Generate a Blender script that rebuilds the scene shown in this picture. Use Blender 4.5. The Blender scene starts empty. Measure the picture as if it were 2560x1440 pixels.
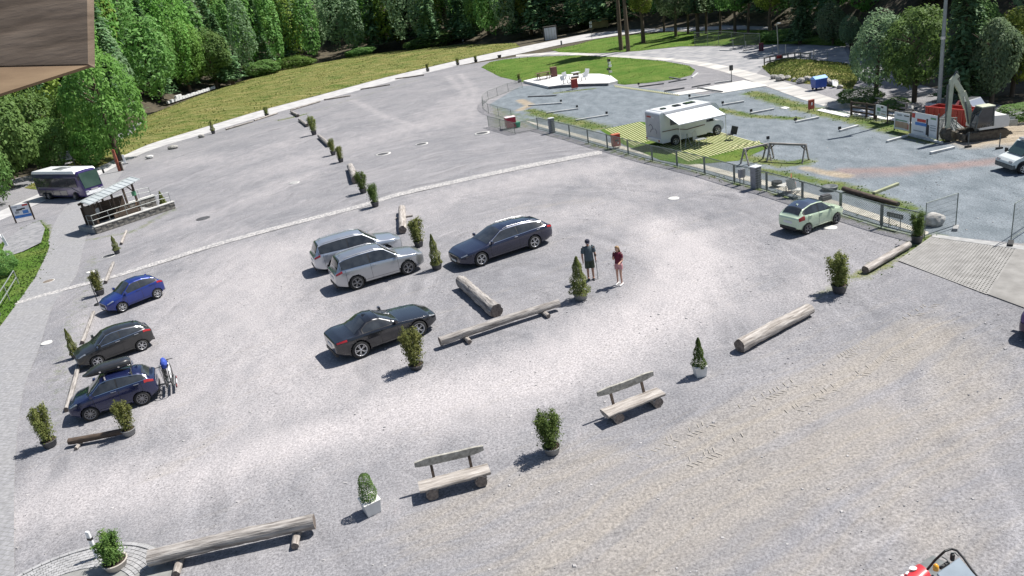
import bpy, bmesh, math, random
import numpy as np
from mathutils import Vector, Matrix, Euler
random.seed(7)
rng = np.random.default_rng(11)
R = math.radians
S = bpy.context.scene
COL = S.collection

# ------------------------------------------------------------------ camera, sky, sun, exposure
F, PITCH, ROLL, CH = 1880.0, 21.7, -8.8, 12.7      # focal length for a 2560 px wide picture, tilt, roll, mast height
cp, sp, cr, sr = math.cos(R(PITCH)), math.sin(R(PITCH)), math.cos(R(ROLL)), math.sin(R(ROLL))
FWD = Vector((0, cp, -sp)); RT0 = Vector((1, 0, 0)); UP0 = RT0.cross(FWD)
RGT = cr * RT0 + sr * UP0; UPV = -sr * RT0 + cr * UP0
cam_d = bpy.data.cameras.new('camera'); cam = bpy.data.objects.new('camera', cam_d); COL.objects.link(cam)
cam_d.sensor_width = 36; cam_d.lens = 36 * F / 2560; cam_d.clip_end = 4000; cam_d.clip_start = .05
M = Matrix.Identity(4)
for i in range(3):
    M[i][0], M[i][1], M[i][2] = RGT[i], UPV[i], -FWD[i]
M[2][3] = CH
cam.matrix_world = M
S.camera = cam

TO_SUN = Vector((0.94, 0.34, 0)).normalized()
SUN_EL = 57.0
w = bpy.data.worlds.new('World'); S.world = w; w.use_nodes = True
nt = w.node_tree; bg = nt.nodes['Background']
sky = nt.nodes.new('ShaderNodeTexSky'); sky.sky_type = 'NISHITA'; sky.sun_disc = False
sky.sun_elevation = R(SUN_EL); sky.sun_rotation = math.atan2(TO_SUN.x, TO_SUN.y)
nt.links.new(sky.outputs[0], bg.inputs[0]); bg.inputs[1].default_value = 0.07
sd = bpy.data.lights.new('sun', 'SUN'); so = bpy.data.objects.new('sun', sd); COL.objects.link(so)
sd.energy = 4.8; sd.angle = R(0.53); sd.color = (1, .965, .91)
sv = Vector((TO_SUN.x * math.cos(R(SUN_EL)), TO_SUN.y * math.cos(R(SUN_EL)), math.sin(R(SUN_EL))))
so.rotation_euler = sv.to_track_quat('Z', 'Y').to_euler(); so.location = (40, 20, 60)
S.view_settings.view_transform = 'Standard'; S.view_settings.look = 'None'
S.view_settings.exposure = 0.6; S.view_settings.gamma = 1; S.view_settings.use_curve_mapping = False
S.render.engine = 'CYCLES'
S.cycles.max_bounces = 5; S.cycles.diffuse_bounces = 2; S.cycles.glossy_bounces = 2
S.cycles.transmission_bounces = 3; S.cycles.transparent_max_bounces = 12

# ------------------------------------------------------------------ helpers
def ray(x, y):
    u, v = (x - 1280) / F, (y - 720) / F
    return FWD + RGT * u - UPV * v
def G(x, y, z=0.0):
    d = ray(x, y); t = (z - CH) / d.z
    return Vector((d.x * t, d.y * t, z))
def mpp(x, y):                       # metres per photo pixel for an upright thing standing at that spot
    g = G(x, y); return (g - Vector((0, 0, CH))).dot(FWD) / F
def PL(pts): return [G(x, y) for x, y in pts]

def tag(o, label=None, cat=None, group=None, kind=None):
    if label: o['label'] = label
    if cat: o['category'] = cat
    if group: o['group'] = group
    if kind: o['kind'] = kind
    return o
def empty(name, loc=(0, 0, 0), rz=0.0, parent=None):
    o = bpy.data.objects.new(name, None); COL.objects.link(o); o.empty_display_size = .2
    o.location = loc; o.rotation_euler = (0, 0, rz)
    if parent: o.parent = parent
    return o
def link(name, mesh, parent=None, loc=None, rot=None, scale=None):
    o = bpy.data.objects.new(name, mesh); COL.objects.link(o)
    if parent: o.parent = parent
    if loc is not None: o.location = loc
    if rot is not None: o.rotation_euler = rot
    if scale is not None: o.scale = scale if hasattr(scale, '__len__') else (scale,) * 3
    return o
def copy_tree(o, parent=None):
    c = o.copy(); COL.objects.link(c); c.parent = parent
    for ch in list(o.children): copy_tree(ch, c)
    return c

class MB:
    """collects shapes and links them as one mesh object"""
    def __init__(s): s.v, s.f, s.mi, s.sm = [], [], [], []
    def add(s, vs, fs, mi=0, smooth=False):
        b = len(s.v); s.v += [tuple(v) for v in vs]
        for f in fs: s.f.append([b + i for i in f]); s.mi.append(mi); s.sm.append(smooth)
        return s
    def box(s, c, size, rz=0, mi=0, rot=None, taper=1.0):
        c = Vector(c); hx, hy, hz = size[0] / 2, size[1] / 2, size[2] / 2
        m = rot if rot is not None else Matrix.Rotation(rz, 3, 'Z')
        vs = []
        for z, k in ((-hz, 1), (hz, taper)):
            for x, y in ((-hx, -hy), (hx, -hy), (hx, hy), (-hx, hy)): vs.append(c + m @ Vector((x * k, y * k, z)))
        return s.add(vs, [(3, 2, 1, 0), (4, 5, 6, 7), (0, 1, 5, 4), (1, 2, 6, 5), (2, 3, 7, 6), (3, 0, 4, 7)], mi)
    def bar(s, a, b, w, h, mi=0, up=(0, 0, 1)):
        a, b = Vector(a), Vector(b); d = (b - a); L = d.length; d.normalize(); up = Vector(up)
        if abs(d.dot(up)) > .97: up = Vector((0, 1, 0))
        x = d.cross(up).normalized(); z = x.cross(d)
        m = Matrix((x, d, z)).transposed()
        return s.box((a + b) / 2, (w, L, h), mi=mi, rot=m)
    def tube(s, a, b, r0, r1=None, n=10, mi=0, smooth=True, caps=True):
        a, b = Vector(a), Vector(b); r1 = r0 if r1 is None else r1
        d = (b - a).normalized(); up = Vector((0, 0, 1)) if abs(d.z) < .95 else Vector((1, 0, 0))
        x = d.cross(up).normalized(); y = d.cross(x)
        vs = []
        for p, r in ((a, r0), (b, r1)):
            for i in range(n):
                t = 2 * math.pi * i / n; vs.append(p + (x * math.cos(t) + y * math.sin(t)) * r)
        s.add(vs, [(i, (i + 1) % n, n + (i + 1) % n, n + i) for i in range(n)], mi, smooth)
        if caps: s.add(vs[:n], [list(range(n))[::-1]], mi); s.add(vs[n:], [list(range(n))], mi)
        return s
    def path(s, pts, r, n=8, mi=0, closed=False):
        pts = [Vector(p) for p in pts]
        for i in range(len(pts) - (0 if closed else 1)): s.tube(pts[i], pts[(i + 1) % len(pts)], r, n=n, mi=mi)
        return s
    def lathe(s, prof, n=20, mi=0, axis='Z', c=(0, 0, 0), smooth=True, capmi=None):
        c = Vector(c); vs = []
        for r, z in prof:
            for i in range(n):
                t = 2 * math.pi * i / n
                p = Vector((r * math.cos(t), r * math.sin(t), z))
                if axis == 'Y': p = Vector((p.x, p.z, p.y))
                if axis == 'X': p = Vector((p.z, p.x, p.y))
                vs.append(c + p)
        fs = []
        for k in range(len(prof) - 1):
            for i in range(n):
                q = [k * n + i, k * n + (i + 1) % n, (k + 1) * n + (i + 1) % n, (k + 1) * n + i]
                fs.append(q if axis != 'Y' else q[::-1])
        s.add(vs, fs, mi, smooth)
        return s
    def rings(s, rings, mi=0, smooth=True, closed=True, caps=True):
        n = len(rings[0]); vs = [p for r in rings for p in r]; fs = []
        for k in range(len(rings) - 1):
            for i in range(n if closed else n - 1):
                fs.append([k * n + i, k * n + (i + 1) % n, (k + 1) * n + (i + 1) % n, (k + 1) * n + i])
        s.add(vs, fs, mi, smooth)
        if caps and closed: s.add(rings[0], [list(range(n))[::-1]], mi); s.add(rings[-1], [list(range(n))], mi)
        return s
    def prism(s, poly, z0, z1, mi=0):
        n = len(poly); vs = [(p[0], p[1], z0) for p in poly] + [(p[0], p[1], z1) for p in poly]
        s.add(vs, [list(range(n))[::-1], list(range(n, 2 * n))] + [(i, (i + 1) % n, n + (i + 1) % n, n + i) for i in range(n)], mi)
        return s
    def side(s, poly, y0, y1, mi=0, smooth=False):        # extrude an x-z outline along y
        n = len(poly); vs = [(p[0], y0, p[1]) for p in poly] + [(p[0], y1, p[1]) for p in poly]
        s.add(vs, [list(range(n)), list(range(n, 2 * n))[::-1]], mi)
        s.add(vs, [((i + 1) % n, i, n + i, n + (i + 1) % n) for i in range(n)], mi, smooth); return s
    def mesh(s, name, mats):
        me = bpy.data.meshes.new(name); me.from_pydata(s.v, [], s.f)
        for m in (mats if isinstance(mats, (list, tuple)) else [mats]): me.materials.append(m)
        me.polygons.foreach_set('material_index', s.mi); me.polygons.foreach_set('use_smooth', s.sm)
        me.update(); return me
    def build(s, name, mats, parent=None, loc=None, rot=None, bevel=0, fix=True):
        me = s.mesh(name, mats)
        if fix:
            bm = bmesh.new(); bm.from_mesh(me); bmesh.ops.recalc_face_normals(bm, faces=bm.faces); bm.to_mesh(me); bm.free()
        o = link(name, me, parent, loc, rot)
        if bevel:
            b = o.modifiers.new('bevel', 'BEVEL'); b.width = bevel; b.segments = 2; b.limit_method = 'ANGLE'
        return o

def np_mesh(name, verts, nper, mats):
    """mesh of loose polygons with nper corners each"""
    verts = np.asarray(verts, np.float32).reshape(-1, 3); n = len(verts) // nper
    me = bpy.data.meshes.new(name); me.vertices.add(len(verts)); me.vertices.foreach_set('co', verts.ravel())
    me.loops.add(len(verts)); me.loops.foreach_set('vertex_index', np.arange(len(verts), dtype=np.int32))
    me.polygons.add(n); me.polygons.foreach_set('loop_start', np.arange(n, dtype=np.int32) * nper)
    me.polygons.foreach_set('loop_total', np.full(n, nper, np.int32))
    for m in (mats if isinstance(mats, (list, tuple)) else [mats]): me.materials.append(m)
    me.update(calc_edges=True); return me

# ------------------------------------------------------------------ materials
def newmat(name):
    m = bpy.data.materials.new(name); m.use_nodes = True; n = m.node_tree
    return m, n, n.nodes['Principled BSDF']
def N(n, t, **kw):
    x = n.nodes.new(t)
    for k, v in kw.items(): setattr(x, k, v)
    return x
def noise(n, scale, detail=4, rough=.55, vec=None, dist=0):
    x = N(n, 'ShaderNodeTexNoise'); x.inputs['Scale'].default_value = scale; x.inputs['Detail'].default_value = detail
    x.inputs['Roughness'].default_value = rough; x.inputs['Distortion'].default_value = dist
    if vec is not None: n.links.new(vec, x.inputs['Vector'])
    return x.outputs['Fac']
def ramp(n, fac, a, b, c0=(0, 0, 0, 1), c1=(1, 1, 1, 1)):
    x = N(n, 'ShaderNodeValToRGB'); e = x.color_ramp.elements
    e[0].position, e[0].color, e[1].position, e[1].color = a, c0, b, c1
    n.links.new(fac, x.inputs[0]); return x.outputs[0]
def mix(n, fac, a, b, mode='MIX'):
    x = N(n, 'ShaderNodeMix', data_type='RGBA', blend_type=mode)
    for s, val in ((0, fac), (6, a), (7, b)):
        if hasattr(val, 'is_output') or isinstance(val, bpy.types.NodeSocket): n.links.new(val, x.inputs[s])
        elif s == 0: x.inputs[0].default_value = val
        else: x.inputs[s].default_value = (*val[:3], 1)
    return x.outputs[2]
def math_(n, op, a, b=None, clamp=False):
    x = N(n, 'ShaderNodeMath', operation=op, use_clamp=clamp)
    for i, val in enumerate((a, b)):
        if val is None: continue
        if isinstance(val, bpy.types.NodeSocket): n.links.new(val, x.inputs[i])
        else: x.inputs[i].default_value = val
    return x.outputs[0]
def bump(n, bs, h, strength, dist):
    b = N(n, 'ShaderNodeBump'); b.inputs['Strength'].default_value = strength; b.inputs['Distance'].default_value = dist
    n.links.new(h, b.inputs['Height']); n.links.new(b.outputs[0], bs.inputs['Normal'])
def coords(n, kind='Object', scale=None, rot=None):
    t = N(n, 'ShaderNodeTexCoord'); o = t.outputs[kind]
    if scale or rot:
        m = N(n, 'ShaderNodeMapping')
        if scale: m.inputs['Scale'].default_value = scale
        if rot: m.inputs['Rotation'].default_value = rot
        n.links.new(o, m.inputs[0]); o = m.outputs[0]
    return o
MATS = {}
def pm(name, c1, c2=None, scale=6, rough=.6, metal=0, bmp=0, bdist=.02, stretch=None, coat=0, spec=.5, lo=.35, hi=.65, detail=4):
    """procedural material: two colours mixed by noise, optional bump"""
    if name in MATS: return MATS[name]
    m, n, b = newmat(name); MATS[name] = m
    b.inputs['Roughness'].default_value = rough; b.inputs['Metallic'].default_value = metal
    b.inputs['Coat Weight'].default_value = coat; b.inputs['Specular IOR Level'].default_value = spec
    if coat: b.inputs['Coat Roughness'].default_value = .04
    c2 = c2 or tuple(min(1, x * 1.18 + .004) for x in c1)
    f = noise(n, scale, detail, vec=coords(n, 'Object', stretch))
    n.links.new(ramp(n, f, lo, hi, (*c1, 1), (*c2, 1)), b.inputs['Base Color'])
    if bmp: bump(n, b, f, bmp, bdist)
    return m
def paint(name, c, metal=.35, rough=.32):
    return pm(name, c, tuple(x * 1.08 for x in c), 40, rough, metal, coat=1.0)
BLACK = pm('black plastic', (.012, .012, .013), (.02, .02, .021), 20, .55)
TYRE = pm('tyre rubber', (.016, .016, .017), (.03, .029, .028), 9, .85)
GLASS = pm('dark car glass', (.02, .023, .027), (.045, .05, .055), 2.5, .06, coat=.6)
CHROME = pm('chrome trim', (.75, .75, .76), (.82, .82, .83), 5, .18, 1)
ALLOY = pm('silver alloy', (.55, .55, .56), (.62, .62, .63), 9, .35, .7)
ALLOYD = pm('grey alloy', (.25, .25, .26), (.32, .32, .33), 9, .35, .7)
LAMPW = pm('headlamp glass', (.28, .29, .31), (.5, .51, .53), 14, .12, .3, coat=1)
LAMPR = pm('red lamp glass', (.33, .01, .012), (.45, .02, .02), 14, .2, coat=1)
PLATE = pm('number plate', (.72, .73, .74), (.62, .63, .64), 30, .4)
GALV = pm('galvanised steel', (.3, .32, .31), (.4, .42, .41), 7, .5, .55)
STEEL_D = pm('dark grey steel', (.09, .1, .1), (.14, .15, .15), 8, .5, .3)
WHITEP = pm('white paint', (.74, .75, .76), (.82, .82, .82), 3, .35, coat=.4)
REDP = pm('red painted metal', (.36, .035, .03), (.45, .05, .04), 5, .45)
WOOD_G = pm('weathered grey wood', (.11, .095, .085), (.46, .43, .4), 2.6, .85, bmp=1.0, bdist=.05, stretch=(.5, 5, 5), lo=.3, hi=.7, detail=7)
WOOD_L = pm('pale barkless wood', (.15, .125, .105), (.55, .51, .47), 2.2, .85, bmp=1.0, bdist=.05, stretch=(.6, 6, 6), lo=.3, hi=.72, detail=7)
WOOD_E = pm('log end grain', (.1, .08, .07), (.24, .2, .17), 9, .9, bmp=.3)
WOOD_D = pm('dark brown timber', (.045, .032, .024), (.1, .07, .05), 4, .8, stretch=(1, 6, 6), bmp=.3)
WOOD_B = pm('brown stained timber', (.1, .06, .035), (.19, .12, .07), 3, .75, stretch=(1, 7, 7), bmp=.25)
CONC = pm('pale concrete', (.5, .49, .46), (.62, .61, .58), 2.5, .85, bmp=.2, detail=8)
CONC_D = pm('grey concrete', (.27, .27, .265), (.38, .375, .365), 3, .85, bmp=.3, detail=8)
STONE = pm('rough stone', (.2, .19, .175), (.46, .44, .41), 5, .9, bmp=.8, bdist=.05, detail=8)
def leafmat(name, c1, c2, trans=.28, scale=.5):
    m, n, b = newmat(name); MATS[name] = m
    oi = N(n, 'ShaderNodeObjectInfo'); co = coords(n)
    f = noise(n, scale, 5, .65, co)
    c = ramp(n, f, .3, .7, (*c1, 1), (*c2, 1))
    hs = N(n, 'ShaderNodeHueSaturation'); n.links.new(c, hs.inputs['Color'])
    n.links.new(math_(n, 'ADD', math_(n, 'MULTIPLY', oi.outputs['Random'], .5), .75), hs.inputs['Value'])
    n.links.new(math_(n, 'ADD', math_(n, 'MULTIPLY', oi.outputs['Random'], .03), .485), hs.inputs['Hue'])
    n.links.new(hs.outputs[0], b.inputs['Base Color']); b.inputs['Roughness'].default_value = .65; b.inputs['Specular IOR Level'].default_value = .25
    t = N(n, 'ShaderNodeBsdfTranslucent'); n.links.new(hs.outputs[0], t.inputs[0])
    ms = N(n, 'ShaderNodeMixShader'); ms.inputs[0].default_value = trans
    n.links.new(b.outputs[0], ms.inputs[1]); n.links.new(t.outputs[0], ms.inputs[2]); n.links.new(ms.outputs[0], n.nodes['Material Output'].inputs[0])
    return m
# ------------------------------------------------------------------ ground
def pip(px, py, poly):
    inside = np.zeros(px.shape, bool); n = len(poly)
    for i in range(n):
        x1, y1 = poly[i][:2]; x2, y2 = poly[(i + 1) % n][:2]
        c = ((y1 > py) != (y2 > py)) & (px < (x2 - x1) * (py - y1) / (y2 - y1 + 1e-12) + x1); inside ^= c
    return inside
def dline(px, py, pts):
    d = np.full(px.shape, 1e9)
    for a, b in zip(pts[:-1], pts[1:]):
        ax, ay, bx, by = a[0], a[1], b[0], b[1]; vx, vy = bx - ax, by - ay
        t = np.clip(((px - ax) * vx + (py - ay) * vy) / (vx * vx + vy * vy + 1e-9), 0, 1)
        d = np.minimum(d, np.hypot(px - ax - t * vx, py - ay - t * vy))
    return d
def soft(px, py, poly, wdt):
    poly = [tuple(p[:2]) for p in poly]
    d = dline(px, py, poly + poly[:1]); s = np.where(pip(px, py, poly), 1, -1) * d
    return np.clip(s / wdt * .5 + .5, 0, 1)

# wooded hillside behind everything, one sheet out to the horizon
EDGE = PL([(-60, 470), (80, 440), (220, 385), (360, 300), (480, 245), (640, 200), (830, 156), (1040, 125), (1290, 108), (1500, 78), (1800, 62), (2040, 84), (2140, 120), (2250, 210), (2560, 290), (2800, 330)])
eaz = np.array([math.atan2(p.x, p.y) for p in EDGE]); er = np.array([math.hypot(p.x, p.y) for p in EDGE])
def hill(x, y):
    az = np.arctan2(x, y); r = np.hypot(x, y); re = np.interp(az, eaz, er)
    k = np.clip(r - re - 14, 0, None)
    return np.where(y > 0, 70 * (1 - np.exp(-k / 240)) + 1.2 * np.sin(x * .05) * np.clip(k / 40, 0, 1), 0)
nr, na = 70, 140
rr = np.concatenate([[0.01], np.geomspace(8, 2500, nr - 1)]); aa = np.linspace(-math.pi, math.pi, na, endpoint=False)
X = rr[:, None] * np.sin(aa)[None]; Y = rr[:, None] * np.cos(aa)[None]; Z = hill(X, Y) - .05
vs = np.stack([X, Y, Z], -1).reshape(-1, 3)
fs = [(i * na + j, (i + 1) * na + j, (i + 1) * na + (j + 1) % na, i * na + (j + 1) % na) for i in range(nr - 1) for j in range(na)]
FLOOR = pm('forest floor', (.035, .028, .018), (.09, .075, .045), .8, .95, bmp=.5, bdist=.2, detail=8)
me = bpy.data.meshes.new('hillside'); me.from_pydata(vs.tolist(), [], fs); me.materials.append(FLOOR); me.update()
for p in me.polygons: p.use_smooth = True
tag(link('hillside', me), kind='structure')

# gravel car park: fine grid carrying masks of dust, clay, grass ...
FENCE_LINE = [(1345, 324), (1425, 344), (1471, 358), (1519, 372), (1571, 386), (1631, 403), (1693, 417), (1762, 435), (1836, 457), (1917, 478), (2006, 505), (2101, 536), (2203, 568), (2307, 594)]
gx = np.arange(-76, 76, .34); gy = np.arange(4, 150, .34)
GX, GY = np.meshgrid(gx, gy)
WK = 1.0
def lines(defs):
    a = np.zeros(GX.shape)
    for amp, wdt, pts in defs:
        a = np.maximum(a, amp * np.exp(-(dline(GX, GY, PL(pts)) / (wdt * WK)) ** 2))
    return a
WK = 1.5
dust = lines([
    (1.0, 1.5, [(1700, 600), (1755, 670), (1700, 760), (1560, 850), (1380, 930), (1180, 985), (1000, 1020)]),
    (.9, 1.1, [(1640, 560), (1690, 660), (1650, 740), (1540, 800), (1400, 880), (1200, 950), (900, 1060), (640, 1130)]),
    (.75, 1.3, [(1000, 1030), (800, 1090), (600, 1150), (420, 1190), (230, 1230), (80, 1270)]),
    (.6, .5, [(640, 1000), (560, 1090), (430, 1170), (300, 1210)]), (.5, .4, [(600, 1000), (520, 1090), (400, 1160)]),
    (.7, 2.2, [(760, 980), (700, 880), (640, 780), (640, 690), (720, 620)]),
    (.55, 2.6, [(560, 960), (520, 850), (560, 720), (620, 640)]),
    (.5, 2.0, [(1000, 540), (1150, 480), (1350, 440), (1500, 420)]),
    (.45, 1.6, [(1280, 560), (1500, 520), (1650, 560)]), (.4, 1.2, [(1500, 440), (1620, 470), (1750, 455)]),
    (.35, 3.0, [(700, 420), (900, 350), (1100, 300), (1180, 240)]), (.3, 2, [(450, 400), (600, 400), (780, 330)]),
    (.4, .5, [(1120, 190), (1160, 230), (1170, 290)]), (.4, .5, [(1150, 185), (1185, 225), (1180, 300)]),
    (.4, .5, [(880, 250), (960, 290), (1060, 320)]),
    (.4, 1.4, [(450, 560), (620, 500), (760, 440)]), (.3, 1.4, [(380, 640), (560, 590)]),
    (.35, .8, [(2060, 700), (2000, 740), (1900, 760)]),
    (.6, 1.0, [(420, 1010), (520, 960), (600, 900)]), (.45, .8, [(220, 790), (250, 850), (240, 900)]),
])
WK = 1.25
clay = lines([
    (.9, 1.0, [(2330, 830), (2150, 930), (1950, 1030), (1750, 1120)]), (.8, 1.2, [(1850, 1150), (1650, 1230), (1450, 1330), (1350, 1440)]),
    (.8, 1.3, [(2200, 1060), (1950, 1190), (1700, 1310), (1550, 1440)]), (.7, 1.2, [(2380, 880), (2420, 1000), (2300, 1150)]),
    (.6, 1.0, [(2240, 1150), (2250, 1290), (2350, 1340)]), (.7, .8, [(1500, 1150), (1350, 1200), (1200, 1260), (1080, 1330)]),
    (.35, .35, [(560, 1080), (460, 1150), (380, 1190)]), (.3, .5, [(1300, 520), (1480, 500)]),
    (.5, .9, [(2100, 1400), (1980, 1440)]), (.45, 1.4, [(2100, 940), (1900, 1090), (1700, 1200)]),
])
camp = soft(GX, GY, PL([(1300, 215), (1520, 210), (1760, 236), (1900, 215), (2200, 285), (2330, 300), (2900, 430), (2900, 640), (2330, 588)] + FENCE_LINE[::-1] + [(1222, 262)]), .4)
WK = 1.0
red = lines([(1.0, .8, [(2110, 428), (2250, 424), (2400, 412), (2500, 400)]), (.6, 1.2, [(2150, 436), (2300, 425)])])
dirt = soft(GX, GY, PL([(2345, 345), (2400, 300), (2600, 300), (2700, 400), (2560, 372), (2470, 362), (2420, 372)]), 1.5)
dirt = np.maximum(dirt, lines([(.8, .6, [(2060, 430), (2120, 440), (2010, 420)]), (.9, .8, [(1300, 250), (1325, 262), (1300, 275)])]))
green = lines([
    (.95, .9, [(1325, 275), (1400, 296), (1480, 316)]), (.9, 1.4, [(1340, 282), (1440, 305), (1500, 320)]), (.8, .7, [(1390, 232), (1480, 222)]),
    (1.0, 1.2, [(1880, 232), (2000, 268), (2130, 297), (2260, 330), (2340, 350)]), (.9, .8, [(1770, 268), (1880, 290), (1990, 296)]),
    (.95, .9, [(1790, 380), (1870, 394), (1960, 412), (2010, 405)]), (.9, .7, [(1900, 425), (1990, 440), (2080, 462), (2120, 470)]),
    (.95, .7, [(2085, 458), (2180, 490), (2270, 520)]), (.8, .5, [(2220, 498), (2300, 535)]), (.7, .35, FENCE_LINE[2:]),
    (.5, .25, [(1345, 330), (1425, 350), (1519, 378), (1631, 408)]), (.85, .7, [(700, 300), (745, 290), (760, 286)]), (.4, 1.0, [(560, 325), (760, 285), (940, 230), (1060, 195)]),
    (.5, .6, [(215, 600), (330, 580), (440, 520)]), (.35, 1.0, [(240, 640), (200, 760), (160, 900), (110, 1060)]),
    (.8, .5, [(2150, 690), (2330, 590), (2360, 600)]), (.5, .5, [(2060, 735), (2130, 690)]), (.9, 2.0, [(2230, 290), (2330, 330)]),
    (.9, .5, [(112, 565), (122, 620), (85, 690), (30, 760)]), (1, .8, [(100, 650), (40, 740), (-20, 800)]), (.7, .4, [(60, 570), (100, 552), (118, 575)]),
])
green = np.maximum(green, soft(GX, GY, PL([(1230, 318), (1345, 324), (1346, 300), (1300, 280), (1260, 268), (1222, 255)]), .5) * .5)
me = bpy.data.meshes.new('gravel_car_park')
nxx, nyy = len(gx), len(gy)
gz = .012 * np.sin(GX * .9 + .7 * np.sin(GY * .6)) * np.sin(GY * .8)
gz = gz - .012
me.vertices.add(GX.size); me.vertices.foreach_set('co', np.stack([GX, GY, gz], -1).astype(np.float32).ravel())
ii = (np.arange(nyy - 1)[:, None] * nxx + np.arange(nxx - 1)[None])
mid_r = np.hypot(GX, GY)[:-1, :-1]; mid_e = np.interp(np.arctan2(GX, GY)[:-1, :-1], eaz, er)
keep = (mid_r < mid_e + 1)
ii = ii[keep]
q = np.stack([ii, ii + 1, ii + nxx + 1, ii + nxx], -1).astype(np.int32)
me.loops.add(q.size); me.loops.foreach_set('vertex_index', q.ravel())
me.polygons.add(len(q)); me.polygons.foreach_set('loop_start', np.arange(len(q), dtype=np.int32) * 4); me.polygons.foreach_set('loop_total', np.full(len(q), 4, np.int32))
me.polygons.foreach_set('use_smooth', np.ones(len(q), bool))
for nm, arr in (('dust', dust), ('clay', clay), ('camp', camp), ('red', red), ('dirt', dirt), ('green', green)):
    at = me.attributes.new(nm, 'FLOAT', 'POINT'); at.data.foreach_set('value', arr.astype(np.float32).ravel())
me.update(calc_edges=True)
m, n, b = newmat('gravel'); MATS['gravel'] = m
def attr(n, nm):
    a = N(n, 'ShaderNodeAttribute'); a.attribute_name = nm; return a.outputs['Fac']
co = coords(n)
st1 = coords(n, 'Object', (.7, 1.4, 1), (0, 0, R(-24)))
st2 = coords(n, 'Object', (1.5, .7, 1), (0, 0, R(35)))
fine = noise(n, 13, 4, .75, co); fine2 = noise(n, 38, 3, .7, co); big = noise(n, .16, 5, .6, co, .4); midn = noise(n, 1.1, 6, .65, st1); midn2 = noise(n, .7, 6, .65, st2)
pat = noise(n, .45, 5, .62, co, .6)
base = ramp(n, midn, .3, .72, (.175, .175, .187, 1), (.236, .234, .245, 1))
base = mix(n, ramp(n, big, .36, .68), base, mix(n, .45, base, (.33, .315, .32)))
pc = G(1330, 745); mp = N(n, 'ShaderNodeMapping'); mp.inputs['Location'].default_value = (-pc.x, -pc.y * .62, 0); mp.inputs['Scale'].default_value = (1, .62, 0); n.links.new(co, mp.inputs[0])
vl = N(n, 'ShaderNodeVectorMath', operation='LENGTH'); n.links.new(mp.outputs[0], vl.inputs[0])
def bands(dist, sc, jit):
    w1 = N(n, 'ShaderNodeTexNoise', noise_dimensions='1D'); w1.inputs['Scale'].default_value = sc; w1.inputs['Detail'].default_value = 3
    n.links.new(math_(n, 'ADD', dist, math_(n, 'MULTIPLY', noise(n, .12, 3, .5, co), jit)), w1.inputs['W']); return w1.outputs['Fac']
rings_ = bands(vl.outputs['Value'], 1.7, 5.0)
dvec = (G(2330, 760) - G(1560, 1150)).normalized(); sx_ = N(n, 'ShaderNodeVectorMath', operation='DOT_PRODUCT'); n.links.new(co, sx_.inputs[0]); sx_.inputs[1].default_value = (-dvec.y, dvec.x, 0)
lines_ = bands(sx_.outputs['Value'], 2.4, 3.0)
trk = ramp(n, pat, .42, .62)
base = mix(n, math_(n, 'MULTIPLY', trk, .8), base, mix(n, 1, base, ramp(n, rings_, .3, .7, (.8, .8, .8, 1), (1.25, 1.24, 1.23, 1)), 'MULTIPLY'))
def mask(a, lo, hi, nz, amt):
    k = math_(n, 'ADD', attr(n, a), math_(n, 'MULTIPLY', math_(n, 'SUBTRACT', nz, .5), amt))
    return ramp(n, k, lo, hi)
base = mix(n, ramp(n, math_(n, 'ADD', attr(n, 'dust'), math_(n, 'MULTIPLY', math_(n, 'SUBTRACT', midn2, .5), 1.1)), .05, 1.6), base, (.41, .385, .385))
base = mix(n, math_(n, 'MULTIPLY', mask('clay', .1, 1.1, math_(n, 'ADD', math_(n, 'MULTIPLY', lines_, .6), math_(n, 'MULTIPLY', midn, .4)), 1.5), .75), base, (.31, .278, .238))
cg = ramp(n, midn2, .3, .75, (.125, .148, .165, 1), (.235, .262, .285, 1))
base = mix(n, mask('camp', .4, .6, pat, .3), base, cg)
base = mix(n, math_(n, 'MULTIPLY', mask('red', .2, .9, midn2, 1.2), .6), base, (.27, .175, .15))
base = mix(n, mask('dirt', .35, .75, pat, .7), base, ramp(n, midn, .3, .7, (.22, .18, .13, 1), (.42, .36, .28, 1)))
gcol = ramp(n, pat, .35, .68, (.065, .11, .026, 1), (.18, .185, .075, 1))
base = mix(n, mask('green', .34, .8, noise(n, 1.6, 6, .75, co), 1.6), base, gcol)
sp = ramp(n, math_(n, 'ADD', math_(n, 'MULTIPLY', fine, .6), math_(n, 'MULTIPLY', fine2, .4)), .34, .66, (.42, .42, .43, 1), (1.5, 1.5, 1.49, 1))
base = mix(n, 1.0, base, sp, 'MULTIPLY')
n.links.new(base, b.inputs['Base Color']); b.inputs['Roughness'].default_value = .95; b.inputs['Specular IOR Level'].default_value = .15
bump(n, b, math_(n, 'ADD', fine, math_(n, 'MULTIPLY', midn, .8)), .55, .03)
me.materials.append(m)
LOT = tag(link('gravel_car_park', me), kind='structure')

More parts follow.
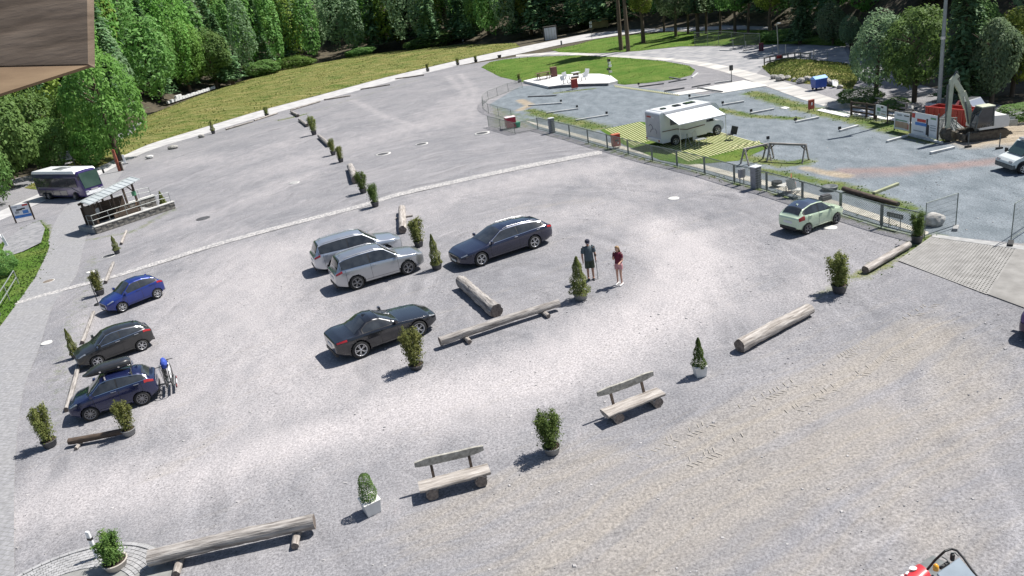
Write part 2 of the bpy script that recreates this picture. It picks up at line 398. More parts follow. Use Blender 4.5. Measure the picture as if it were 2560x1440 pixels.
def sheet(name, poly, z, mat, thick=0.0, kind='structure', parent=None):
    mb = MB()
    if thick: mb.prism(poly, z - thick, z)
    else: mb.add([(p[0], p[1], z) for p in poly], [list(range(len(poly)))])
    me = mb.mesh(name, mat); bm = bmesh.new(); bm.from_mesh(me)
    if not thick:
        bmesh.ops.recalc_face_normals(bm, faces=bm.faces)
        for f in bm.faces:
            if f.normal.z < 0: f.normal_flip()
    else: bmesh.ops.recalc_face_normals(bm, faces=bm.faces)
    bmesh.ops.triangulate(bm, faces=[f for f in bm.faces if len(f.verts) > 4]); bm.to_mesh(me); bm.free()
    o = link(name, me, parent)
    if kind and not parent: tag(o, kind=kind)
    return o
def strip(name, left, right, z, mat, kind='structure', sub=6):
    def cat(pts):
        P = [Vector(p) for p in pts]; out = []
        for i in range(len(P) - 1):
            p0, p1, p2, p3 = P[max(i - 1, 0)], P[i], P[i + 1], P[min(i + 2, len(P) - 1)]
            for k in range(sub):
                t = k / sub
                out.append(.5 * ((2 * p1) + (p2 - p0) * t + (2 * p0 - 5 * p1 + 4 * p2 - p3) * t * t + (3 * p1 - p0 - 3 * p2 + p3) * t ** 3))
        return out + [P[-1]]
    A, B = cat(left), cat(right); nn = len(A); mb = MB()
    mb.add([(p.x, p.y, z) for p in A] + [(p.x, p.y, z) for p in B], [(i, i + 1, nn + i + 1, nn + i) for i in range(nn - 1)])
    me = mb.mesh(name, mat)
    if me.polygons[0].normal.z < 0: me.flip_normals()
    return tag(link(name, me), kind=kind)

ROADM = pm('pale worn asphalt', (.36, .35, .35), (.5, .49, .48), .7, .9, bmp=.15, detail=9)
TRACKM = pm('pale gravel track', (.30, .295, .29), (.58, .55, .51), .5, .95, bmp=.3, detail=9, stretch=(.5, 1.2, 1))
road = strip('road', PL([(-60, 556), (0, 528), (90, 488), (240, 421), (370, 362), (520, 316), (640, 280), (800, 238), (960, 195), (1060, 171), (1150, 150), (1290, 120), (1400, 98), (1475, 84), (1600, 73), (1800, 66), (2020, 67)]),
             PL([(-60, 580), (0, 551), (90, 512), (240, 442), (370, 378), (520, 332), (640, 296), (800, 252), (960, 209), (1060, 184), (1150, 163), (1290, 136), (1400, 112), (1480, 98), (1600, 82), (1800, 73), (2020, 74)]), .004, ROADM)
strip('gravel_track', PL([(1290, 137), (1400, 131), (1560, 139), (1680, 146), (1790, 160), (1900, 186), (2010, 221), (2080, 245), (2150, 266), (2230, 284)]),
      PL([(1290, 142), (1400, 137), (1560, 145), (1680, 153), (1780, 172), (1880, 203), (1990, 243), (2060, 265), (2130, 282), (2220, 300)]), .004, TRACKM)
sheet('upper_gravel_yard', PL([(1440, 138), (1560, 131), (1700, 118), (1850, 116), (2000, 112), (2110, 119), (2130, 160), (2060, 168), (1960, 170), (1905, 172), (1890, 185), (1790, 160), (1680, 146)]), .002, pm('light yard gravel', (.2, .205, .22), (.36, .35, .35), .6, .95, bmp=.4, detail=9))

# block-paved lane at the left with its running blocks
m, n, b = newmat('block paving'); MATS['block paving'] = m
br = N(n, 'ShaderNodeTexBrick'); br.inputs['Scale'].default_value = 1.0; br.inputs['Brick Width'].default_value = .24; br.inputs['Row Height'].default_value = .16
br.inputs['Mortar Size'].default_value = .012; br.inputs['Color1'].default_value = (.24, .238, .25, 1); br.inputs['Color2'].default_value = (.31, .307, .32, 1); br.inputs['Mortar'].default_value = (.17, .17, .165, 1)
n.links.new(coords(n, 'Object', None, (0, 0, R(22))), br.inputs['Vector'])
c = mix(n, ramp(n, noise(n, .5, 7, .6, coords(n)), .3, .75), br.outputs['Color'], (.27, .265, .265)); n.links.new(mix(n, 1, c, ramp(n, noise(n, 6, 6, .6, coords(n)), .3, .7, (.75, .75, .75, 1), (1.15, 1.15, 1.15, 1)), 'MULTIPLY'), b.inputs['Base Color'])
b.inputs['Roughness'].default_value = .9; bump(n, b, br.outputs['Fac'], -.4, .01)
lane = strip('paved_lane', PL([(262, 430), (215, 470), (150, 535), (118, 610), (88, 690), (20, 790), (-60, 900), (-140, 1060), (-160, 1250), (-160, 1480)]),
      PL([(318, 412), (300, 440), (248, 520), (214, 600), (190, 690), (135, 760), (98, 870), (58, 980), (38, 1150), (36, 1480)]), .008, m)
# cobbled drainage strip across the lot
m, n, b = newmat('cobble strip'); MATS['cobble strip'] = m
vo = N(n, 'ShaderNodeTexVoronoi'); vo.inputs['Scale'].default_value = 8; n.links.new(coords(n), vo.inputs['Vector'])
n.links.new(mix(n, ramp(n, vo.outputs['Distance'], .25, .6), ramp(n, noise(n, 3, 5, .6, coords(n)), .3, .7, (.44, .42, .4, 1), (.6, .575, .55, 1)), (.27, .262, .262)), b.inputs['Base Color'])
b.inputs['Roughness'].default_value = .9; bump(n, b, vo.outputs['Distance'], -.6, .02)
cl = [(10, 766), (100, 740), (185, 717), (285, 691), (400, 655), (520, 617), (640, 583), (760, 551), (900, 515), (1000, 485), (1150, 451), (1300, 419), (1420, 396), (1505, 380)]
strip('cobbled_drain_strip', PL([(x, y - 3.2 - (x / 900)) for x, y in cl]), PL([(x, y + 4 + (x > 300) * 1.2) for x, y in cl]), .012, m)

# green surfaces
m, n, b = newmat('grass'); MATS['grass'] = m
co = coords(n); g1 = noise(n, .22, 6, .65, co, .5); g2 = noise(n, 1.0, 7, .7, coords(n, 'Object', (.35, 1.5, 1), (0, 0, R(-48)))); g3 = noise(n, 7, 4, .7, co)
c = mix(n, ramp(n, g1, .38, .6), (.095, .15, .03), (.21, .205, .065))
c = mix(n, math_(n, 'MULTIPLY', ramp(n, g2, .47, .7), .8), c, (.46, .385, .19)); c = mix(n, 1, c, ramp(n, g3, .25, .75, (.5, .5, .5, 1), (1.35, 1.35, 1.3, 1)), 'MULTIPLY')
n.links.new(c, b.inputs['Base Color']); b.inputs['Roughness'].default_value = 1; b.inputs['Specular IOR Level'].default_value = .1
bump(n, b, math_(n, 'ADD', g2, g3), 1, .25)
GRASS = m
m, n, b = newmat('lawn'); MATS['lawn'] = m
co = coords(n); g1 = noise(n, .3, 6, .65, co, .5); g3 = noise(n, 5, 4, .7, co)
c = mix(n, ramp(n, g1, .4, .7), (.085, .165, .028), (.165, .215, .055)); c = mix(n, 1, c, ramp(n, g3, .25, .75, (.55, .55, .55, 1), (1.3, 1.3, 1.2, 1)), 'MULTIPLY')
n.links.new(c, b.inputs['Base Color']); b.inputs['Roughness'].default_value = 1; b.inputs['Specular IOR Level'].default_value = .1; bump(n, b, g3, 1, .2)
LAWN = m
bank_poly = PL([(150, 482), (240, 420), (370, 361), (520, 315), (640, 279), (800, 237), (960, 194), (1060, 170), (1150, 149), (1300, 117), (1290, 108), (1150, 112), (1040, 123), (900, 140), (830, 154), (700, 175), (600, 205), (480, 245), (370, 288), (330, 335), (220, 385), (60, 470)])
lawn_poly = PL([(1203, 168), (1225, 155), (1262, 148), (1330, 142), (1450, 138), (1560, 144), (1660, 153), (1722, 164), (1738, 175), (1728, 188), (1690, 198), (1620, 207), (1560, 212), (1525, 205), (1480, 190), (1385, 192), (1310, 206), (1250, 192)])
tri_poly = PL([(1378, 124), (1440, 112), (1485, 99), (1600, 84), (1800, 75), (2020, 75), (2110, 95), (2115, 116), (1990, 110), (1850, 113), (1700, 116), (1600, 127), (1500, 133), (1400, 131)])
mound_poly = PL([(1905, 168), (1925, 158), (1990, 152), (2060, 157), (2125, 163), (2150, 190), (2130, 225), (2060, 214), (2000, 208), (1935, 195)])
verge_poly = PL([(-60, 640), (40, 590), (108, 560), (122, 575), (125, 620), (92, 690), (22, 788), (-60, 890)])
def grass_sheet(name, poly, z, mat, amp=0.0, step=1.2):
    P = np.array([(p.x, p.y) for p in poly]); x0, y0 = P.min(0) - step; x1, y1 = P.max(0) + step
    xs = np.arange(x0, x1, step); ys = np.arange(y0, y1, step)
    bm = bmesh.new(); ring = [bm.verts.new((p[0], p[1], z)) for p in P]
    f = bm.faces.new(ring); bm.normal_update()
    if f.normal.z < 0: f.normal_flip()
    bmesh.ops.triangulate(bm, faces=bm.faces[:])
    for axis, vals in ((0, xs), (1, ys)):
        for v in vals[::max(1, len(vals) // 60)]:
            no = (1, 0, 0) if axis == 0 else (0, 1, 0); cc = (v, 0, 0) if axis == 0 else (0, v, 0)
            bmesh.ops.bisect_plane(bm, geom=bm.verts[:] + bm.edges[:] + bm.faces[:], plane_co=cc, plane_no=no)
    VX = np.array([v.co[:] for v in bm.verts]); d = dline(VX[:, 0], VX[:, 1], [tuple(p) for p in P] + [tuple(P[0])])
    for v, dd in zip(bm.verts, d):
        k = min(1, dd / 3); v.co.z = z + amp * (1 - math.exp(-dd / 4)) + .06 * k * (1 + math.sin(v.co.x * .8 + 2 * math.sin(v.co.y * .35)) * math.sin(v.co.y * .6))
    me = bpy.data.meshes.new(name); bm.to_mesh(me); bm.free(); me.materials.append(mat)
    for p in me.polygons: p.use_smooth = True
    return tag(link(name, me), kind='structure')
grass_sheet('grass_bank', bank_poly, .006, GRASS, .5)
grass_sheet('lawn', lawn_poly, .01, LAWN, 0)
grass_sheet('shaded_grass', tri_poly, .006, LAWN, .2)
grass_sheet('grass_mound', mound_poly, .01, GRASS, 1.3, .8)
grass_sheet('grass_verge', verge_poly, .006, LAWN, .1)
# gravel oval beside the map board
sheet('gravel_island', PL([(8, 628), (20, 600), (60, 572), (100, 556), (114, 574), (104, 610), (60, 632), (20, 645)]), .13, pm('island gravel', (.17, .172, .18), (.28, .275, .28), 2, .95, bmp=.4, detail=9))

# tufts of real grass blades on the green surfaces
def tufts(name, polys, count, h, mat, z=.0):
    out = []
    for poly, cnt, zz in polys:
        P = np.array([(p.x, p.y) for p in poly]); lo, hi = P.min(0), P.max(0)
        pts = lo + (hi - lo) * rng.random((cnt * 4, 2)); pts = pts[pip(pts[:, 0], pts[:, 1], [tuple(p) for p in P])][:cnt]
        k = len(pts); a = rng.random(k) * 6.28; hh = h * (.5 + rng.random(k)); ww = h * (.5 + .6 * rng.random(k))
        dx, dy = np.cos(a) * ww, np.sin(a) * ww; lx = (rng.random((k, 2)) - .5) * h * 1.2
        d = dline(pts[:, 0], pts[:, 1], [tuple(p) for p in P] + [tuple(P[0])]); z0 = zz * (1 - np.exp(-d / 4))
        A = np.stack([pts[:, 0] - dx, pts[:, 1] - dy, z0], -1); B = np.stack([pts[:, 0] + dx, pts[:, 1] + dy, z0], -1)
        C = np.stack([pts[:, 0] + lx[:, 0], pts[:, 1] + lx[:, 1], z0 + hh], -1)
        out.append(np.stack([A, B, C], 1))
    return tag(link(name, np_mesh(name, np.concatenate(out), 3, mat)), kind='stuff')
BLADE = leafmat('grass blades', (.09, .145, .03), (.22, .215, .075), .4, .35)
BLADEL = leafmat('lawn blades', (.07, .125, .028), (.14, .18, .05), .4, .3)
tag(tufts('bank_grass', [(bank_poly, 15000, .5), (mound_poly, 3500, 1.3)], 0, .16, BLADE), 'dry yellowish grass on the bank above the road', 'grass')
tag(tufts('lawn_grass', [(lawn_poly, 6000, 0), (verge_poly, 3500, .1), (tri_poly, 5000, .2)], 0, .09, BLADEL), 'short bright green grass of the oval lawn', 'grass')
sel = (green > .62) & (np.hypot(GX, GY) < 120); idx = np.flatnonzero(sel.ravel()); idx = rng.choice(idx, min(len(idx) * 2, 6000))
px_, py_ = GX.ravel()[idx] + rng.normal(0, .25, len(idx)), GY.ravel()[idx] + rng.normal(0, .25, len(idx))
k = len(idx); a_ = rng.random(k) * 6.28; h_ = .03 + .06 * rng.random(k)
A = np.stack([px_ - np.cos(a_) * h_ * .7, py_ - np.sin(a_) * h_ * .7, np.zeros(k) - .01], -1); B = np.stack([px_ + np.cos(a_) * h_ * .7, py_ + np.sin(a_) * h_ * .7, np.zeros(k) - .01], -1)
C = np.stack([px_ + rng.normal(0, .04, k), py_ + rng.normal(0, .04, k), h_], -1)
tag(link('gravel_weeds', np_mesh('gravel_weeds', np.stack([A, B, C], 1), 3, BLADEL)), 'low weeds and grass growing through the gravel', 'weeds', kind='stuff')
# loose stones scattered over the gravel
k = 4200; sx = rng.uniform(-30, 30, k); sy = 9 + 42 * rng.random(k) ** 1.4; s_ = .008 + .02 * rng.random(k) ** 4
o_ = rng.normal(0, .2, (k, 4, 2)); base_ = np.array([(-1, -1), (1, -1), (1, 1), (-1, 1)])[None] + o_
top = np.stack([sx[:, None] + base_[..., 0] * s_[:, None], sy[:, None] + base_[..., 1] * s_[:, None], np.repeat((s_ * .5)[:, None], 4, 1)], -1)
bot = np.stack([sx[:, None] + base_[..., 0] * s_[:, None] * 1.5, sy[:, None] + base_[..., 1] * s_[:, None] * 1.5, np.full((k, 4), -.015)], -1)
V = np.concatenate([bot, top], 1); Q = [(4, 5, 6, 7), (0, 1, 5, 4), (1, 2, 6, 5), (2, 3, 7, 6), (3, 0, 4, 7)]
tag(link('loose_stones', np_mesh('loose_stones', V[:, np.array(Q)].reshape(-1, 3), 4, pm('pale pebbles', (.26, .25, .25), (.5, .48, .47), 1.5, .9))), 'small loose pale stones lying on the gravel', 'stones', kind='stuff')

# tyre prints of a tractor in the dusty foreground
tp = []
for pts in ([(2330, 760), (2150, 870), (1950, 975), (1760, 1065), (1560, 1150)], [(2310, 850), (2130, 945), (1960, 1040), (1800, 1125), (1640, 1190)]):
    P = PL(pts)
    for a, b_ in zip(P[:-1], P[1:]):
        L = (b_ - a).length; d = (b_ - a).normalized(); nrm = Vector((-d.y, d.x, 0))
        for i in range(int(L / .16)):
            c = a + d * (i * .16)
            for s in (-1, 1):
                if rng.random() < .72 + .3 * math.sin(c.x * 1.3 + c.y): continue
                e0 = c + nrm * .04 * s; e1 = c + nrm * .22 * s - d * .09
                tp.append([(e0 + d * .016), (e1 + d * .016), (e1 - d * .016), (e0 - d * .016)])
tp = np.array([[(v.x, v.y, .006) for v in q_] for q_ in tp])
me = np_mesh('tyre_prints', tp, 4, pm('pressed dust', (.3, .275, .24), (.37, .34, .3), 5, .95))
tag(link('tyre_prints', me), 'broken chevron tractor tyre prints pressed in the dust', 'tyre prints', kind='stuff')
# ------------------------------------------------------------------ foliage
LF_B = leafmat('bright broad leaves', (0.100, 0.213, 0.040), (0.250, 0.425, 0.100), .42)
LF_M = leafmat('mid green leaves', (0.098, 0.205, 0.050), (0.238, 0.384, 0.116), .42)
LF_Y = leafmat('yellow green leaves', (0.120, 0.180, 0.024), (0.276, 0.336, 0.066), .42)
LF_W = leafmat('grey green leaves', (0.113, 0.185, 0.093), (0.265, 0.356, 0.198), .42)
LF_C = leafmat('dark conifer needles', (0.068, 0.138, 0.068), (0.195, 0.297, 0.125), .28)
LF_P = leafmat('thuja sprays', (0.108, 0.150, 0.038), (0.288, 0.300, 0.096), .4, 5)
LF_G = leafmat('green shrub leaves', (.06, .125, .028), (.18, .26, .065), .4, 5)
BARK = pm('bark', (.07, .05, .035), (.18, .135, .095), 3, .95, bmp=.8, stretch=(1, 1, .25), detail=8)

def quads(C, NRM, size, rg, aspect=1.0):
    """leaf-sized quads at points C facing NRM"""
    k = len(C); NRM = NRM + rg.normal(0, .45, (k, 3)) + np.array([0, 0, .55]); NRM /= np.linalg.norm(NRM, axis=1, keepdims=True) + 1e-9
    a = rg.normal(size=(k, 3)); U = np.cross(NRM, a); U /= np.linalg.norm(U, axis=1, keepdims=True) + 1e-9; V = np.cross(NRM, U)
    s = (size * (.55 + .9 * rg.random(k)))[:, None]
    bend = NRM * s * .35
    return np.stack([C - U * s * aspect, C - V * s * .55 + bend * .3, C + U * s * aspect, C + V * s * .55 + bend], 1)
def broad(seed, n=3400, nl=20, leaf=.085, flat=.85, low=0.0):
    rg = np.random.default_rng(seed); L = []
    for i in range(nl):
        d = rg.normal(size=3); d /= np.linalg.norm(d); r = .28 + .24 * rg.random(); rad = (1 - r) * rg.random() ** .35
        c = d * rad * np.array([1, 1, flat]); L.append((c, r))
    P, NN = [], []
    per = n * 2 // nl
    for c, r in L:
        d = rg.normal(size=(per, 3)); d[:, 2] += .25; d /= np.linalg.norm(d, axis=1, keepdims=True)
        p = c + d * r * (.72 + .36 * rg.random((per, 1))) * np.array([1, 1, .9]); ok = np.ones(per, bool)
        for c2, r2 in L:
            if c2 is not c: ok &= np.linalg.norm(p - c2, axis=1) > r2 * .74
        P.append(p[ok]); NN.append(d[ok])
    P = np.concatenate(P); NN = np.concatenate(NN); s = rg.permutation(len(P))[:n]; P, NN = P[s], NN[s]
    q = quads(P, NN, leaf, rg); zmin, zmax = P[:, 2].min(), P[:, 2].max(); sc = 2 / (zmax - zmin)
    cq = q.mean(1, keepdims=True); q = cq + (q - cq) * np.array([1, 1, .85]); q[..., 2] = (q[..., 2] - zmin) * sc; return q            # radius about 1, height 0..2
def conifer(seed, n=3000, leaf=.07, start=.0):
    rg = np.random.default_rng(seed); P, NN = [], []
    lev = 20
    for i in range(lev):
        z = (i + rg.random() * .6) / lev; rad = (1 - z) ** .8 * (.8 + .35 * rg.random()); nb = int(6 + 7 * (1 - z))
        for j in range(nb):
            a = rg.random() * 6.28; rr_ = rad * (.65 + .4 * rg.random()); k = max(3, int(n / lev / nb * (1.7 - z)))
            t = rg.random(k) ** .7; x = np.cos(a) * t * rr_; y = np.sin(a) * t * rr_
            zz = z * 2 - .28 * t * rr_ + .05 * rg.normal(size=k)
            sx_ = rg.normal(0, .07, k) * (1.2 - t)
            P.append(np.stack([x - np.sin(a) * sx_, y + np.cos(a) * sx_, zz], -1)); NN.append(np.stack([np.cos(a) * np.ones(k) * .5, np.sin(a) * np.ones(k) * .5, np.ones(k)], -1))
    P = np.concatenate(P); NN = np.concatenate(NN); q = quads(P, NN, leaf, rg, 1.3); cq = q.mean(1, keepdims=True); q = cq + (q - cq) * np.array([1, 1, .42]); q[..., 2] = np.clip(q[..., 2], 0, 2.05); return q
BQ = [broad(s, n_, l_, f_) for s, n_, l_, f_ in ((1, 11000, 34, .041), (2, 11000, 26, .041), (3, 10500, 38, .043), (4, 10000, 22, .045))]
CQ = [conifer(s, 5200, .075) for s in (5, 6, 7)]
crown_cache = {}
def crown_mesh(kind, var, mat):
    key = (kind, var, mat.name)
    if key not in crown_cache: crown_cache[key] = np_mesh('crown', (BQ if kind == 'b' else CQ)[var], 4, mat)
    return crown_cache[key]
def trunk_mesh(h, r, seed, limbs=5, top=.85):
    rg = random.Random(seed); mb = MB(); p = Vector((0, 0, -.3)); nseg = 6
    for i in range(nseg):
        q_ = Vector((rg.uniform(-.03, .03) * h * i / nseg, rg.uniform(-.03, .03) * h * i / nseg, h * top * (i + 1) / nseg))
        mb.tube(p, q_, r * (1 - .8 * i / nseg), r * (1 - .8 * (i + 1) / nseg), 9); p = q_
    for i in range(limbs):
        z = h * rg.uniform(.3, .65); a = rg.uniform(0, 6.28); l = h * rg.uniform(.15, .3)
        mb.tube((0, 0, z), (math.cos(a) * l, math.sin(a) * l, z + l * rg.uniform(.3, .9)), r * .38, r * .1, 6)
    return mb.mesh('trunk', BARK)
trunk_cache = {}
def tree(name, label, base, h, rad, kind='b', var=0, mat=None, clear=.15, group='trees at the forest edge', trunk_r=None, z=0, rz=None):
    """base: photo pixel at the foot; h, rad in metres; clear: share of bare trunk"""
    g = base if isinstance(base, Vector) else G(*base)
    g = Vector((g.x, g.y, float(hill(np.array(g.x), np.array(g.y))) + z))
    e = empty(name, g, random.uniform(0, 6.28) if rz is None else rz); tag(e, label, 'tree', group)
    tk = (kind, round(clear, 1), var)
    if tk not in trunk_cache: trunk_cache[tk] = trunk_mesh(1, .03 if kind == 'b' else .022, hash(tk) % 99, 6 if kind == 'b' else 0, .8 if kind == 'b' else .95)
    tr = trunk_r or 1
    link('trunk', trunk_cache[tk], e, scale=(h * tr, h * tr, h))
    link('crown', crown_mesh(kind, var, mat or LF_B), e, loc=(0, 0, h * clear), scale=(rad, rad, h * (1 - clear) / 2))
    return e
def T(label, bx, by, top, wpx, kind='b', var=0, mat=None, clear=.12, **kw):
    s = mpp(bx, by); return tree('conifer_tree' if kind == 'c' else 'broadleaf_tree', label, (bx, by), (by - top) * s * 1.03, wpx * s / 2, kind, var, mat, clear, **kw)
# trees one can tell apart, near ones first
T('large bright green tree with round crown beside the grass bank', 300, 402, 128, 200, 'b', 0, LF_B, .04)
T('low bushy tree left of the large bright tree, above the bus', 205, 408, 228, 130, 'b', 1, LF_B, .03)
T('small leafy tree directly behind the bus roof', 150, 430, 300, 130, 'b', 2, LF_M, .03)
T('dark leafy tree at the left picture edge under the roof beam', 30, 470, 235, 190, 'b', 3, LF_M, .03)
T('leafy tree at left picture edge behind the map board', -30, 520, 330, 170, 'b', 1, LF_M, .03)
T('green tree between the roof beam and the large bright tree', 120, 415, 225, 150, 'b', 0, LF_M, .03)
T('small bush tree beside the red post behind the bus', 232, 418, 330, 90, 'b', 2, LF_B, .02)
T('tall tree with grey trunk behind the white wall on the bank', 400, 262, 62, 150, 'b', 1, LF_M, .2)
T('rounded tree behind the white wall, right of the tall grey-trunked one', 478, 238, 62, 135, 'b', 2, LF_B, .16)
T('rounded tree at the right end of the white wall', 545, 222, 80, 120, 'b', 0, LF_M, .16)
T('yellow green leafy tree peeping above the white wall trees', 425, 235, 30, 110, 'b', 3, LF_Y, .2)
T('tree with bright crown hanging beside a bare trunk at the bank top', 650, 185, -40, 165, 'b', 1, LF_B, .28)
T('tall bare-trunked conifer standing right of the bright hanging crown', 724, 160, -190, 120, 'c', 0, LF_C, .45)
T('big light green tree with clustered trunks at upper middle', 905, 128, -60, 195, 'b', 0, LF_B, .22)
T('small sapling with light leaves on the forest edge', 790, 145, 78, 48, 'b', 3, LF_B, .25)
T('thin sapling left of the big light green tree', 770, 100, 38, 60, 'b', 1, LF_B, .2)
T('dark spruce right of the big light green tree', 1010, 122, -120, 130, 'c', 1, LF_C, .1)
T('bare-stemmed dark pine above the tree shadow on the bank', 1122, 104, -170, 150, 'c', 2, LF_C, .32)
T('dark spruce above the dark hedge at the bank top', 1065, 108, -150, 110, 'c', 0, LF_C, .2)
T('mixed green tree above the end of the grass bank', 1225, 104, -60, 130, 'b', 2, LF_M, .2)
T('yellowish leafy tree above the sheet-metal door', 1330, 92, -70, 120, 'b', 3, LF_Y, .22)
T('left one of two straight bare pine trunks in the shaded grass', 1553, 127, -180, 110, 'c', 1, LF_C, .55, trunk_r=.85)
T('right one of two straight bare pine trunks in the shaded grass', 1571, 128, -175, 105, 'c', 2, LF_C, .55, trunk_r=.85)
T('olive leafed tree right of the two bare pine trunks', 1609, 112, -30, 66, 'b', 1, LF_Y, .5, trunk_r=1.4)
T('light green drooping tree by the far road bend', 1690, 96, -50, 105, 'b', 0, LF_W, .3)
T('dark conifer beside the light green drooping tree', 1745, 95, -140, 70, 'c', 0, LF_C, .25)
T('green tree overhanging the far yard', 1838, 90, -60, 110, 'b', 2, LF_M, .35)
T('yellow green tree behind the street lamp', 1925, 95, -80, 95, 'b', 3, LF_Y, .36)
T('dark spruce right of the street lamp', 2000, 110, -120, 80, 'c', 1, LF_C, .05)
T('pale grey green willow behind the far yard', 2082, 112, 8, 90, 'b', 1, LF_W, .05)
T('small pale bush tree at the right end of the far yard', 2125, 118, 40, 55, 'b', 0, LF_W, .05)
T('big round grey-green tree beside the blue container', 2190, 246, 38, 160, 'b', 0, LF_W, .12)
T('big round tree left of the tall lighting mast', 2285, 255, 32, 165, 'b', 2, LF_M, .14)
T('tall dark spruce right of the tall lighting mast', 2402, 262, -160, 150, 'c', 2, LF_C, .06)
T('light leafed tree behind the excavator', 2478, 262, 60, 130, 'b', 3, LF_W, .12)
T('yellow green tree at the right picture edge behind the excavator', 2530, 240, 35, 150, 'b', 1, LF_Y, .15)
T('green tree between the spruce and the light leafed tree at right', 2450, 235, 10, 120, 'b', 0, LF_M, .15)
for i, (bx, by, wx, hx) in enumerate([(2150, 262, 120, 46), (2230, 275, 90, 30), (2545, 300, 120, 40)]):
    s = mpp(bx, by); e = empty('bush', G(bx, by)); tag(e, ['dark bush below the big round tree near the gravel track', 'low bush behind the wooden bridge railing', 'low green bush behind the excavator tracks'][i], 'bush', 'bushes at the forest edge')
    link('foliage', crown_mesh('b', i, LF_M), e, scale=(wx * s / 2, wx * s / 2, hx * s / 2))
for i, (bx, by, wx, hx, lb, mt) in enumerate([
        (740, 172, 130, 32, 'bright low bushes on the upper edge of the grass bank', LF_B), (1080, 118, 190, 34, 'dark green hedge under the pines on the bank', LF_M),
        (905, 142, 90, 24, 'dark bush in the shade below the big light green tree', LF_M), (660, 192, 110, 40, 'shaded bush at the forest edge left of the bright low bushes', LF_M),
        (20, 690, 70, 70, 'leafy shrub by the railing at the left picture edge', LF_M), (-15, 770, 60, 80, 'leafy shrub below the railing at the left picture edge', LF_B), (210, 392, 110, 36, 'dark undergrowth bush behind the bus', LF_M),
        (250, 378, 120, 40, 'low bush at the foot of the large bright tree', LF_M), (560, 212, 80, 26, 'low shrub right of the white wall', LF_M), (1960, 100, 160, 26, 'dark hedge behind the far yard', LF_M), (1500, 66, 120, 40, 'dark bush around the yellow board by the far road', LF_M)]):
    s = mpp(bx, by); e = empty('bush', G(bx, by), i); tag(e, lb, 'bush', 'bushes at the forest edge')
    link('foliage', crown_mesh('b', i % 4, mt), e, scale=(wx * s / 2, wx * s / 2, hx * s / 2))

# the forest mass behind, one object
def forest(name, label, spots):
    out_b, out_c = [], []
    for x, y, h, rad, kind, var in spots:
        q = (BQ if kind == 'b' else CQ)[var]; q = q[rng.permutation(len(q))[:1700]]
        a = rng.random() * 6.28; cc, ss = math.cos(a), math.sin(a); z = float(hill(np.array(x), np.array(y)))
        w_ = q.copy(); X_, Y_ = q[..., 0] * rad, q[..., 1] * rad
        cen = q.mean(1, keepdims=True); dq = (q - cen) * 1.5 * rad; cen = cen * np.array([rad, rad, h * .45]); big = cen + dq * (1.25 if kind == 'b' else 1) * np.array([1, 1, 1 if kind == 'b' else 2]); X_, Y_ = big[..., 0], big[..., 1]
        w_[..., 0] = x + X_ * cc - Y_ * ss; w_[..., 1] = y + X_ * ss + Y_ * cc; w_[..., 2] = z + h * .1 + big[..., 2]
        (out_b if kind == 'b' else out_c).append(w_)
    mb = np.concatenate(out_b + out_c); me = np_mesh(name, mb, 4, [LF_M, LF_C, LF_B, LF_Y, LF_W])
    mi = np.concatenate([np.full(len(o), (0, 2, 0, 3, 4)[int(rng.integers(5))], np.int32) for o in out_b] + [np.full(len(o), 1, np.int32) for o in out_c]); me.polygons.foreach_set('material_index', mi)
    return tag(link(name, me), label, 'forest', kind='stuff')
spots = []
for az in np.arange(-47, 47, 1.15):
    re = float(np.interp(R(az), eaz, er))
    for j, dd in enumerate((7, 16, 27, 42, 62, 95) if az < 26 else (26, 42, 62, 95)):
        a = R(az + rng.normal(0, .5)); r_ = re + dd + rng.normal(0, 3)
        spots.append((math.sin(a) * r_, math.cos(a) * r_, rng.uniform(16, 27) * (1 + .1 * j), rng.uniform(3, 5.2), 'c' if rng.random() < .36 else 'b', int(rng.integers(3))))
forest('forest', 'dense dark mixed forest rising behind the car park', spots)
# bare trunks that stand out in front of the dark wood
for i, (bx, by, hpx) in enumerate([(690, 140, 150), (880, 120, 110), (925, 122, 110), (1450, 60, 90), (1720, 88, 100), (1765, 88, 100), (1800, 90, 100), (1870, 88, 110), (1660, 80, 90), (1420, 64, 90)]):
    s = mpp(bx, by); g = G(bx, by); e = empty('bare_tree_stem', (g.x, g.y, float(hill(np.array(g.x), np.array(g.y))))); tag(e, 'thin bare tree stem ' + ['left of the tall bare conifer on the bank', 'left among the trunks of the big light green tree', 'right among the trunks of the big light green tree', 'left of the yellow board at the far road', 'left of the dark conifer by the far road', 'right of the dark conifer by the far road', 'above the left end of the far mesh gate', 'above the right end of the far mesh gate', 'behind the light green drooping tree', 'right of the sheet-metal door'][i], 'tree', 'bare stems at the forest edge')
    mb = MB(); h = hpx * s; mb.tube((0, 0, -.2), (.2, 0, h * .55), .24, .18, 8); mb.tube((.2, 0, h * .55), (.3, .1, h), .18, .08, 8); mb.build('trunk', BARK, e)
    c = link('crown', crown_mesh('c', i % 3, LF_C), e, loc=(0, 0, h * .7), scale=(1.8, 1.8, h * .3))

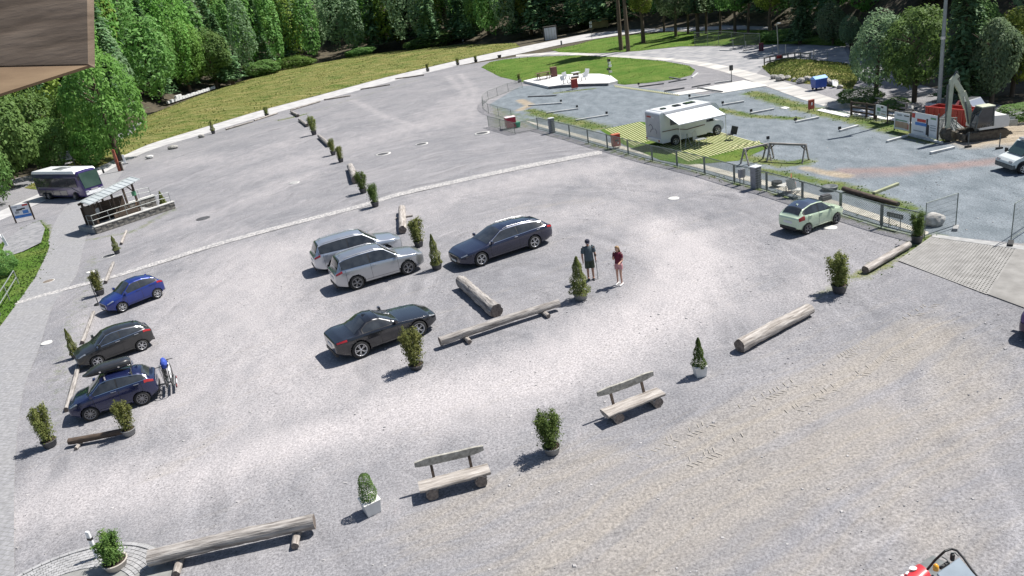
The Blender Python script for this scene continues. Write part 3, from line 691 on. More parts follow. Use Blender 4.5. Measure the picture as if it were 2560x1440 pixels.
# ------------------------------------------------------------------ potted shrubs
def shrub_quads(seed, kind, n):
    rg = np.random.default_rng(seed)
    if kind == 'cone':
        z = rg.random(n) ** 1.25; rad = .30 * (1 - z) ** .75 * (1 + .18 * np.sin(z * 17 + rg.random() * 6)) + .015
        a = rg.random(n) * 6.28; rad = rad * (1 + .14 * np.sin(a * 3 + seed) + .1 * np.sin(a * 7 + z * 9)) * (.8 + .25 * rg.random(n))
        P = np.stack([np.cos(a) * rad, np.sin(a) * rad, .03 + z * .97], -1); NN = np.stack([np.cos(a), np.sin(a), .3 + 0 * a], -1); lf = .021
    elif kind == 'topiary':
        z = rg.random(n); prof = np.interp(z, [0, .1, .3, .5, .58, .7, .85, .95, 1], [.2, .3, .33, .3, .24, .27, .23, .15, .04])
        a = rg.random(n) * 6.28; rad = prof * (.85 + .2 * rg.random(n)) * (1 + .08 * np.sin(a * 4 + z * 7))
        P = np.stack([np.cos(a) * rad, np.sin(a) * rad, .02 + z * .98], -1); NN = np.stack([np.cos(a), np.sin(a), .4 + 0 * a], -1); lf = .02
    else:
        st_ = 13; P, NN = [], []
        for i in range(st_):
            a = rg.random() * 6.28; sp_ = .32 * rg.random() ** .6; top = .62 + .38 * rg.random() * (1 - sp_); k = n // st_
            t = rg.random(k) ** .7; ax = np.cos(a) * sp_ * (.3 + .9 * t); ay = np.sin(a) * sp_ * (.3 + .9 * t)
            d = rg.normal(size=(k, 3)); rr_ = .105 * (1 - .55 * t); P.append(np.stack([ax + d[:, 0] * rr_, ay + d[:, 1] * rr_, .05 + t * top + d[:, 2] * .03], -1)); NN.append(d + [0, 0, .5])
        P = np.concatenate(P); NN = np.concatenate(NN); lf = .026
    return quads(P, NN / np.linalg.norm(NN, axis=1, keepdims=True), lf, rg, 1.25)
SQ = {}
for kd, nn_ in (('cone', 4200), ('topiary', 3400), ('bush', 4200)):
    for v_ in range(3): SQ[kd, v_] = shrub_quads(20 + v_ * 7 + len(kd), kd, nn_)
shrub_cache = {}
POTD = pm('dark grey pot', (.055, .056, .06), (.09, .09, .096), 5, .6)
POTG = pm('grey pot', (.2, .2, .2), (.27, .27, .265), 5, .75, bmp=.1)
POTB = pm('beige stone pot', (.4, .36, .32), (.52, .48, .43), 5, .85, bmp=.2)
POTW = pm('white fibre pot', (.62, .61, .58), (.72, .71, .68), 4, .6)
SOIL = pm('potting soil', (.03, .02, .015), (.07, .05, .035), 20, 1)
def pot_plant(label, base, top, wpx, kind, var, mat, pot='round', potm=None, share=.22, bushw=1.0, rz=0.0, lean=0.0):
    s = mpp(*base); g = G(*base); H = math.hypot(base[0] - top[0], base[1] - top[1]) * s * 1.03
    e = empty('potted_shrub', g, rz); tag(e, label, 'potted plant', 'potted shrubs around the car park')
    r = wpx * s / 2; ph = H * share; mb = MB()
    if pot == 'round':
        mb.lathe([(r * .72, 0), (r * .8, ph * .1), (r * .97, ph * .86), (r * 1.05, ph * .9), (r * 1.05, ph), (r * .93, ph), (r * .9, ph * .88)], 22)
        mb.add([(r * .72 * math.cos(t), r * .72 * math.sin(t), 0) for t in np.linspace(0, 6.28, 22, False)], [list(range(22))])
    else:
        q_ = r * 1.0
        mb.box((0, 0, ph / 2), (q_ * 1.55, q_ * 1.55, ph), taper=1.22)
        mb.box((0, 0, ph + .006), (q_ * 1.98, q_ * 1.98, .03))
    po = mb.build('pot', potm or POTD, e, bevel=.012 if pot != 'round' else 0)
    so_ = MB(); so_.lathe([(.001, ph * .9 + .04 if pot != 'round' else ph * .9), (r * .9, ph * .9 + .04 if pot != 'round' else ph * .9)], 18); so_.build('soil', SOIL, e)
    key = (kind, var, mat.name)
    if key not in shrub_cache: shrub_cache[key] = np_mesh('foliage', SQ[kind, var], 4, mat)
    fh = H - ph * .8; fr = r * 1.18 / .33 * bushw
    link('foliage', shrub_cache[key], e, loc=(0, 0, ph * .8), scale=(fr, fr, fh), rot=(lean, 0, var * 2.1))
    st_ = MB(); st_.tube((0, 0, ph * .7), (0, 0, ph + fh * .5), r * .07, r * .03, 6); st_.build('stem', BARK, e)
    return e
A_ = pot_plant
A_('leafy shrub in beige round pot beside the long log at bottom left', (293, 1418), (252, 1318), 58, 'bush', 0, LF_G, potm=POTB, share=.2, bushw=.95)
A_('clipped green shrub in white square pot left of the nearer bench', (931, 1278), (905, 1172), 46, 'topiary', 0, LF_G, 'square', POTW, .33, .78, rz=.5)
A_('wide green shrub in grey round pot between the two benches', (1381, 1131), (1362, 1012), 44, 'bush', 1, LF_G, potm=POTG, share=.16, bushw=1.2)
A_('small pointed thuja in white square pot between far bench and short log', (1750, 938), (1751, 836), 32, 'cone', 0, LF_G, 'square', POTW, .27, .95, rz=.1)
A_('bushy shrub in dark round pot right of the thick log', (2098, 730), (2105, 628), 38, 'bush', 2, LF_P, potm=POTD, share=.2, bushw=1.2)
A_('shrub in dark pot at the fence end by the boulder', (2292, 606), (2300, 528), 28, 'bush', 0, LF_G, potm=POTD, share=.24, bushw=1.1)
A_('tall thuja in grey pot in front of the man', (1452, 747), (1444, 638), 36, 'cone', 1, LF_P, potm=POTG, share=.17, bushw=1.15)
A_('round shrub in grey pot beside the black roadster', (1042, 920), (1033, 808), 38, 'bush', 1, LF_P, potm=POTD, share=.1, bushw=1.15)
A_('slender thuja in front of the near silver suv', (1093, 672), (1083, 584), 28, 'cone', 2, LF_P, potm=POTD, share=.16, bushw=.95)
A_('wide shrub right of the upright log and far silver suv', (1048, 616), (1040, 543), 25, 'bush', 2, LF_P, potm=POTD, share=.2, bushw=1.35)
A_('shrub on the cobbled strip, nearest of the diagonal row', (939, 516), (932, 457), 20, 'bush', 0, LF_G, potm=POTD, share=.2, bushw=1.2)
A_('shrub next to the short grey log, second in the diagonal row', (909, 482), (901, 427), 19, 'bush', 1, LF_G, potm=POTD, share=.2, bushw=1.2)
A_('shrub third from the cobbled strip in the diagonal row', (853, 405), (848, 365), 14, 'bush', 2, LF_P, potm=POTD, share=.22, bushw=1.1)
A_('shrub fourth from the cobbled strip in the diagonal row', (834, 387), (829, 346), 14, 'bush', 0, LF_P, potm=POTD, share=.22, bushw=1.1)
A_('tallish shrub at the far end of the diagonal row', (786, 337), (778, 290), 14, 'bush', 1, LF_P, potm=POTD, share=.2, bushw=1.15)
A_('small dark shrub at the road edge above the diagonal row', (668, 291), (663, 267), 11, 'bush', 2, LF_P, potm=POTD, share=.25)
A_('small dark thuja at the road edge, middle left', (534, 334), (530, 303), 10, 'cone', 0, LF_P, potm=POTD, share=.25)
A_('leaning dark thuja in front of the timber shelter', (294, 634), (282, 590), 15, 'cone', 1, LF_P, potm=POTD, share=.25)
A_('bushy shrub left of the blue hatchback', (252, 736), (238, 673), 22, 'bush', 0, LF_P, potm=POTD, share=.2, bushw=1.1)
A_('narrow dark thuja left of the grey hatchback', (190, 894), (165, 820), 20, 'cone', 2, LF_P, potm=POTD, share=.16)
A_('leafy shrub at left edge beside the paved lane', (127, 1115), (78, 1010), 36, 'bush', 2, LF_P, potm=POTD, share=.15, bushw=1.05)
A_('yellowish shrub in front of the dark blue car', (325, 1086), (300, 993), 34, 'bush', 1, LF_P, potm=POTG, share=.17, bushw=.95)
for i, (bx, by, ty, lb) in enumerate([(1070, 179, 159, 'potted shrub on the road edge left of the far pair'), (1145, 163, 146, 'left shrub of the far pair at the road edge'), (1190, 155, 139, 'right shrub of the far pair at the road edge'), (1299, 206, 184, 'dark potted shrub at the fence end by the terrace')]):
    A_(lb, (bx, by), (bx - 1, ty), 9, 'bush', i % 3, LF_P, potm=POTD, share=.35, bushw=.85)
mb = MB(); s = mpp(1249, 144); mb.lathe([(.3, 0), (.4, .45), (.44, .5), (.36, .5), (.001, .42)], 16); o = mb.build('empty_pot', POTD, loc=G(1249, 144)); tag(o, 'dark empty tub at the far end of the road edge', 'pot')
# ------------------------------------------------------------------ cars
def smooth(y, k):
    ker = np.exp(-np.linspace(-2, 2, 2 * k + 1) ** 2); ker /= ker.sum()
    yp = np.concatenate([np.full(k, y[0]), y, np.full(k, y[-1])]); return np.convolve(yp, ker, 'valid')
class CarShape:
    NK = 21
    def __init__(s, L, W, top, belt, bot, cab, wroof, nose=.24, tail=.16, sm=7):
        s.L, s.W = L, W; s.u = np.linspace(0, L, 500)
        f = lambda pts, k=sm: smooth(np.interp(s.u, [p[0] for p in pts], [p[1] for p in pts]), k)
        s.top, s.belt, s.bot = f(top), f(belt), f(bot); s.cab = cab
        pw = np.ones(500); a = np.clip(1 - s.u / .75, 0, 1); b = np.clip(1 - (s.L - s.u) / .6, 0, 1)
        s.w = W / 2 * (1 - nose * a ** 2.3 - tail * b ** 2.3)
        uc, rf, rr, rb = cab
        wt = np.interp(s.u, [0, uc, rf, (rf + rr) / 2, rr, rb, L], [.84, .86, wroof, wroof + .015, wroof - .01, .80, .80])
        s.wt = smooth(wt, 10) * s.w * 1.0
    def at(s, arr, u): return float(np.interp(u, s.u, arr))
    def ring(s, u):
        w, wt, zt, zb, z0 = s.at(s.w, u), s.at(s.wt, u), s.at(s.top, u), s.at(s.belt, u), s.at(s.bot, u)
        cr_ = .045 + .02 * (zt > zb + .2); ez = max(zt - cr_, zb + .004); bx = .935 * w; h = zb - z0
        P = [(0, z0 + .02), (.8 * w, z0 + .01), (.935 * w, z0 + .03), (.985 * w, z0 + .18 * h), (1.0 * w, z0 + .45 * h), (.998 * w, z0 + .66 * h), (.978 * w, z0 + .88 * h), (.955 * w, z0 + .96 * h), (bx, zb)]
        for t in (.2, .45, .7, .9): P.append((bx + (wt - bx) * t + .03 * (ez - zb) * math.sin(t * math.pi), zb + (ez - zb) * t))
        P.append((wt, ez))
        for t in (.93, .8, .62, .42, .22, .1, 0): P.append((wt * t, ez + (zt - ez) * (1 - t ** 2.6)))
        return P
    def pt(s, u, k, side=1, off=0.0):
        P = s.ring(u); k = min(max(k, 0), len(P) - 1.001); i = int(k); f = k - i
        y, z = P[i][0] * (1 - f) + P[i + 1][0] * f, P[i][1] * (1 - f) + P[i + 1][1] * f
        dy, dz = P[i + 1][0] - P[i][0], P[i + 1][1] - P[i][1]; l = math.hypot(dy, dz) + 1e-9
        y += off * dz / l; z -= off * dy / l
        return Vector((s.L / 2 - u, side * y, z))
    def patch(s, us, ks, off, side=1):
        mb = MB(); g = [[s.pt(u, (k(u) if callable(k) else k), side, off) for k in ks] for u in us]
        mb.rings(g, closed=False, caps=False); return mb
K_BELT, K_EDGE, K_MID = 8, 13, 20
def merge(*ms):
    r = MB()
    for m_ in ms: r.add(m_.v, m_.f)
    r.sm = [True] * len(r.f); return r
def wheel_meshes(r, wd, spokes, twin, rimmat, key, cache={}):
    if key in cache: return cache[key]
    t = MB(); t.lathe([(r * .66, -wd / 2), (r * .86, -wd / 2), (r * .96, -wd * .42), (r, -wd * .25), (r, wd * .25), (r * .96, wd * .42), (r * .86, wd / 2), (r * .66, wd / 2)], 30, axis='Y')
    tm = t.mesh('tyre', TYRE); m_ = MB()
    m_.lathe([(r * .70, wd * .5), (r * .66, wd * .52), (r * .62, wd * .44), (r * .62, -wd * .3)], 30, axis='Y', mi=0)
    m_.lathe([(.001, wd * .1), (r * .63, wd * .1)], 24, axis='Y', mi=1)
    m_.lathe([(.001, wd * .47), (r * .12, wd * .46), (r * .16, wd * .36)], 14, axis='Y', mi=0)
    for i in range(spokes):
        a = 6.283 * i / spokes
        for da in ((-.16, .16) if twin else (0,)):
            p = Vector((math.cos(a + da * .4) * r * .1, wd * .40, math.sin(a + da * .4) * r * .1)); q_ = Vector((math.cos(a + da) * r * .66, wd * .44, math.sin(a + da) * r * .66))
            m_.bar(p, q_, r * (.07 if twin else .15) * (5 / spokes) ** .5, wd * .1, up=(0, 1, 0))
    wm = m_.mesh('wheel', [rimmat, BLACK]); cache[key] = (tm, wm); return cache[key]
def car(name, label, sh, pmat, front_w, rear_w, ovf, r, near, rim=ALLOY, spokes=5, twin=True, glass=GLASS, chrome=False, rails=None, doors=4, roofm=None, cat='car', ds=1.0, tails=None, clad=False, extra=None, group='cars parked on the gravel'):
    """front_w, rear_w: photo pixels of the visible wheel hubs; near: +1 if the left side (y>0) faces us"""
    zc = r * ds
    a, b_ = G(*front_w, zc), G(*rear_w, zc); d = (a - b_); d.z = 0; wb_px = d.length; d.normalize()
    left = Vector((-d.y, d.x, 0)); hub_y = sh.W / 2 - .11
    wb = sh.wb; L = sh.L; x_f = L / 2 - ovf; mid = (a + b_) / 2
    org = mid - d * (x_f - wb / 2) - left * near * hub_y; org.z = 0
    e = empty(name, org, math.atan2(d.y, d.x)); tag(e, label, cat, group)
    # body shell with wheel openings
    us = [0, .015, .04, .08] + list(np.linspace(.12, L - .12, 120)) + [L - .08, L - .04, L - .015, L]
    rings = []
    for side_u, du in ((us[0], -1),):
        pass
    def ring3(u, inset=0, dx=0):
        P0_ = sh.ring(u); P = []
        for i_ in range(len(P0_) - 1):
            m__ = 4 if 2 <= i_ < 8 else 1
            P += [(P0_[i_][0] + (P0_[i_ + 1][0] - P0_[i_][0]) * j_ / m__, P0_[i_][1] + (P0_[i_ + 1][1] - P0_[i_][1]) * j_ / m__) for j_ in range(m__)]
        P.append(P0_[-1]); zc_ = (P[0][1] + P[-1][1]) / 2
        pts = [Vector((L / 2 - u + dx, y * (1 - inset), zc_ + (z - zc_) * (1 - inset * 1.6))) for y, z in P]
        return pts + [Vector((p.x, -p.y, p.z)) for p in pts[-2:0:-1]]
    rings = [ring3(0, .16, .07), ring3(0, .05, .045)] + [ring3(u) for u in us] + [ring3(L, .05, -.04), ring3(L, .16, -.06)]
    mb = MB(); mb.rings(rings)
    xf, xr = x_f, x_f - wb; ra = r * 1.16
    kf, km, ks_ = [], [], []
    for f, mi, sm_ in zip(mb.f, mb.mi, mb.sm):
        c = sum((Vector(mb.v[i]) for i in f), Vector()) / len(f)
        if len(f) == 4 and abs(c.y) > .55 * sh.W / 2 and any((c.x - xx) ** 2 + (c.z - r) ** 2 < ra * ra for xx in (xf, xr)): continue
        kf.append(f); km.append(mi); ks_.append(sm_)
    mb.f, mb.mi, mb.sm = kf, km, ks_
    body = mb.build('body', pmat, e)
    ub = MB(); ub.box((0, 0, .42), (L * .86, sh.W * .66, .4)); ub.build('underbody', BLACK, body)
    for xx in (xf, xr):
        for sd_ in (1, -1):
            pts = []; ar = MB()
            for t in np.linspace(-.25, math.pi + .25, 22):
                x_, z_ = xx + math.cos(t) * ra, r + math.sin(t) * ra
                u_ = L / 2 - x_; y_ = sh.at(sh.w, min(max(u_, .02), L - .02)) * .985
                pts.append((Vector((x_, sd_ * (y_ + .006), max(z_, sh.at(sh.bot, u_) + .02))), Vector((xx + math.cos(t) * ra * 1.09, sd_ * (y_ + .008), max(r + math.sin(t) * ra * 1.09, sh.at(sh.bot, u_) + .02))), Vector((x_, sd_ * (y_ - .16), max(z_, sh.at(sh.bot, u_) + .02)))))
            ar.rings([[p[2], p[0], p[1]] for p in pts], closed=False, caps=False); ar.build('wheel_arch', BLACK if clad else [pmat], body)
    tm, wm = wheel_meshes(r, .22, spokes, twin, rim, (round(r, 3), spokes, twin, rim.name))
    for xx in (xf, xr):
        for sd_ in (1, -1):
            wo = link('wheel', wm, e, (xx, sd_ * hub_y, r), (0, 0, 0 if sd_ > 0 else math.pi)); link('tyre', tm, wo)
    uc, rf, rr, rb = sh.cab
    def kz(u, z):                                     # ring index on the window flank for a height
        P = sh.ring(u); zb, ez = P[K_BELT][1], P[K_EDGE][1]
        zs = [P[i][1] for i in range(K_BELT, K_EDGE + 1)]; return float(np.interp(z, zs, range(K_BELT, K_EDGE + 1)))
    def win(u0, u1, off, lo=.03, hi=.055, nn=22):
        ks = [(lambda u, t=t: (lambda zb, ez: kz(u, zb + lo + t * max(ez - hi - zb - lo, .002)))(sh.ring(u)[K_BELT][1], sh.ring(u)[K_EDGE][1])) for t in (0, .33, .66, 1)]
        return ks, np.linspace(u0, u1, nn)
    ua = uc + (rf - uc) * .22; ud = min(rb - .06, rr + (rb - rr) * .42)
    trim = []
    for sd_ in (1, -1):
        ks, uu = win(ua - .05, ud + .03, .004, .012, .035, 40); trim.append(sh.patch(uu, ks, .004, sd_))
    merge(*trim).build('window_frame', BLACK, body)
    if chrome:
        cm = []
        for sd_ in (1, -1):
            uu = np.linspace(ua - .05, ud + .03, 40)
            cm.append(sh.patch(uu, [lambda u: kz(u, sh.ring(u)[K_BELT][1] + .0), lambda u: kz(u, sh.ring(u)[K_BELT][1] + .02)], .007, sd_))
            cm.append(sh.patch(uu, [lambda u: kz(u, sh.ring(u)[K_EDGE][1] - .045), lambda u: kz(u, sh.ring(u)[K_EDGE][1] - .024)], .007, sd_))
        merge(*cm).build('chrome_trim', CHROME, body)
    cuts = [ua, (uc + rb) / 2 - .06 if doors == 4 else rr - .1, rr + .12 if doors == 4 else ud, ud] if doors == 4 else [ua, ud]
    for sd_ in (1, -1):
        for c0, c1 in zip(cuts[:-1], cuts[1:]):
            if c1 - c0 < .15: continue
            ks, uu = win(c0 + .025, c1 - .025, .008); sh.patch(uu, ks, .009, sd_).build('side_window', glass, e)
    def cross(u0, u1, inset, off, nn=14):
        m_ = MB(); g = []
        for u in np.linspace(u0, u1, nn):
            kk = [K_EDGE + inset + t * (K_MID - K_EDGE - inset) for t in np.linspace(0, 1, 6)]
            row = [sh.pt(u, k, 1, 0) for k in kk]; nx = 0
            z1, z2 = sh.at(sh.top, max(u - .03, 0)), sh.at(sh.top, min(u + .03, L)); sl = (z2 - z1) / .06; nv = Vector((sl, 0, 1)).normalized()
            row = [p + nv * off for p in row]; g.append(row + [Vector((p.x, -p.y, p.z)) for p in row[::-1]][1:])
        m_.rings(g, closed=False, caps=False); return m_
    cross(uc + .05, rf - .02, .55, .008).build('windscreen', glass, e)
    cross(rr + .05, rb - .06, .75, .009).build('rear_window', glass, e)
    if roofm: cross(rf - .02, rr + .06, .02, .006, 20).build('roof', roofm, body)
    # lamps
    for sd_ in (1, -1):
        sh.patch(np.linspace(.0, .3, 8), [6.2, 6.7, 7.2, 7.7], .006, sd_).build('headlight', LAMPW, e)
        t0, t1, k0, k1 = tails or (.32, 0, 5.9, 7.8)
        sh.patch(np.linspace(L - t0, L - t1, 8), np.linspace(k0, k1, 4), .007, sd_).build('tail_light', LAMPR, e)
    gr = MB(); zf = sh.at(sh.belt, 0); gr.box((L / 2 + .055, 0, zf * .80), (.05, sh.W * .42, .12)); gr.box((L / 2 + .05, 0, zf * .45), (.05, sh.W * .5, .1)); gr.build('grille', BLACK, body)
    pl = MB(); pl.box((L / 2 + .09, 0, zf * .6), (.02, .5, .11)); pl.build('number_plate', PLATE, e)
    pl = MB(); zr = sh.at(sh.belt, L); pl.box((-L / 2 - .065, 0, zr * .72), (.02, .5, .11)); pl.build('number_plate', PLATE, e)
    bu = MB(); bu.box((-L / 2 - .02, 0, .34), (.12, sh.W * .66, .16)); bu.build('bumper', BLACK, body, bevel=.02)
    # shut lines, handles, mirrors
    sl = []
    seams = [uc + .18, (uc + rb) / 2 - .06] + ([rr - .05] if doors == 4 else [])
    for u0 in seams:
        for sd_ in (1, -1):
            sl.append(sh.patch([u0 - .006, u0 + .006], [3, 4, 5, 6, 7, 7.9], .003, sd_))
    for sd_ in (1, -1): sl.append(sh.patch(np.linspace(seams[0], seams[-1] + (.0 if doors == 4 else .0), 10), [3, 3.06], .003, sd_))
    bonnet = [sh.patch(np.linspace(.12, uc - .02, 20), [K_EDGE + .35, K_EDGE + .45], .003, sd_) for sd_ in (1, -1)]
    merge(*sl, *bonnet).build('shut_line', BLACK, body)
    for u0 in seams[1:]:
        for sd_ in (1, -1):
            h_ = MB(); p = sh.pt(u0 - .16, 6.6, sd_, .02); h_.box(p, (.19, .03, .028)); h_.build('door_handle', CHROME if chrome else pmat, e, bevel=.008)
    for sd_ in (1, -1):
        p = sh.pt(ua + .05, K_BELT + .5, sd_, .1); mm = MB(); mm.box(p + Vector((0, sd_ * .02, .03)), (.12, .2, .14), taper=.85); mm.bar(p + Vector((0, -sd_ * .12, -.02)), p, .04, .03)
        mm.build('mirror', pmat if not clad else pmat, e, bevel=.03)
    if rails:
        for sd_ in (1, -1):
            mm = MB(); pts = [sh.pt(u, K_EDGE + .7, sd_, .035 if i not in (0, 8) else .0) for i, u in enumerate(np.linspace(rf + .15, rr - .05, 9))]; mm.path(pts, .016, 6); mm.build('roof_rail', rails, e)
    fin = MB(); p = Vector((L / 2 - rr + .12, 0, sh.at(sh.top, rr - .12))); fin.add([p + Vector(q_) for q_ in ((.1, .02, 0), (.1, -.02, 0), (-.08, -.025, 0), (-.08, .025, 0), (-.07, 0, .07))], [(0, 1, 4), (1, 2, 4), (2, 3, 4), (3, 0, 4), (3, 2, 1, 0)]); fin.build('aerial_fin', pmat, e)
    if extra: extra(e, sh)
    return e
def shape(L, W, H, wb, ovf, kind, sx=1.0, sz=1.0):
    """proportions by body type; z values in metres for a real car, then scaled"""
    if kind == 'suv':
        top = [(0, .86), (.25, .97), (1.15, 1.09), (1.25, 1.12), (1.95, H - .05), (2.35, H), (3.2, H), (L - .62, H - .05), (L - .3, H - .12), (L - .08, 1.08), (L, .98)]
        belt = [(0, .80), (.3, .93), (1.2, 1.01), (2.4, 1.06), (L - .3, 1.10), (L, .97)]; cab = (1.2, 2.0, L - .42, L - .07); wr = .67
    elif kind == 'estate':
        top = [(0, .70), (.3, .80), (1.25, .94), (1.35, .97), (2.2, H - .05), (2.6, H), (3.4, H - .01), (L - .9, H - .08), (L - .5, H - .17), (L - .1, 1.0), (L, .92)]
        belt = [(0, .66), (.3, .77), (1.3, .89), (2.6, .95), (L - .3, 1.0), (L, .91)]; cab = (1.32, 2.25, L - .62, L - .08); wr = .63
    elif kind == 'hatch':
        top = [(0, .74), (.25, .85), (.95, .97), (1.05, 1.0), (1.78, H - .05), (2.15, H), (2.7, H), (L - .75, H - .09), (L - .45, H - .17), (L - .1, 1.02), (L, .94)]
        belt = [(0, .70), (.3, .82), (1.0, .91), (2.2, .97), (L - .3, 1.03), (L, .93)]; cab = (1.0, 1.85, L - .58, L - .08); wr = .64
    else:   # roadster coupe: long bonnet, short boot
        top = [(0, .66), (.3, .76), (1.3, .88), (1.55, .92), (2.25, H - .04), (2.55, H), (2.8, H - .03), (3.35, .97), (3.5, .95), (L - .25, .93), (L, .86)]
        belt = [(0, .62), (.3, .73), (1.5, .86), (2.6, .89), (L - .3, .91), (L, .85)]; cab = (1.5, 2.3, 2.78, 3.42); wr = .62
    bot = [(0, .3), (.35, .21), (L - .4, .23), (L, .34)]
    f = lambda pts: [(u * sx, z * sz) for u, z in pts]
    sh = CarShape(L * sx, W * (sx + sz) / 2, f(top), f(belt), f(bot), tuple(c * sx for c in cab), wr)
    sh.wb = wb * sx; sh.ovf = ovf * sx; return sh
SILVER = paint('silver paint', (.42, .43, .45), .75, .3); SILVER2 = paint('pale silver paint', (.5, .52, .56), .7, .28)
NAVYB = paint('near black blue paint', (.016, .019, .045), .35, .25); BLK = paint('black paint', (.014, .015, .02), .25, .22)
BLUE = paint('bright blue paint', (.012, .03, .2), .35, .28); GREYD = paint('dark grey paint', (.03, .03, .031), .4, .3)
NAVY = paint('navy paint', (.012, .018, .07), .4, .26); MINT = paint('pale mint paint', (.55, .66, .48), .1, .3); SLATE = paint('slate blue roof paint', (.06, .08, .13), .4, .25)

sh = shape(4.5, 1.84, 1.68, 2.68, .92, 'suv', 1.0, 1.03)
car('silver_suv', 'light silver suv with roof rails nearest the roadster, nose to the slender thuja', sh, SILVER, (1021, 667.5), (890, 706), sh.ovf, .365, -1, rim=ALLOYD, spokes=5, chrome=True, rails=ALLOY, clad=True)
sh = shape(4.7, 1.88, 1.67, 2.79, .93, 'suv', 1.0, 1.02)
car('silver_suv', 'pale silver suv behind the other silver one, nose to the upright log', sh, SILVER2, (972, 627), (832, 664), sh.ovf, .365, -1, rim=ALLOYD, spokes=5, chrome=False, rails=ALLOY, clad=True)
sh = shape(4.94, 1.88, 1.46, 2.92, .92, 'estate', 1.07, 1.05)
car('dark_estate_car', 'dark blue-black estate car with chrome window lines, parked apart in the middle', sh, NAVYB, (1201, 647.5), (1336, 604), sh.ovf, .365, 1, rim=ALLOY, spokes=5, chrome=True, rails=ALLOY)
sh = shape(4.13, 1.81, 1.30, 2.43, .86, 'coupe', 1.03, 1.06)
car('black_roadster', 'black two-seat roadster with closed roof and long bonnet beside the long thin log', sh, BLK, (1050, 819), (895, 875), sh.ovf, .365, -1, rim=ALLOY, spokes=5, doors=2, tails=(.42, .02, 6.0, 7.6))
sh = shape(3.95, 1.7, 1.5, 2.51, .8, 'hatch', .75, .9)
car('blue_hatchback', 'bright blue small hatchback, furthest of the left row', sh, BLUE, (304, 767.5), (392.5, 733), sh.ovf, .27, 1, rim=ALLOY, spokes=7, twin=False)
sh = shape(4.3, 1.8, 1.46, 2.65, .88, 'hatch', .705, .9)
car('grey_hatchback', 'dark grey hatchback between the blue one and the one with roof box', sh, GREYD, (242.5, 902.5), (354.5, 862), sh.ovf, .265, 1, rim=ALLOY, spokes=6, twin=False, chrome=True)
ROOFBOX = pm('roof box shell', (.02, .02, .022), (.03, .03, .032), 8, .35, coat=.5)
def with_box(e, sh):
    L = sh.L; zt = sh.at(sh.top, 1.9)
    bars = []
    for u in (sh.cab[1] + .2, sh.cab[2] - .25):
        mb = MB(); z = sh.at(sh.top, u) + .07; mb.bar((L / 2 - u, -.52, z), (L / 2 - u, .52, z), .05, .03)
        for y in (-.5, .5): mb.bar((L / 2 - u, y, z), (L / 2 - u, y * 1.02, z - .12), .05, .05)
        mb.build('roof_bar', CHROME, e)
sh = shape(4.45, 1.8, 1.47, 2.7, .9, 'hatch', .67, .95)
navy = car('navy_hatchback', 'navy blue hatchback carrying roof box and bicycle rack, nearest of the left row', sh, NAVY, (226, 1033), (356, 994), sh.ovf, .28, 1, rim=ALLOYD, spokes=10, twin=False, chrome=True, extra=with_box)
NS = sh
sh = shape(3.84, 1.7, 1.5, 2.45, .78, 'hatch', .78, .93)
car('mint_hatchback', 'pale mint small hatchback with slate blue roof parked by the mesh fence', sh, MINT, (2085, 546), (2019, 570), sh.ovf, .275, -1, rim=ALLOYD, spokes=5, roofm=SLATE, tails=(.3, .0, 5.2, 7.6))

# roof box lying on the bars of the navy car, rack with folded bicycles behind it
def car_local(e, p): return e.matrix_basis @ Vector(p)
L = NS.L; zt = NS.at(NS.top, (NS.cab[1] + NS.cab[2]) / 2) + .09
mb = MB(); rgs = []
for t in np.linspace(0, 1, 18):
    x = (1 - 2 * t) * .86; wd_ = .34 * (1 - abs(2 * t - 1.05) ** 4) ** .5 if abs(2 * t - 1.05) < 1 else .03; h_ = .3 * (1 - max(0, 1 - t * 2.2) ** 2) * (1 - max(0, (t - .9) * 10) ** 2 * .35)
    wd_ = max(wd_, .06); h_ = max(h_, .05)
    rgs.append([Vector((x, wd_ * c_, h_ * .42 + h_ * .5 * s_)) for c_, s_ in [(math.copysign(abs(math.cos(a)) ** .5, math.cos(a)), math.copysign(abs(math.sin(a)) ** .6, math.sin(a))) for a in np.linspace(0, 6.283, 18, False)]])
mb.rings(rgs)
e = empty('roof_box', car_local(navy, (-.02, -.14, zt)), navy.rotation_euler.z); tag(e, 'glossy black roof box strapped on the navy hatchback', 'roof box')
mb.build('shell', ROOFBOX, e)
mb = MB(); mb.bar((-.8, -.345, .15), (.65, -.35, .13), .012, .02); mb.bar((-.8, .345, .15), (.65, .35, .13), .012, .02); mb.build('seam', BLACK, e)
mb = MB(); mb.box((-.45, .36, .12), (.06, .02, .05)); mb.box((.2, .36, .12), (.06, .02, .05)); mb.build('lock', CHROME, e)
e = empty('bicycle_rack', car_local(navy, (-L / 2 - .42, 0, .32)), navy.rotation_euler.z); tag(e, 'bicycle rack with red lamps mounted behind the navy hatchback', 'bicycle rack')
mb = MB(); mb.bar((.36, 0, 0), (-.15, 0, 0), .06, .05); [mb.bar((x, -.55, .04), (x, .55, .04), .1, .025) for x in (-.14, .06)]; mb.build('frame', STEEL_D, e)
mb = MB(); mb.tube((.12, -.2, 0), (.16, -.2, .72), .018); mb.tube((.12, .2, 0), (.16, .2, .72), .018); mb.tube((.16, -.2, .72), (.16, .2, .72), .018); mb.build('hoop', CHROME, e)
mb = MB(); mb.box((-.24, 0, -.06), (.03, .95, .12)); mb.build('light_board', BLACK, e)
for y in (-.4, .4): mb = MB(); mb.box((-.262, y, -.06), (.02, .14, .09)); mb.build('tail_light', LAMPR, e)
mb = MB(); mb.box((-.262, 0, -.06), (.02, .44, .1)); mb.build('number_plate', PLATE, e)
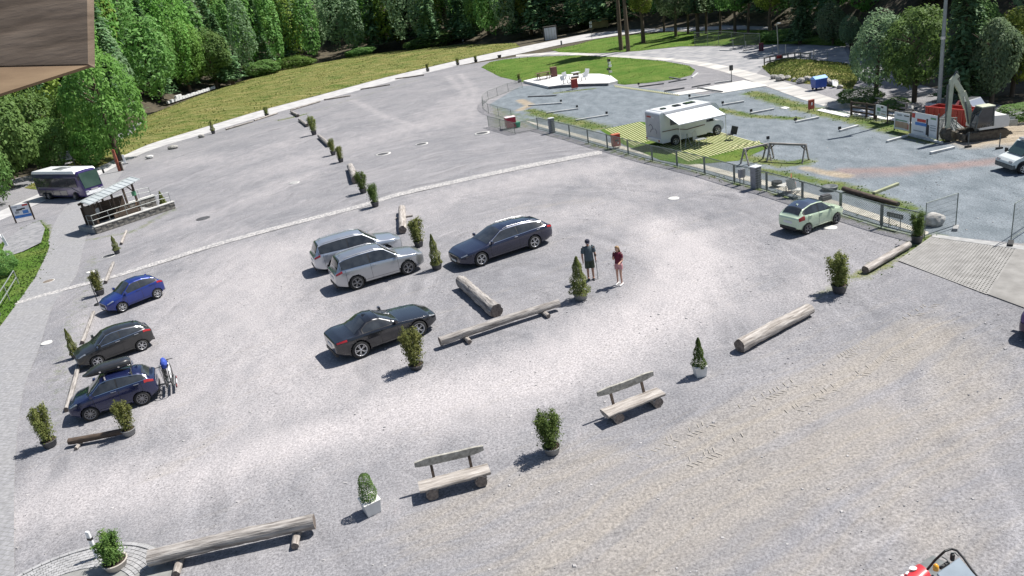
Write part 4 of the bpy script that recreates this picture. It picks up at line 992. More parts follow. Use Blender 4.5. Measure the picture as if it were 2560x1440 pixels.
def bicycle(label, off, fm, flip):
    e = empty('bicycle', car_local(navy, off), navy.rotation_euler.z + math.pi / 2 + (math.pi if flip else 0)); tag(e, label, 'bicycle', 'bicycles on the rack')
    wr = .27
    for x in (-.42, .42):
        mb = MB(); pts = [Vector((x + wr * math.cos(t), 0, wr + wr * math.sin(t))) for t in np.linspace(0, 6.283, 20, False)]; mb.path(pts, .02, 6, closed=True)
        wo = mb.build('wheel', TYRE, e); sp_ = MB()
        for t in np.linspace(0, 6.283, 8, False): sp_.tube((x, 0, wr), (x + wr * math.cos(t), 0, wr + wr * math.sin(t)), .004, n=4)
        sp_.build('spokes', CHROME, wo)
    mb = MB(); P = {'bb': (-.05, 0, .24), 'st': (-.15, 0, .66), 'ht': (.3, 0, .64), 'rw': (-.42, 0, wr), 'fw': (.42, 0, wr)}
    for a, b_ in (('bb', 'st'), ('bb', 'ht'), ('st', 'ht'), ('bb', 'rw'), ('st', 'rw'), ('ht', 'fw')): mb.tube(P[a], P[b_], .022)
    mb.build('frame', fm, e)
    mb = MB(); mb.tube((.3, 0, .64), (.28, 0, .78), .014); mb.tube((.28, -.22, .78), (.28, .22, .78), .014); mb.build('handlebar', BLACK, e)
    mb = MB(); mb.box((-.17, 0, .72), (.2, .1, .05)); mb.build('saddle', BLACK, e, bevel=.02)
bicycle('black folded bicycle on the inner rail of the rack', (-L / 2 - .37, 0, .37), BLACK, False)
bicycle('white and black bicycle on the outer rail of the rack', (-L / 2 - .57, 0, .37), WHITEP, True)
mb = MB(); rg = random.Random(3); rgs = []
for t in np.linspace(0, 1, 9):
    rr_ = .14 * math.sin(math.pi * (.12 + .8 * t)) + .02; rgs.append([Vector(((rr_ * .8 + rg.uniform(-.02, .02)) * math.cos(a), (rr_ * 1.5 + rg.uniform(-.03, .03)) * math.sin(a), t * .42)) for a in np.linspace(0, 6.283, 12, False)])
mb.rings(rgs); o = mb.build('bundled_cover', pm('blue cloth', (.02, .05, .3), (.05, .1, .45), 12, .8, bmp=.5), loc=car_local(navy, (-L / 2 - .47, .1, .98)), rot=(0, 0, navy.rotation_euler.z)); tag(o, 'crumpled blue cover tied over the bicycles', 'cover')
# ------------------------------------------------------------------ logs, benches, manholes
def log_mesh(L, r, seed, mats, taper=.9, flat=0, rough=1.0):
    rg = random.Random(seed); mb = MB(); n = 16; rgs = []; ns = max(8, int(L * 7))
    ph = [rg.uniform(0, 6.28) for _ in range(4)]
    for i in range(ns + 1):
        t = i / ns; rr_ = r * (1 - (1 - taper) * t); ring = []
        bx, bz = .03 * r * 4 * math.sin(t * 3 + ph[0]), .02 * r * 4 * math.sin(t * 4 + ph[1])
        for j in range(n):
            a = 6.283 * j / n; q_ = rr_ * (1 + .07 * math.sin(3 * a + ph[2] + t * 2.5) + .06 * math.sin(5 * a + t * 9 + ph[3]) * math.sin(t * 7 + ph[0]) + rg.uniform(-.045, .045) * rough)
            ring.append(Vector(((t - .5) * L, bx + q_ * math.cos(a), bz + q_ * math.sin(a))))
        rgs.append(ring)
    mb.rings(rgs, caps=False); mb.add(rgs[0], [list(range(n))[::-1]], 1); mb.add(rgs[-1], [list(range(n))], 1)
    return mb.mesh('log', mats)
def log(label, a, b_, dia, mat=WOOD_G, supports=(), lift=0.0, seed=0, tilt=1, name='log_barrier', sr=.09, rough=1.0):
    A, B = G(*a, lift + dia / 2), G(*b_, lift + dia / 2); d = B - A; L = d.length; c = (A + B) / 2; ang = math.atan2(d.y, d.x)
    e = empty(name, (c.x, c.y, 0), ang); tag(e, label, 'log', 'logs bounding the car park')
    link('log', log_mesh(L, dia / 2, seed, [mat, WOOD_E], rough=rough), e, (0, 0, lift + dia / 2))
    for k, t in enumerate(supports):
        link('support', log_mesh(dia * 2.3, sr, seed + k + 5, [WOOD_L, WOOD_E], 1), e, ((t - .5) * L, -.08, sr), (0, 0, math.pi / 2))
    return e
log('long thick grey log on two cross logs at bottom left', (372, 1397), (786, 1302), .42, WOOD_G, (.17, .88), .13, 1, sr=.1)
log('long thin pale log on two cross logs in front of the roadster', (1099, 853), (1397, 757), .35, WOOD_G, (.2, .86), .12, 2)
log('thick gnarled log lying across the long thin log end', (1243, 776), (1150, 703), .58, WOOD_G, (), 0, 3, rough=2.2)
log('thick pale barkless log right of the white-potted thuja', (1850, 866), (2022, 771), .46, WOOD_L, (), 0, 4)
log('pale log leaning to the dark pot at the fence end', (2162, 674), (2272, 612), .32, WOOD_L, (), 0, 5)
log('upright-looking pale log pointing away beside the wide shrub', (1005, 574), (1006, 520), .48, WOOD_L, (.7,), .02, 6, sr=.06)
log('short thick grey log before the second row shrub', (889, 450), (874, 415), .6, WOOD_G, (), 0, 7)
log('grey log between fourth and last shrub of the diagonal row', (823, 362), (797, 340), .42, WOOD_G, (), 0, 8)
log('short dark log beyond the diagonal row of shrubs', (768, 313), (748, 299), .4, WOOD_G, (), 0, 9)
log('shortest dark log nearest the road edge', (745, 289), (728, 279), .4, WOOD_G, (), 0, 10)
log('dark split log behind the yellowish shrub at left', (172, 1104), (306, 1078), .24, WOOD_D, (.18,), .08, 11, sr=.06)
log('pale log along the lane beside the navy hatchback', (166, 1024), (196, 915), .2, WOOD_G, (), 0, 12)
log('pale log along the lane beside the grey hatchback', (206, 856), (233, 781), .19, WOOD_G, (), 0, 13)
log('thin weathered log left of the blue hatchback', (264, 705), (283, 657), .2, WOOD_G, (), 0, 14)
log('thin pale log behind the leaning thuja', (303, 609), (316, 577), .18, WOOD_L, (), 0, 15)
for i, (a, b_, lb) in enumerate([((693, 283), (636, 301), 'shaded edge log left end of the road border'), ((800, 253), (727, 275), 'weathered border log second from left along the road'), ((876, 239), (810, 249), 'short border log in the middle of the road edge'),
                                ((975, 211), (901, 223), 'pale border log right of middle along the road'), ((1060, 187), (988, 197), 'dark border log ending at the far potted shrub'), ((632, 303), (565, 323), 'thin border log beside the road at left')]):
    log(lb, a, b_, .24, WOOD_G if i % 2 else WOOD_L, (), 0, 30 + i)
def boulder(label, px, r, seed, mat=STONE, sq=(1, .8, .7), name='boulder'):
    bm = bmesh.new(); bmesh.ops.create_icosphere(bm, subdivisions=3, radius=1); rg = np.random.default_rng(seed); dirs = rg.normal(size=(9, 3)); dirs /= np.linalg.norm(dirs, axis=1, keepdims=True)
    lim = .72 + .22 * rg.random(9)
    for v in bm.verts:
        p = np.array(v.co)
        for d, l in zip(dirs, lim):
            k = p @ d
            if k > l: p = p - d * (k - l)
        v.co = Vector(p * np.array(sq) * r * (1 + .03 * rg.normal()))
    me = bpy.data.meshes.new(name); bm.to_mesh(me); bm.free(); me.materials.append(mat)
    g = px if isinstance(px, Vector) else G(*px)
    o = link(name, me, None, (g.x, g.y, r * sq[2] * .62 + g.z)); return tag(o, label, 'boulder', 'boulders')
boulder('pale angular boulder behind the fence end near the building-site panels', (2334, 562), .4, 1, pm('pale boulder', (.35, .33, .3), (.66, .64, .6), 3, .9, bmp=.6, detail=8), (1.2, .9, .95))
boulder('light boulder at the road edge above the shelter', (433, 372), .5, 2, sq=(1.3, .9, .6)); boulder('flat-topped stone at the road edge left of the light boulder', (375, 396), .42, 3, CONC, (1.3, .9, .6)); boulder('dark stone beside the small road-edge thuja', (504, 344), .42, 4)
for i in range(11):
    x = 1935 + i * 16.5; boulder(['rugged stone', 'squat stone', 'grey stone', 'pale stone'][i % 4] + ' in the stone row below the grass mound, ' + ['first', 'second', 'third', 'fourth', 'fifth', 'sixth', 'seventh', 'eighth', 'ninth', 'tenth', 'last'][i] + ' from the left', (x, 197 + i * 2.1 + 3 * math.sin(i * 2)), .42 + .14 * math.sin(i * 1.7), 40 + i)

def bench(label, s0, s1, seed):
    A, B = G(*s0, .42), G(*s1, .42); d = B - A; L = d.length; c = (A + B) / 2
    e = empty('log_bench', (c.x, c.y, 0), math.atan2(d.y, d.x)); tag(e, label, 'bench', 'rustic log benches')
    rg = random.Random(seed); mb = MB(); rgs = []
    for i in range(13):
        t = i / 12 - .5; w0 = .25 + rg.uniform(-.012, .012); rgs.append([Vector((t * L, y * w0 * 1.0, z + rg.uniform(-.006, .006))) for y, z in ((-.95, .40), (-1, .37), (-.8, .29), (-.35, .25), (.35, .25), (.8, .29), (1, .37), (.95, .40), (.5, .415), (0, .412), (-.5, .415))])
    mb.rings(rgs, smooth=False); mb.build('seat', WOOD_L, e, bevel=.008)
    for x in (-.33, .36):
        link('leg', log_mesh(.5, .17, seed + 3, [WOOD_G, WOOD_E], 1), e, (x * L, .0, .165), (0, 0, math.pi / 2))
    mb = MB(); rgs = []
    for i in range(15):
        t = i / 14; x = (t - .5) * L * .98; hh = .125 * min(1, (.35 + 3.5 * min(t, 1 - t)) ** .5); zc = .86 + .02 * math.sin(t * 5 + seed)
        rgs.append([Vector((x, .33 + dy, zc + dz * hh)) for dy, dz in ((-.03, -1), (-.03, 1), (.04, 1), (.04, -1))])
    mb.rings(rgs, smooth=False); mb.build('backrest', pm('lichened grey plank', (.2, .19, .165), (.45, .43, .38), 7, .9, bmp=.4, detail=8), e, bevel=.01)
    for x in (-.27, .27):
        mb = MB(); mb.bar((x * L, .2, .3), (x * L, .36, .86), .08, .05); mb.build('post', WOOD_D, e)
bench('weathered log bench with plank back, nearer the picture bottom', (1046, 1214), (1222, 1167), 1)
bench('weathered log bench with plank back, further up right', (1510, 1030), (1652, 974), 2)

IRON = pm('cast iron', (.05, .05, .055), (.1, .1, .105), 14, .7, .2, bmp=.3)
def manhole(label, px, r, ring=0.0, mat=IRON, cat='manhole cover', rm=None):
    e = empty('manhole_cover', G(*px)); tag(e, label, cat, 'manhole covers')
    mb = MB(); mb.lathe([(.001, .022), (r * .9, .022), (r, .016), (r, -.02)], 28); c = mb.build('lid', mat, e)
    mb = MB()
    for i in range(5): mb.box(((i - 2) * r * .3, 0, .024), (r * .08, r * 1.2 * (1 - abs(i - 2) * .18), .006))
    mb.build('grip_ribs', mat, c)
    if ring: mb = MB(); mb.lathe([(r, .014), (r * (1 + ring), .014), (r * (1 + ring), -.02)], 28); mb.build('frame_ring', rm or CONC, e)
manhole('dark round manhole cover below the shelter platform', (508, 546), .5); manhole('worn manhole cover half under gravel left of the short log', (735, 457), .42, .1, CONC_D)
manhole('manhole cover with pale ring, left of the upper three', (958, 385), .55, .3); manhole('manhole cover with pale ring, middle of the upper three', (1054, 360), .5, .25); manhole('manhole cover with pale ring near the fence corner', (1205, 333), .58, .3)
manhole('pale concrete lid near the fence middle', (1684, 496), .32, 0, CONC); manhole('dark manhole cover by the leaning thuja', (272, 640), .38, .15); manhole('bronze-grey manhole cover in the paved lane', (121, 703), .32, .12, pm('brown iron', (.16, .13, .1), (.24, .2, .17), 9, .7, .2))
manhole('small pale lid on gravel beside the lane', (116, 857), .26, 0, CONC); manhole('small pale lid left of the blue hatchback', (226, 680), .26, 0, CONC); manhole('pale lid under the mint hatchback', (2076, 569), .3, 0, CONC)

# ------------------------------------------------------------------ people
SKIN = pm('skin', (.48, .28, .2), (.55, .33, .25), 10, .55)
SKIND = pm('tanned skin', (.34, .18, .12), (.4, .23, .16), 10, .55)
def skin_mesh(name, V, E, rad, root, zones, mats, sub=2):
    me = bpy.data.meshes.new(name); bm = bmesh.new(); sl = bm.verts.layers.skin.verify(); vs = {}
    for k, p in V.items(): vs[k] = bm.verts.new(p); vs[k][sl].radius = (rad[k] if isinstance(rad[k], tuple) else (rad[k], rad[k])); vs[k][sl].use_root = (k == root)
    for a, b_ in E: bm.edges.new((vs[a], vs[b_]))
    bm.to_mesh(me); bm.free(); tmp = bpy.data.objects.new('tmp', me); COL.objects.link(tmp)
    m1 = tmp.modifiers.new('s', 'SKIN'); m1.use_smooth_shade = True; m2 = tmp.modifiers.new('d', 'SUBSURF'); m2.levels = m2.render_levels = sub
    dg = bpy.context.evaluated_depsgraph_get(); out = bpy.data.meshes.new_from_object(tmp.evaluated_get(dg)); out.name = name
    bpy.data.objects.remove(tmp); bpy.data.meshes.remove(me)
    out.materials.clear()
    for m_ in mats: out.materials.append(m_)
    for p in out.polygons: p.material_index = zones(p.center); p.use_smooth = True
    return out
def hand(V, E, rad, side, wrist, tipdir, spread):
    """palm, four fingers and a thumb hanging from the wrist joint"""
    w_ = Vector(V[wrist]); d = Vector(tipdir).normalized(); s = Vector(spread).normalized(); nn = d.cross(s)
    V[side + 'palm'] = w_ + d * .07; rad[side + 'palm'] = (.034, .02); E.append((wrist, side + 'palm'))
    for i, (o, l) in enumerate(((-.028, .062), (-.01, .075), (.009, .07), (.027, .055))):
        k = side + 'f%d' % i; V[k + 'a'] = w_ + d * .1 + s * o; V[k + 'b'] = w_ + d * (.1 + l * .55) + s * o * 1.15 + nn * .012; V[k + 'c'] = w_ + d * (.1 + l * .85) + s * o * 1.15 + nn * .035
        for q_ in 'abc': rad[k + q_] = .009
        E += [(side + 'palm', k + 'a'), (k + 'a', k + 'b'), (k + 'b', k + 'c')]
    V[side + 'ta'] = w_ + d * .045 + s * -.042; V[side + 'tb'] = w_ + d * .085 + s * -.055 + nn * .02; rad[side + 'ta'] = .011; rad[side + 'tb'] = .009
    E += [(wrist, side + 'ta'), (side + 'ta', side + 'tb')]
def head_mesh(name, mats, c, r, yaw, tilt):
    bm = bmesh.new(); bmesh.ops.create_uvsphere(bm, u_segments=28, v_segments=20, radius=1)
    for v in bm.verts:
        x, y, z = v.co; f = max(0, x)
        z2 = z * 1.28; k = 1 - .16 * max(0, -z) ** 1.5; x2 = x * 1.02 * k; y2 = y * .8 * k
        if x > .6 and abs(y) < .16 and -.35 < z < .12: x2 += .2 * (1 - abs(y) / .16) * (1 - abs(z + .18) / .32)          # nose
        if x > .5 and abs(abs(y) - .33) < .17 and abs(z - .05) < .12: x2 -= .07                                       # eye sockets
        if x > .6 and abs(y) < .3 and abs(z + .52) < .07: x2 -= .05                                                    # mouth
        v.co = Vector((x2, y2, z2)) * r
    for sd_ in (1, -1):
        m_ = Matrix.Translation((0, sd_ * r * .8, 0)) @ Matrix.Diagonal((r * .17, r * .07, r * .26, 1)); bmesh.ops.create_icosphere(bm, subdivisions=2, radius=1, matrix=m_)
    me = bpy.data.meshes.new(name); bm.to_mesh(me); bm.free()
    for m_ in mats: me.materials.append(m_)
    for p in me.polygons: p.use_smooth = True
    return me
def shell(name, rings, mat, parent, n=18):
    mb = MB(); rgs = []
    for c, rx, ry in rings: rgs.append([Vector((c[0] + rx * math.cos(a), c[1] + ry * math.sin(a), c[2])) for a in np.linspace(0, 6.283, n, False)])
    mb.rings(rgs, caps=False); o = mb.build(name, mat, parent); return o
def tube_shell(name, pts, rs, mat, parent):
    mb = MB(); P = [Vector(p) for p in pts]
    for i in range(len(P) - 1): mb.tube(P[i], P[i + 1], rs[i], rs[i + 1], 14, caps=False)
    return mb.build(name, mat, parent)
EYE = pm('eye', (.02, .015, .012), (.03, .02, .02), 9, .2); LIP = pm('lips', (.35, .12, .1), (.4, .15, .13), 9, .5)
def face(parent, r):
    for sd_ in (1, -1): mb = MB(); mb.box((r * .9, sd_ * r * .32, r * .07), (r * .08, r * .2, r * .09)); mb.build('eye', EYE, parent, bevel=.004)
    mb = MB(); mb.box((r * .93, 0, -r * .66), (r * .06, r * .42, r * .07)); mb.build('mouth', LIP, parent, bevel=.004)
def person(label, g, yaw, sc, V, rad, E, skinm, shoe):
    e = empty('person', g, yaw); e.scale = (sc,) * 3; tag(e, label, 'person')
    body = link('body', skin_mesh('body', V, E, rad, 'pelvis', lambda c: 0, [skinm]), e)
    for k in ('lf', 'rf'):
        mb = MB(); an = Vector(V[k + 'ankle']); rgs = []
        for t, wd_, h_ in ((-.09, .03, .07), (-.06, .042, .1), (.02, .046, .1), (.1, .05, .07), (.17, .04, .05), (.195, .015, .03)):
            rgs.append([Vector((an.x + t, an.y + wd_ * math.cos(a), max(0, .5 * h_ + .5 * h_ * math.sin(a)))) for a in np.linspace(0, 6.283, 12, False)])
        mb.rings(rgs); mb.build('shoe', shoe, e)
    return e, body
def skeleton(lk, rk, ls, rs, shoulders, elbows, wrists):
    V = {'pelvis': (0, 0, .95), 'belly': (0, 0, 1.1), 'chest': (.0, 0, 1.32), 'neck': (0, 0, 1.5), 'headb': (.015, 0, 1.56),
         'lhip': (0, .09, .9), 'rhip': (0, -.09, .9), 'lfknee': lk, 'rfknee': rk, 'lfankle': ls, 'rfankle': rs, 'lftoe': (ls[0] + .12, ls[1], .035), 'rftoe': (rs[0] + .12, rs[1], .035),
         'lsh': shoulders[0], 'rsh': shoulders[1], 'lel': elbows[0], 'rel': elbows[1], 'lwr': wrists[0], 'rwr': wrists[1]}
    E = [('pelvis', 'belly'), ('belly', 'chest'), ('chest', 'neck'), ('neck', 'headb'), ('pelvis', 'lhip'), ('pelvis', 'rhip'), ('lhip', 'lfknee'), ('rhip', 'rfknee'), ('lfknee', 'lfankle'), ('rfknee', 'rfankle'), ('lfankle', 'lftoe'), ('rfankle', 'rftoe'),
         ('chest', 'lsh'), ('chest', 'rsh'), ('lsh', 'lel'), ('rsh', 'rel'), ('lel', 'lwr'), ('rel', 'rwr')]
    return V, E
CAM2 = lambda g: math.atan2(-g.y, -g.x)
# man: cap, slate shirt, olive shorts, right arm down on the crutch, seen from the front
g = G(1478, 698)
V, E = skeleton((.05, .1, .5), (.02, -.1, .5), (.02, .11, .08), (-.04, -.1, .08), ((0, .2, 1.43), (0, -.2, 1.43)), ((.0, .27, 1.15), (.03, -.28, 1.15)), ((.1, .26, .93), (.07, -.27, .91)))
rad = {'pelvis': (.16, .12), 'belly': (.16, .125), 'chest': (.17, .12), 'neck': .055, 'headb': .055, 'lhip': .095, 'rhip': .095, 'lfknee': .062, 'rfknee': .062, 'lfankle': .042, 'rfankle': .042, 'lftoe': .035, 'rftoe': .035, 'lsh': .068, 'rsh': .068, 'lel': .046, 'rel': .046, 'lwr': .031, 'rwr': .031}
hand(V, E, rad, 'L', 'lwr', (.25, .02, -1), (1, 0, .2)); hand(V, E, rad, 'R', 'rwr', (.4, -.05, -.9), (1, 0, .3))
MY = CAM2(g) + .15
man, body = person('man in dark cap, slate shirt and olive shorts leaning on a crutch', g, MY, 1.06, V, rad, E, SKIND, pm('dark shoes', (.02, .02, .025), (.05, .05, .055), 12, .6))
SH1 = pm('slate blue shirt', (.06, .085, .1), (.09, .12, .135), 8, .9, bmp=.3); SHO = pm('olive shorts', (.035, .05, .035), (.06, .075, .05), 8, .9, bmp=.3)
shell('shirt', [((0, 0, .88), .155, .2), ((0, 0, 1.0), .155, .195), ((0, 0, 1.12), .15, .19), ((0, 0, 1.28), .145, .2), ((0, 0, 1.4), .13, .215), ((0, 0, 1.47), .1, .16), ((0, 0, 1.515), .07, .08)], SH1, man)
for sd_, k in ((1, 'l'), (-1, 'r')): tube_shell('sleeve', [(0, sd_ * .15, 1.46), V[k + 'sh'], Vector(V[k + 'sh']) * .25 + Vector(V[k + 'el']) * .75], [.085, .092, .078], SH1, man)
shell('waistband', [((0, 0, .84), .15, .2), ((0, 0, .95), .15, .19)], SHO, man)
for k in 'lr': tube_shell('shorts_leg', [V[k + 'hip'], Vector(V[k + 'hip']) * .1 + Vector(V[k + 'fknee']) * .9], [.115, .115], SHO, man)
hd = link('head', head_mesh('head', [SKIND], (0, 0, 0), .098, 0, 0), man, (.03, 0, 1.66), (0, .25, 0)); face(hd, .098)
CAPM = pm('navy cap', (.012, .014, .03), (.025, .028, .05), 9, .85)
mb = MB(); mb.lathe([(.1, .0), (.108, .03), (.1, .08), (.06, .125), (.001, .135)], 20); mb.add([Vector((.08 + .1 * math.cos(a), .085 * math.sin(a), .005)) for a in np.linspace(-1.57, 1.57, 10)] + [Vector((.06, .085 * math.sin(a), .02)) for a in np.linspace(-1.57, 1.57, 10)], [(i, i + 1, 11 + i, 10 + i) for i in range(9)]); mb.build('cap', CAPM, man, (.03, 0, 1.685), (0, .12, 0))
c_g = man.matrix_basis @ Vector((.12, .27, .84))
foot = G(1495, 696); e = empty('crutch', foot, MY); tag(e, 'thin grey crutch in the hand of the man', 'crutch')
up = Matrix.Rotation(-MY, 3, 'Z') @ (c_g - foot); mb = MB(); mb.tube((0, 0, 0), up, .018); mb.build('shaft', GALV, e)
mb = MB(); mb.tube(up + Vector((-.05, 0, .0)), up + Vector((.08, 0, .01)), .017); mb.build('grip', BLACK, e); mb = MB(); mb.tube(up, up + Vector((-.06, .0, .26)), .012); mb.lathe([(.05, 0), (.055, .08)], 12, c=up + Vector((-.06, 0, .22))); mb.build('arm_cuff', BLACK, e); mb = MB(); mb.tube((0, 0, 0), (0, 0, .03), .02); mb.build('tip', BLACK, e)
# woman: maroon top, pink shorts, long hair, hands raised, turned to the left of the picture
g = G(1551, 711)
V, E = skeleton((.03, .085, .5), (.03, -.09, .5), (.02, .1, .08), (-.03, -.13, .08), ((0, .165, 1.4), (0, -.165, 1.4)), ((.06, .25, 1.14), (.04, -.21, 1.12)), ((.22, .2, 1.1), (.2, -.1, 1.22)))
rad = {'pelvis': (.15, .105), 'belly': (.12, .09), 'chest': (.135, .1), 'neck': .043, 'headb': .045, 'lhip': .088, 'rhip': .088, 'lfknee': .052, 'rfknee': .052, 'lfankle': .034, 'rfankle': .034, 'lftoe': .03, 'rftoe': .03, 'lsh': .05, 'rsh': .05, 'lel': .037, 'rel': .037, 'lwr': .026, 'rwr': .026}
hand(V, E, rad, 'L', 'lwr', (1, .15, -.1), (0, -1, 0)); hand(V, E, rad, 'R', 'rwr', (.6, .3, .8), (0, 1, 0))
WY = CAM2(g) - .55
wom, body = person('woman with long fair hair, maroon top and pink shorts standing with hands raised', g, WY, 1.03, V, rad, E, SKIN, pm('white trainers', (.7, .68, .66), (.8, .78, .76), 12, .6))
TOPM = pm('maroon top', (.1, .008, .025), (.14, .014, .035), 8, .9, bmp=.3); PINK = pm('pink shorts', (.5, .25, .26), (.58, .31, .32), 8, .9, bmp=.3)
shell('top', [((0, 0, .98), .125, .16), ((0, 0, 1.1), .115, .145), ((.01, 0, 1.26), .125, .165), ((0, 0, 1.38), .105, .18), ((0, 0, 1.44), .075, .13), ((0, 0, 1.475), .055, .07)], TOPM, wom)
for sd_, k in ((1, 'l'), (-1, 'r')): tube_shell('sleeve', [(0, sd_ * .12, 1.42), V[k + 'sh'], Vector(V[k + 'sh']) * .4 + Vector(V[k + 'el']) * .6], [.065, .068, .06], TOPM, wom)
shell('waistband', [((0, 0, .84), .135, .175), ((0, 0, .94), .135, .165), ((0, 0, 1.0), .12, .15)], PINK, wom)
for k in 'lr': tube_shell('shorts_leg', [V[k + 'hip'], Vector(V[k + 'hip']) * .55 + Vector(V[k + 'fknee']) * .45], [.105, .1], PINK, wom)
hd = link('head', head_mesh('head', [SKIN], (0, 0, 0), .09, 0, 0), wom, (.03, 0, 1.6), (0, .25, 0)); face(hd, .09)
HAIR = pm('fair brown hair', (.16, .09, .04), (.34, .22, .11), 14, .6, stretch=(1, 1, .2), bmp=.4)
mb = MB(); rgs = []
for z, rx, ry, ox in ((.125, .02, .02, 0), (.118, .06, .06, 0), (.09, .092, .088, -.01), (.03, .1, .096, -.015), (-.04, .085, .1, -.035), (-.12, .065, .105, -.055), (-.22, .05, .1, -.075), (-.33, .035, .07, -.08), (-.38, .012, .03, -.08)): rgs.append([Vector((ox + rx * math.cos(a) * (1 if math.cos(a) < .2 else (.5 if z < .06 else .95)), ry * math.sin(a), z)) for a in np.linspace(0, 6.283, 20, False)])
mb.rings(rgs); mb.build('hair', HAIR, wom, (.02, 0, 1.62), (0, .2, 0))
# ------------------------------------------------------------------ stone platform with timber shelter
def frame_from(a, b_, left=True):
    d = (b_ - a); d.z = 0; L = d.length; d.normalize(); return L, math.atan2(d.y, d.x)
A, B = G(243, 585), G(440, 520); L, ang = frame_from(A, B)
sh_ = empty('bus_shelter', A, ang); tag(sh_, 'timber waiting shelter with slanted pale metal roof on a stone platform', 'shelter')
DP = 3.1; HP = .5
blk = {}; STONE_D = pm('dark rubble stone', (.09, .085, .078), (.24, .225, .2), 5, .9, bmp=.8, bdist=.05, detail=8)
def block(sx, sy, sz, k):
    key = (round(sx, 2), round(sy, 2), round(sz, 2), k)
    if key not in blk:
        rg = random.Random(k); mb = MB(); mb.box((0, 0, 0), (sx, sy, sz))
        mb.v = [(x + rg.uniform(-.02, .02), y + rg.uniform(-.03, .03), z + rg.uniform(-.015, .015)) for x, y, z in mb.v]; blk[key] = mb.mesh('stone', STONE_D)
    return blk[key]
def stone_wall(name, parent, x0, x1, y, z0, courses, ch, depth, bl=.42):
    mb = MB(); mb.box(((x0 + x1) / 2, y, z0 + courses * ch / 2), (x1 - x0 - .04, depth - .06, courses * ch - .02)); w_ = mb.build(name, CONC_D, parent)
    for c in range(courses):
        n_ = int((x1 - x0) / bl); bw = (x1 - x0) / n_
        for i in range(n_): link('stone', block(bw - .02, depth, ch - .018, (i * 3 + c * 5) % 6), w_, (x0 + bw * (i + .5), y, z0 + ch * (c + .5)))
    mb = MB(); mb.box(((x0 + x1) / 2, y, z0 + courses * ch + .04), (x1 - x0 + .08, depth + .08, .08)); mb.build('coping', CONC, w_, bevel=.01)
stone_wall('front_wall', sh_, 0, L, .15, 0, 3, .17, .3)
stone_wall('rear_wall', sh_, L * .3, L * 1.0, DP, 0, 5, .18, .3)
mb = MB(); mb.box((L * .36, DP / 2 + .1, .2), (L * .72, DP - .4, .4)); mb.build('floor', CONC_D, sh_)
mb = MB(); [mb.box((L * .74 + i * .3, DP / 2 + .1, .2 - i * .06), (.3, DP - .6, .4 - i * .12)) for i in range(4)]; mb.build('steps', CONC_D, sh_)
RX0, RX1, RY = .1, L * .60, DP * .55
STONE_K = 0
ROOF = lambda x: .75 * max(0, x) / (L * .64)
for x in (.55, L * .33, L * .6):
    for y in (.5, 2.3):
        mb = MB(); mb.bar((x, y, .4), (x, y, (2.1 if y < 1 else 1.95) + ROOF(x)), .13, .13); mb.build('post', WOOD_D, sh_)
mb = MB(); mb.bar((.3, .5, 2.1 + ROOF(.3)), (L * .64, .5, 2.1 + ROOF(L * .64)), .14, .16); mb.bar((.3, 2.3, 1.98 + ROOF(.3)), (L * .64, 2.3, 1.98 + ROOF(L * .64)), .14, .16); mb.build('roof_beam', WOOD_D, sh_)
mb = MB(); mb.bar((L * .6, .5, 2.1), (L * .53, .5, 2.68), .08, .08); mb.bar((.55, .5, 1.6), (1.0, .5, 2.2), .08, .08); mb.build('brace', WOOD_D, sh_)
ZINC = pm('pale metal roofing', (.5, .53, .52), (.66, .69, .68), 1.2, .35, .25)
mb = MB(); x0_, x1_ = .15, L * .68
def rz_(x, y, z): return (x, y, z + ROOF(x))
mb.add([rz_(x0_, -.05, 2.22), rz_(x1_, -.05, 2.22), rz_(x1_, 1.3, 2.36), rz_(x0_, 1.3, 2.36), rz_(x0_, -.05, 2.17), rz_(x1_, -.05, 2.17), rz_(x1_, 1.3, 2.31), rz_(x0_, 1.3, 2.31)], [(0, 1, 2, 3), (7, 6, 5, 4), (0, 4, 5, 1), (1, 5, 6, 2), (2, 6, 7, 3), (3, 7, 4, 0)])
mb.add([rz_(x0_, 1.3, 2.37), rz_(x1_, 1.3, 2.37), rz_(x1_, 2.7, 2.1), rz_(x0_, 2.7, 2.1)], [(0, 1, 2, 3)]); ro = mb.build('roof', ZINC, sh_)
for i in range(12):
    x = .22 + i * (L * .68 - .3) / 11; mb = MB(); mb.bar((x, -.05, 2.235 + ROOF(x)), (x, 1.3, 2.375 + ROOF(x)), .03, .03); mb.build('roof_seam', ZINC, ro)
mb = MB(); mb.box((.5, 1.4, 1.15), (.06, 1.9, 1.5)); mb.build('side_wall', WOOD_D, sh_)
for i in range(9):
    mb = MB(); mb.box((L * .06 + .0 + i * L * .058 + .12, 2.25, 1.1), (L * .055, .04, 1.4)); mb.build('plank', WOOD_D, sh_)
for i in range(5):
    mb = MB(); mb.box((L * .33 + .02, .62 + 0, .0), (.01, .01, .01))
mb = MB(); mb.box((L * .43, .46, .72), (L * .3, .05, .62)); mb.build('front_panel', WOOD_D, sh_); mb = MB(); mb.bar((L * .57, .5, .9), (L * .66, 1.4, 1.2), .05, .5); mb.build('side_rail_board', WOOD_B, sh_)
mb = MB(); mb.box((L * .3, 2.0, .62), (L * .45, .4, .06)); mb.build('bench_seat', WOOD_B, sh_)
mb = MB(); mb.box((L * .22, 2.2, 1.2), (.35, .03, .45)); mb.build('notice', WHITEP, sh_)
mb = MB(); mb.box((L * .585, .42, 2.0), (.34, .03, .34)); o = mb.build('green_sign', pm('green sign', (.05, .2, .1), (.09, .28, .15), 4, .5), sh_)
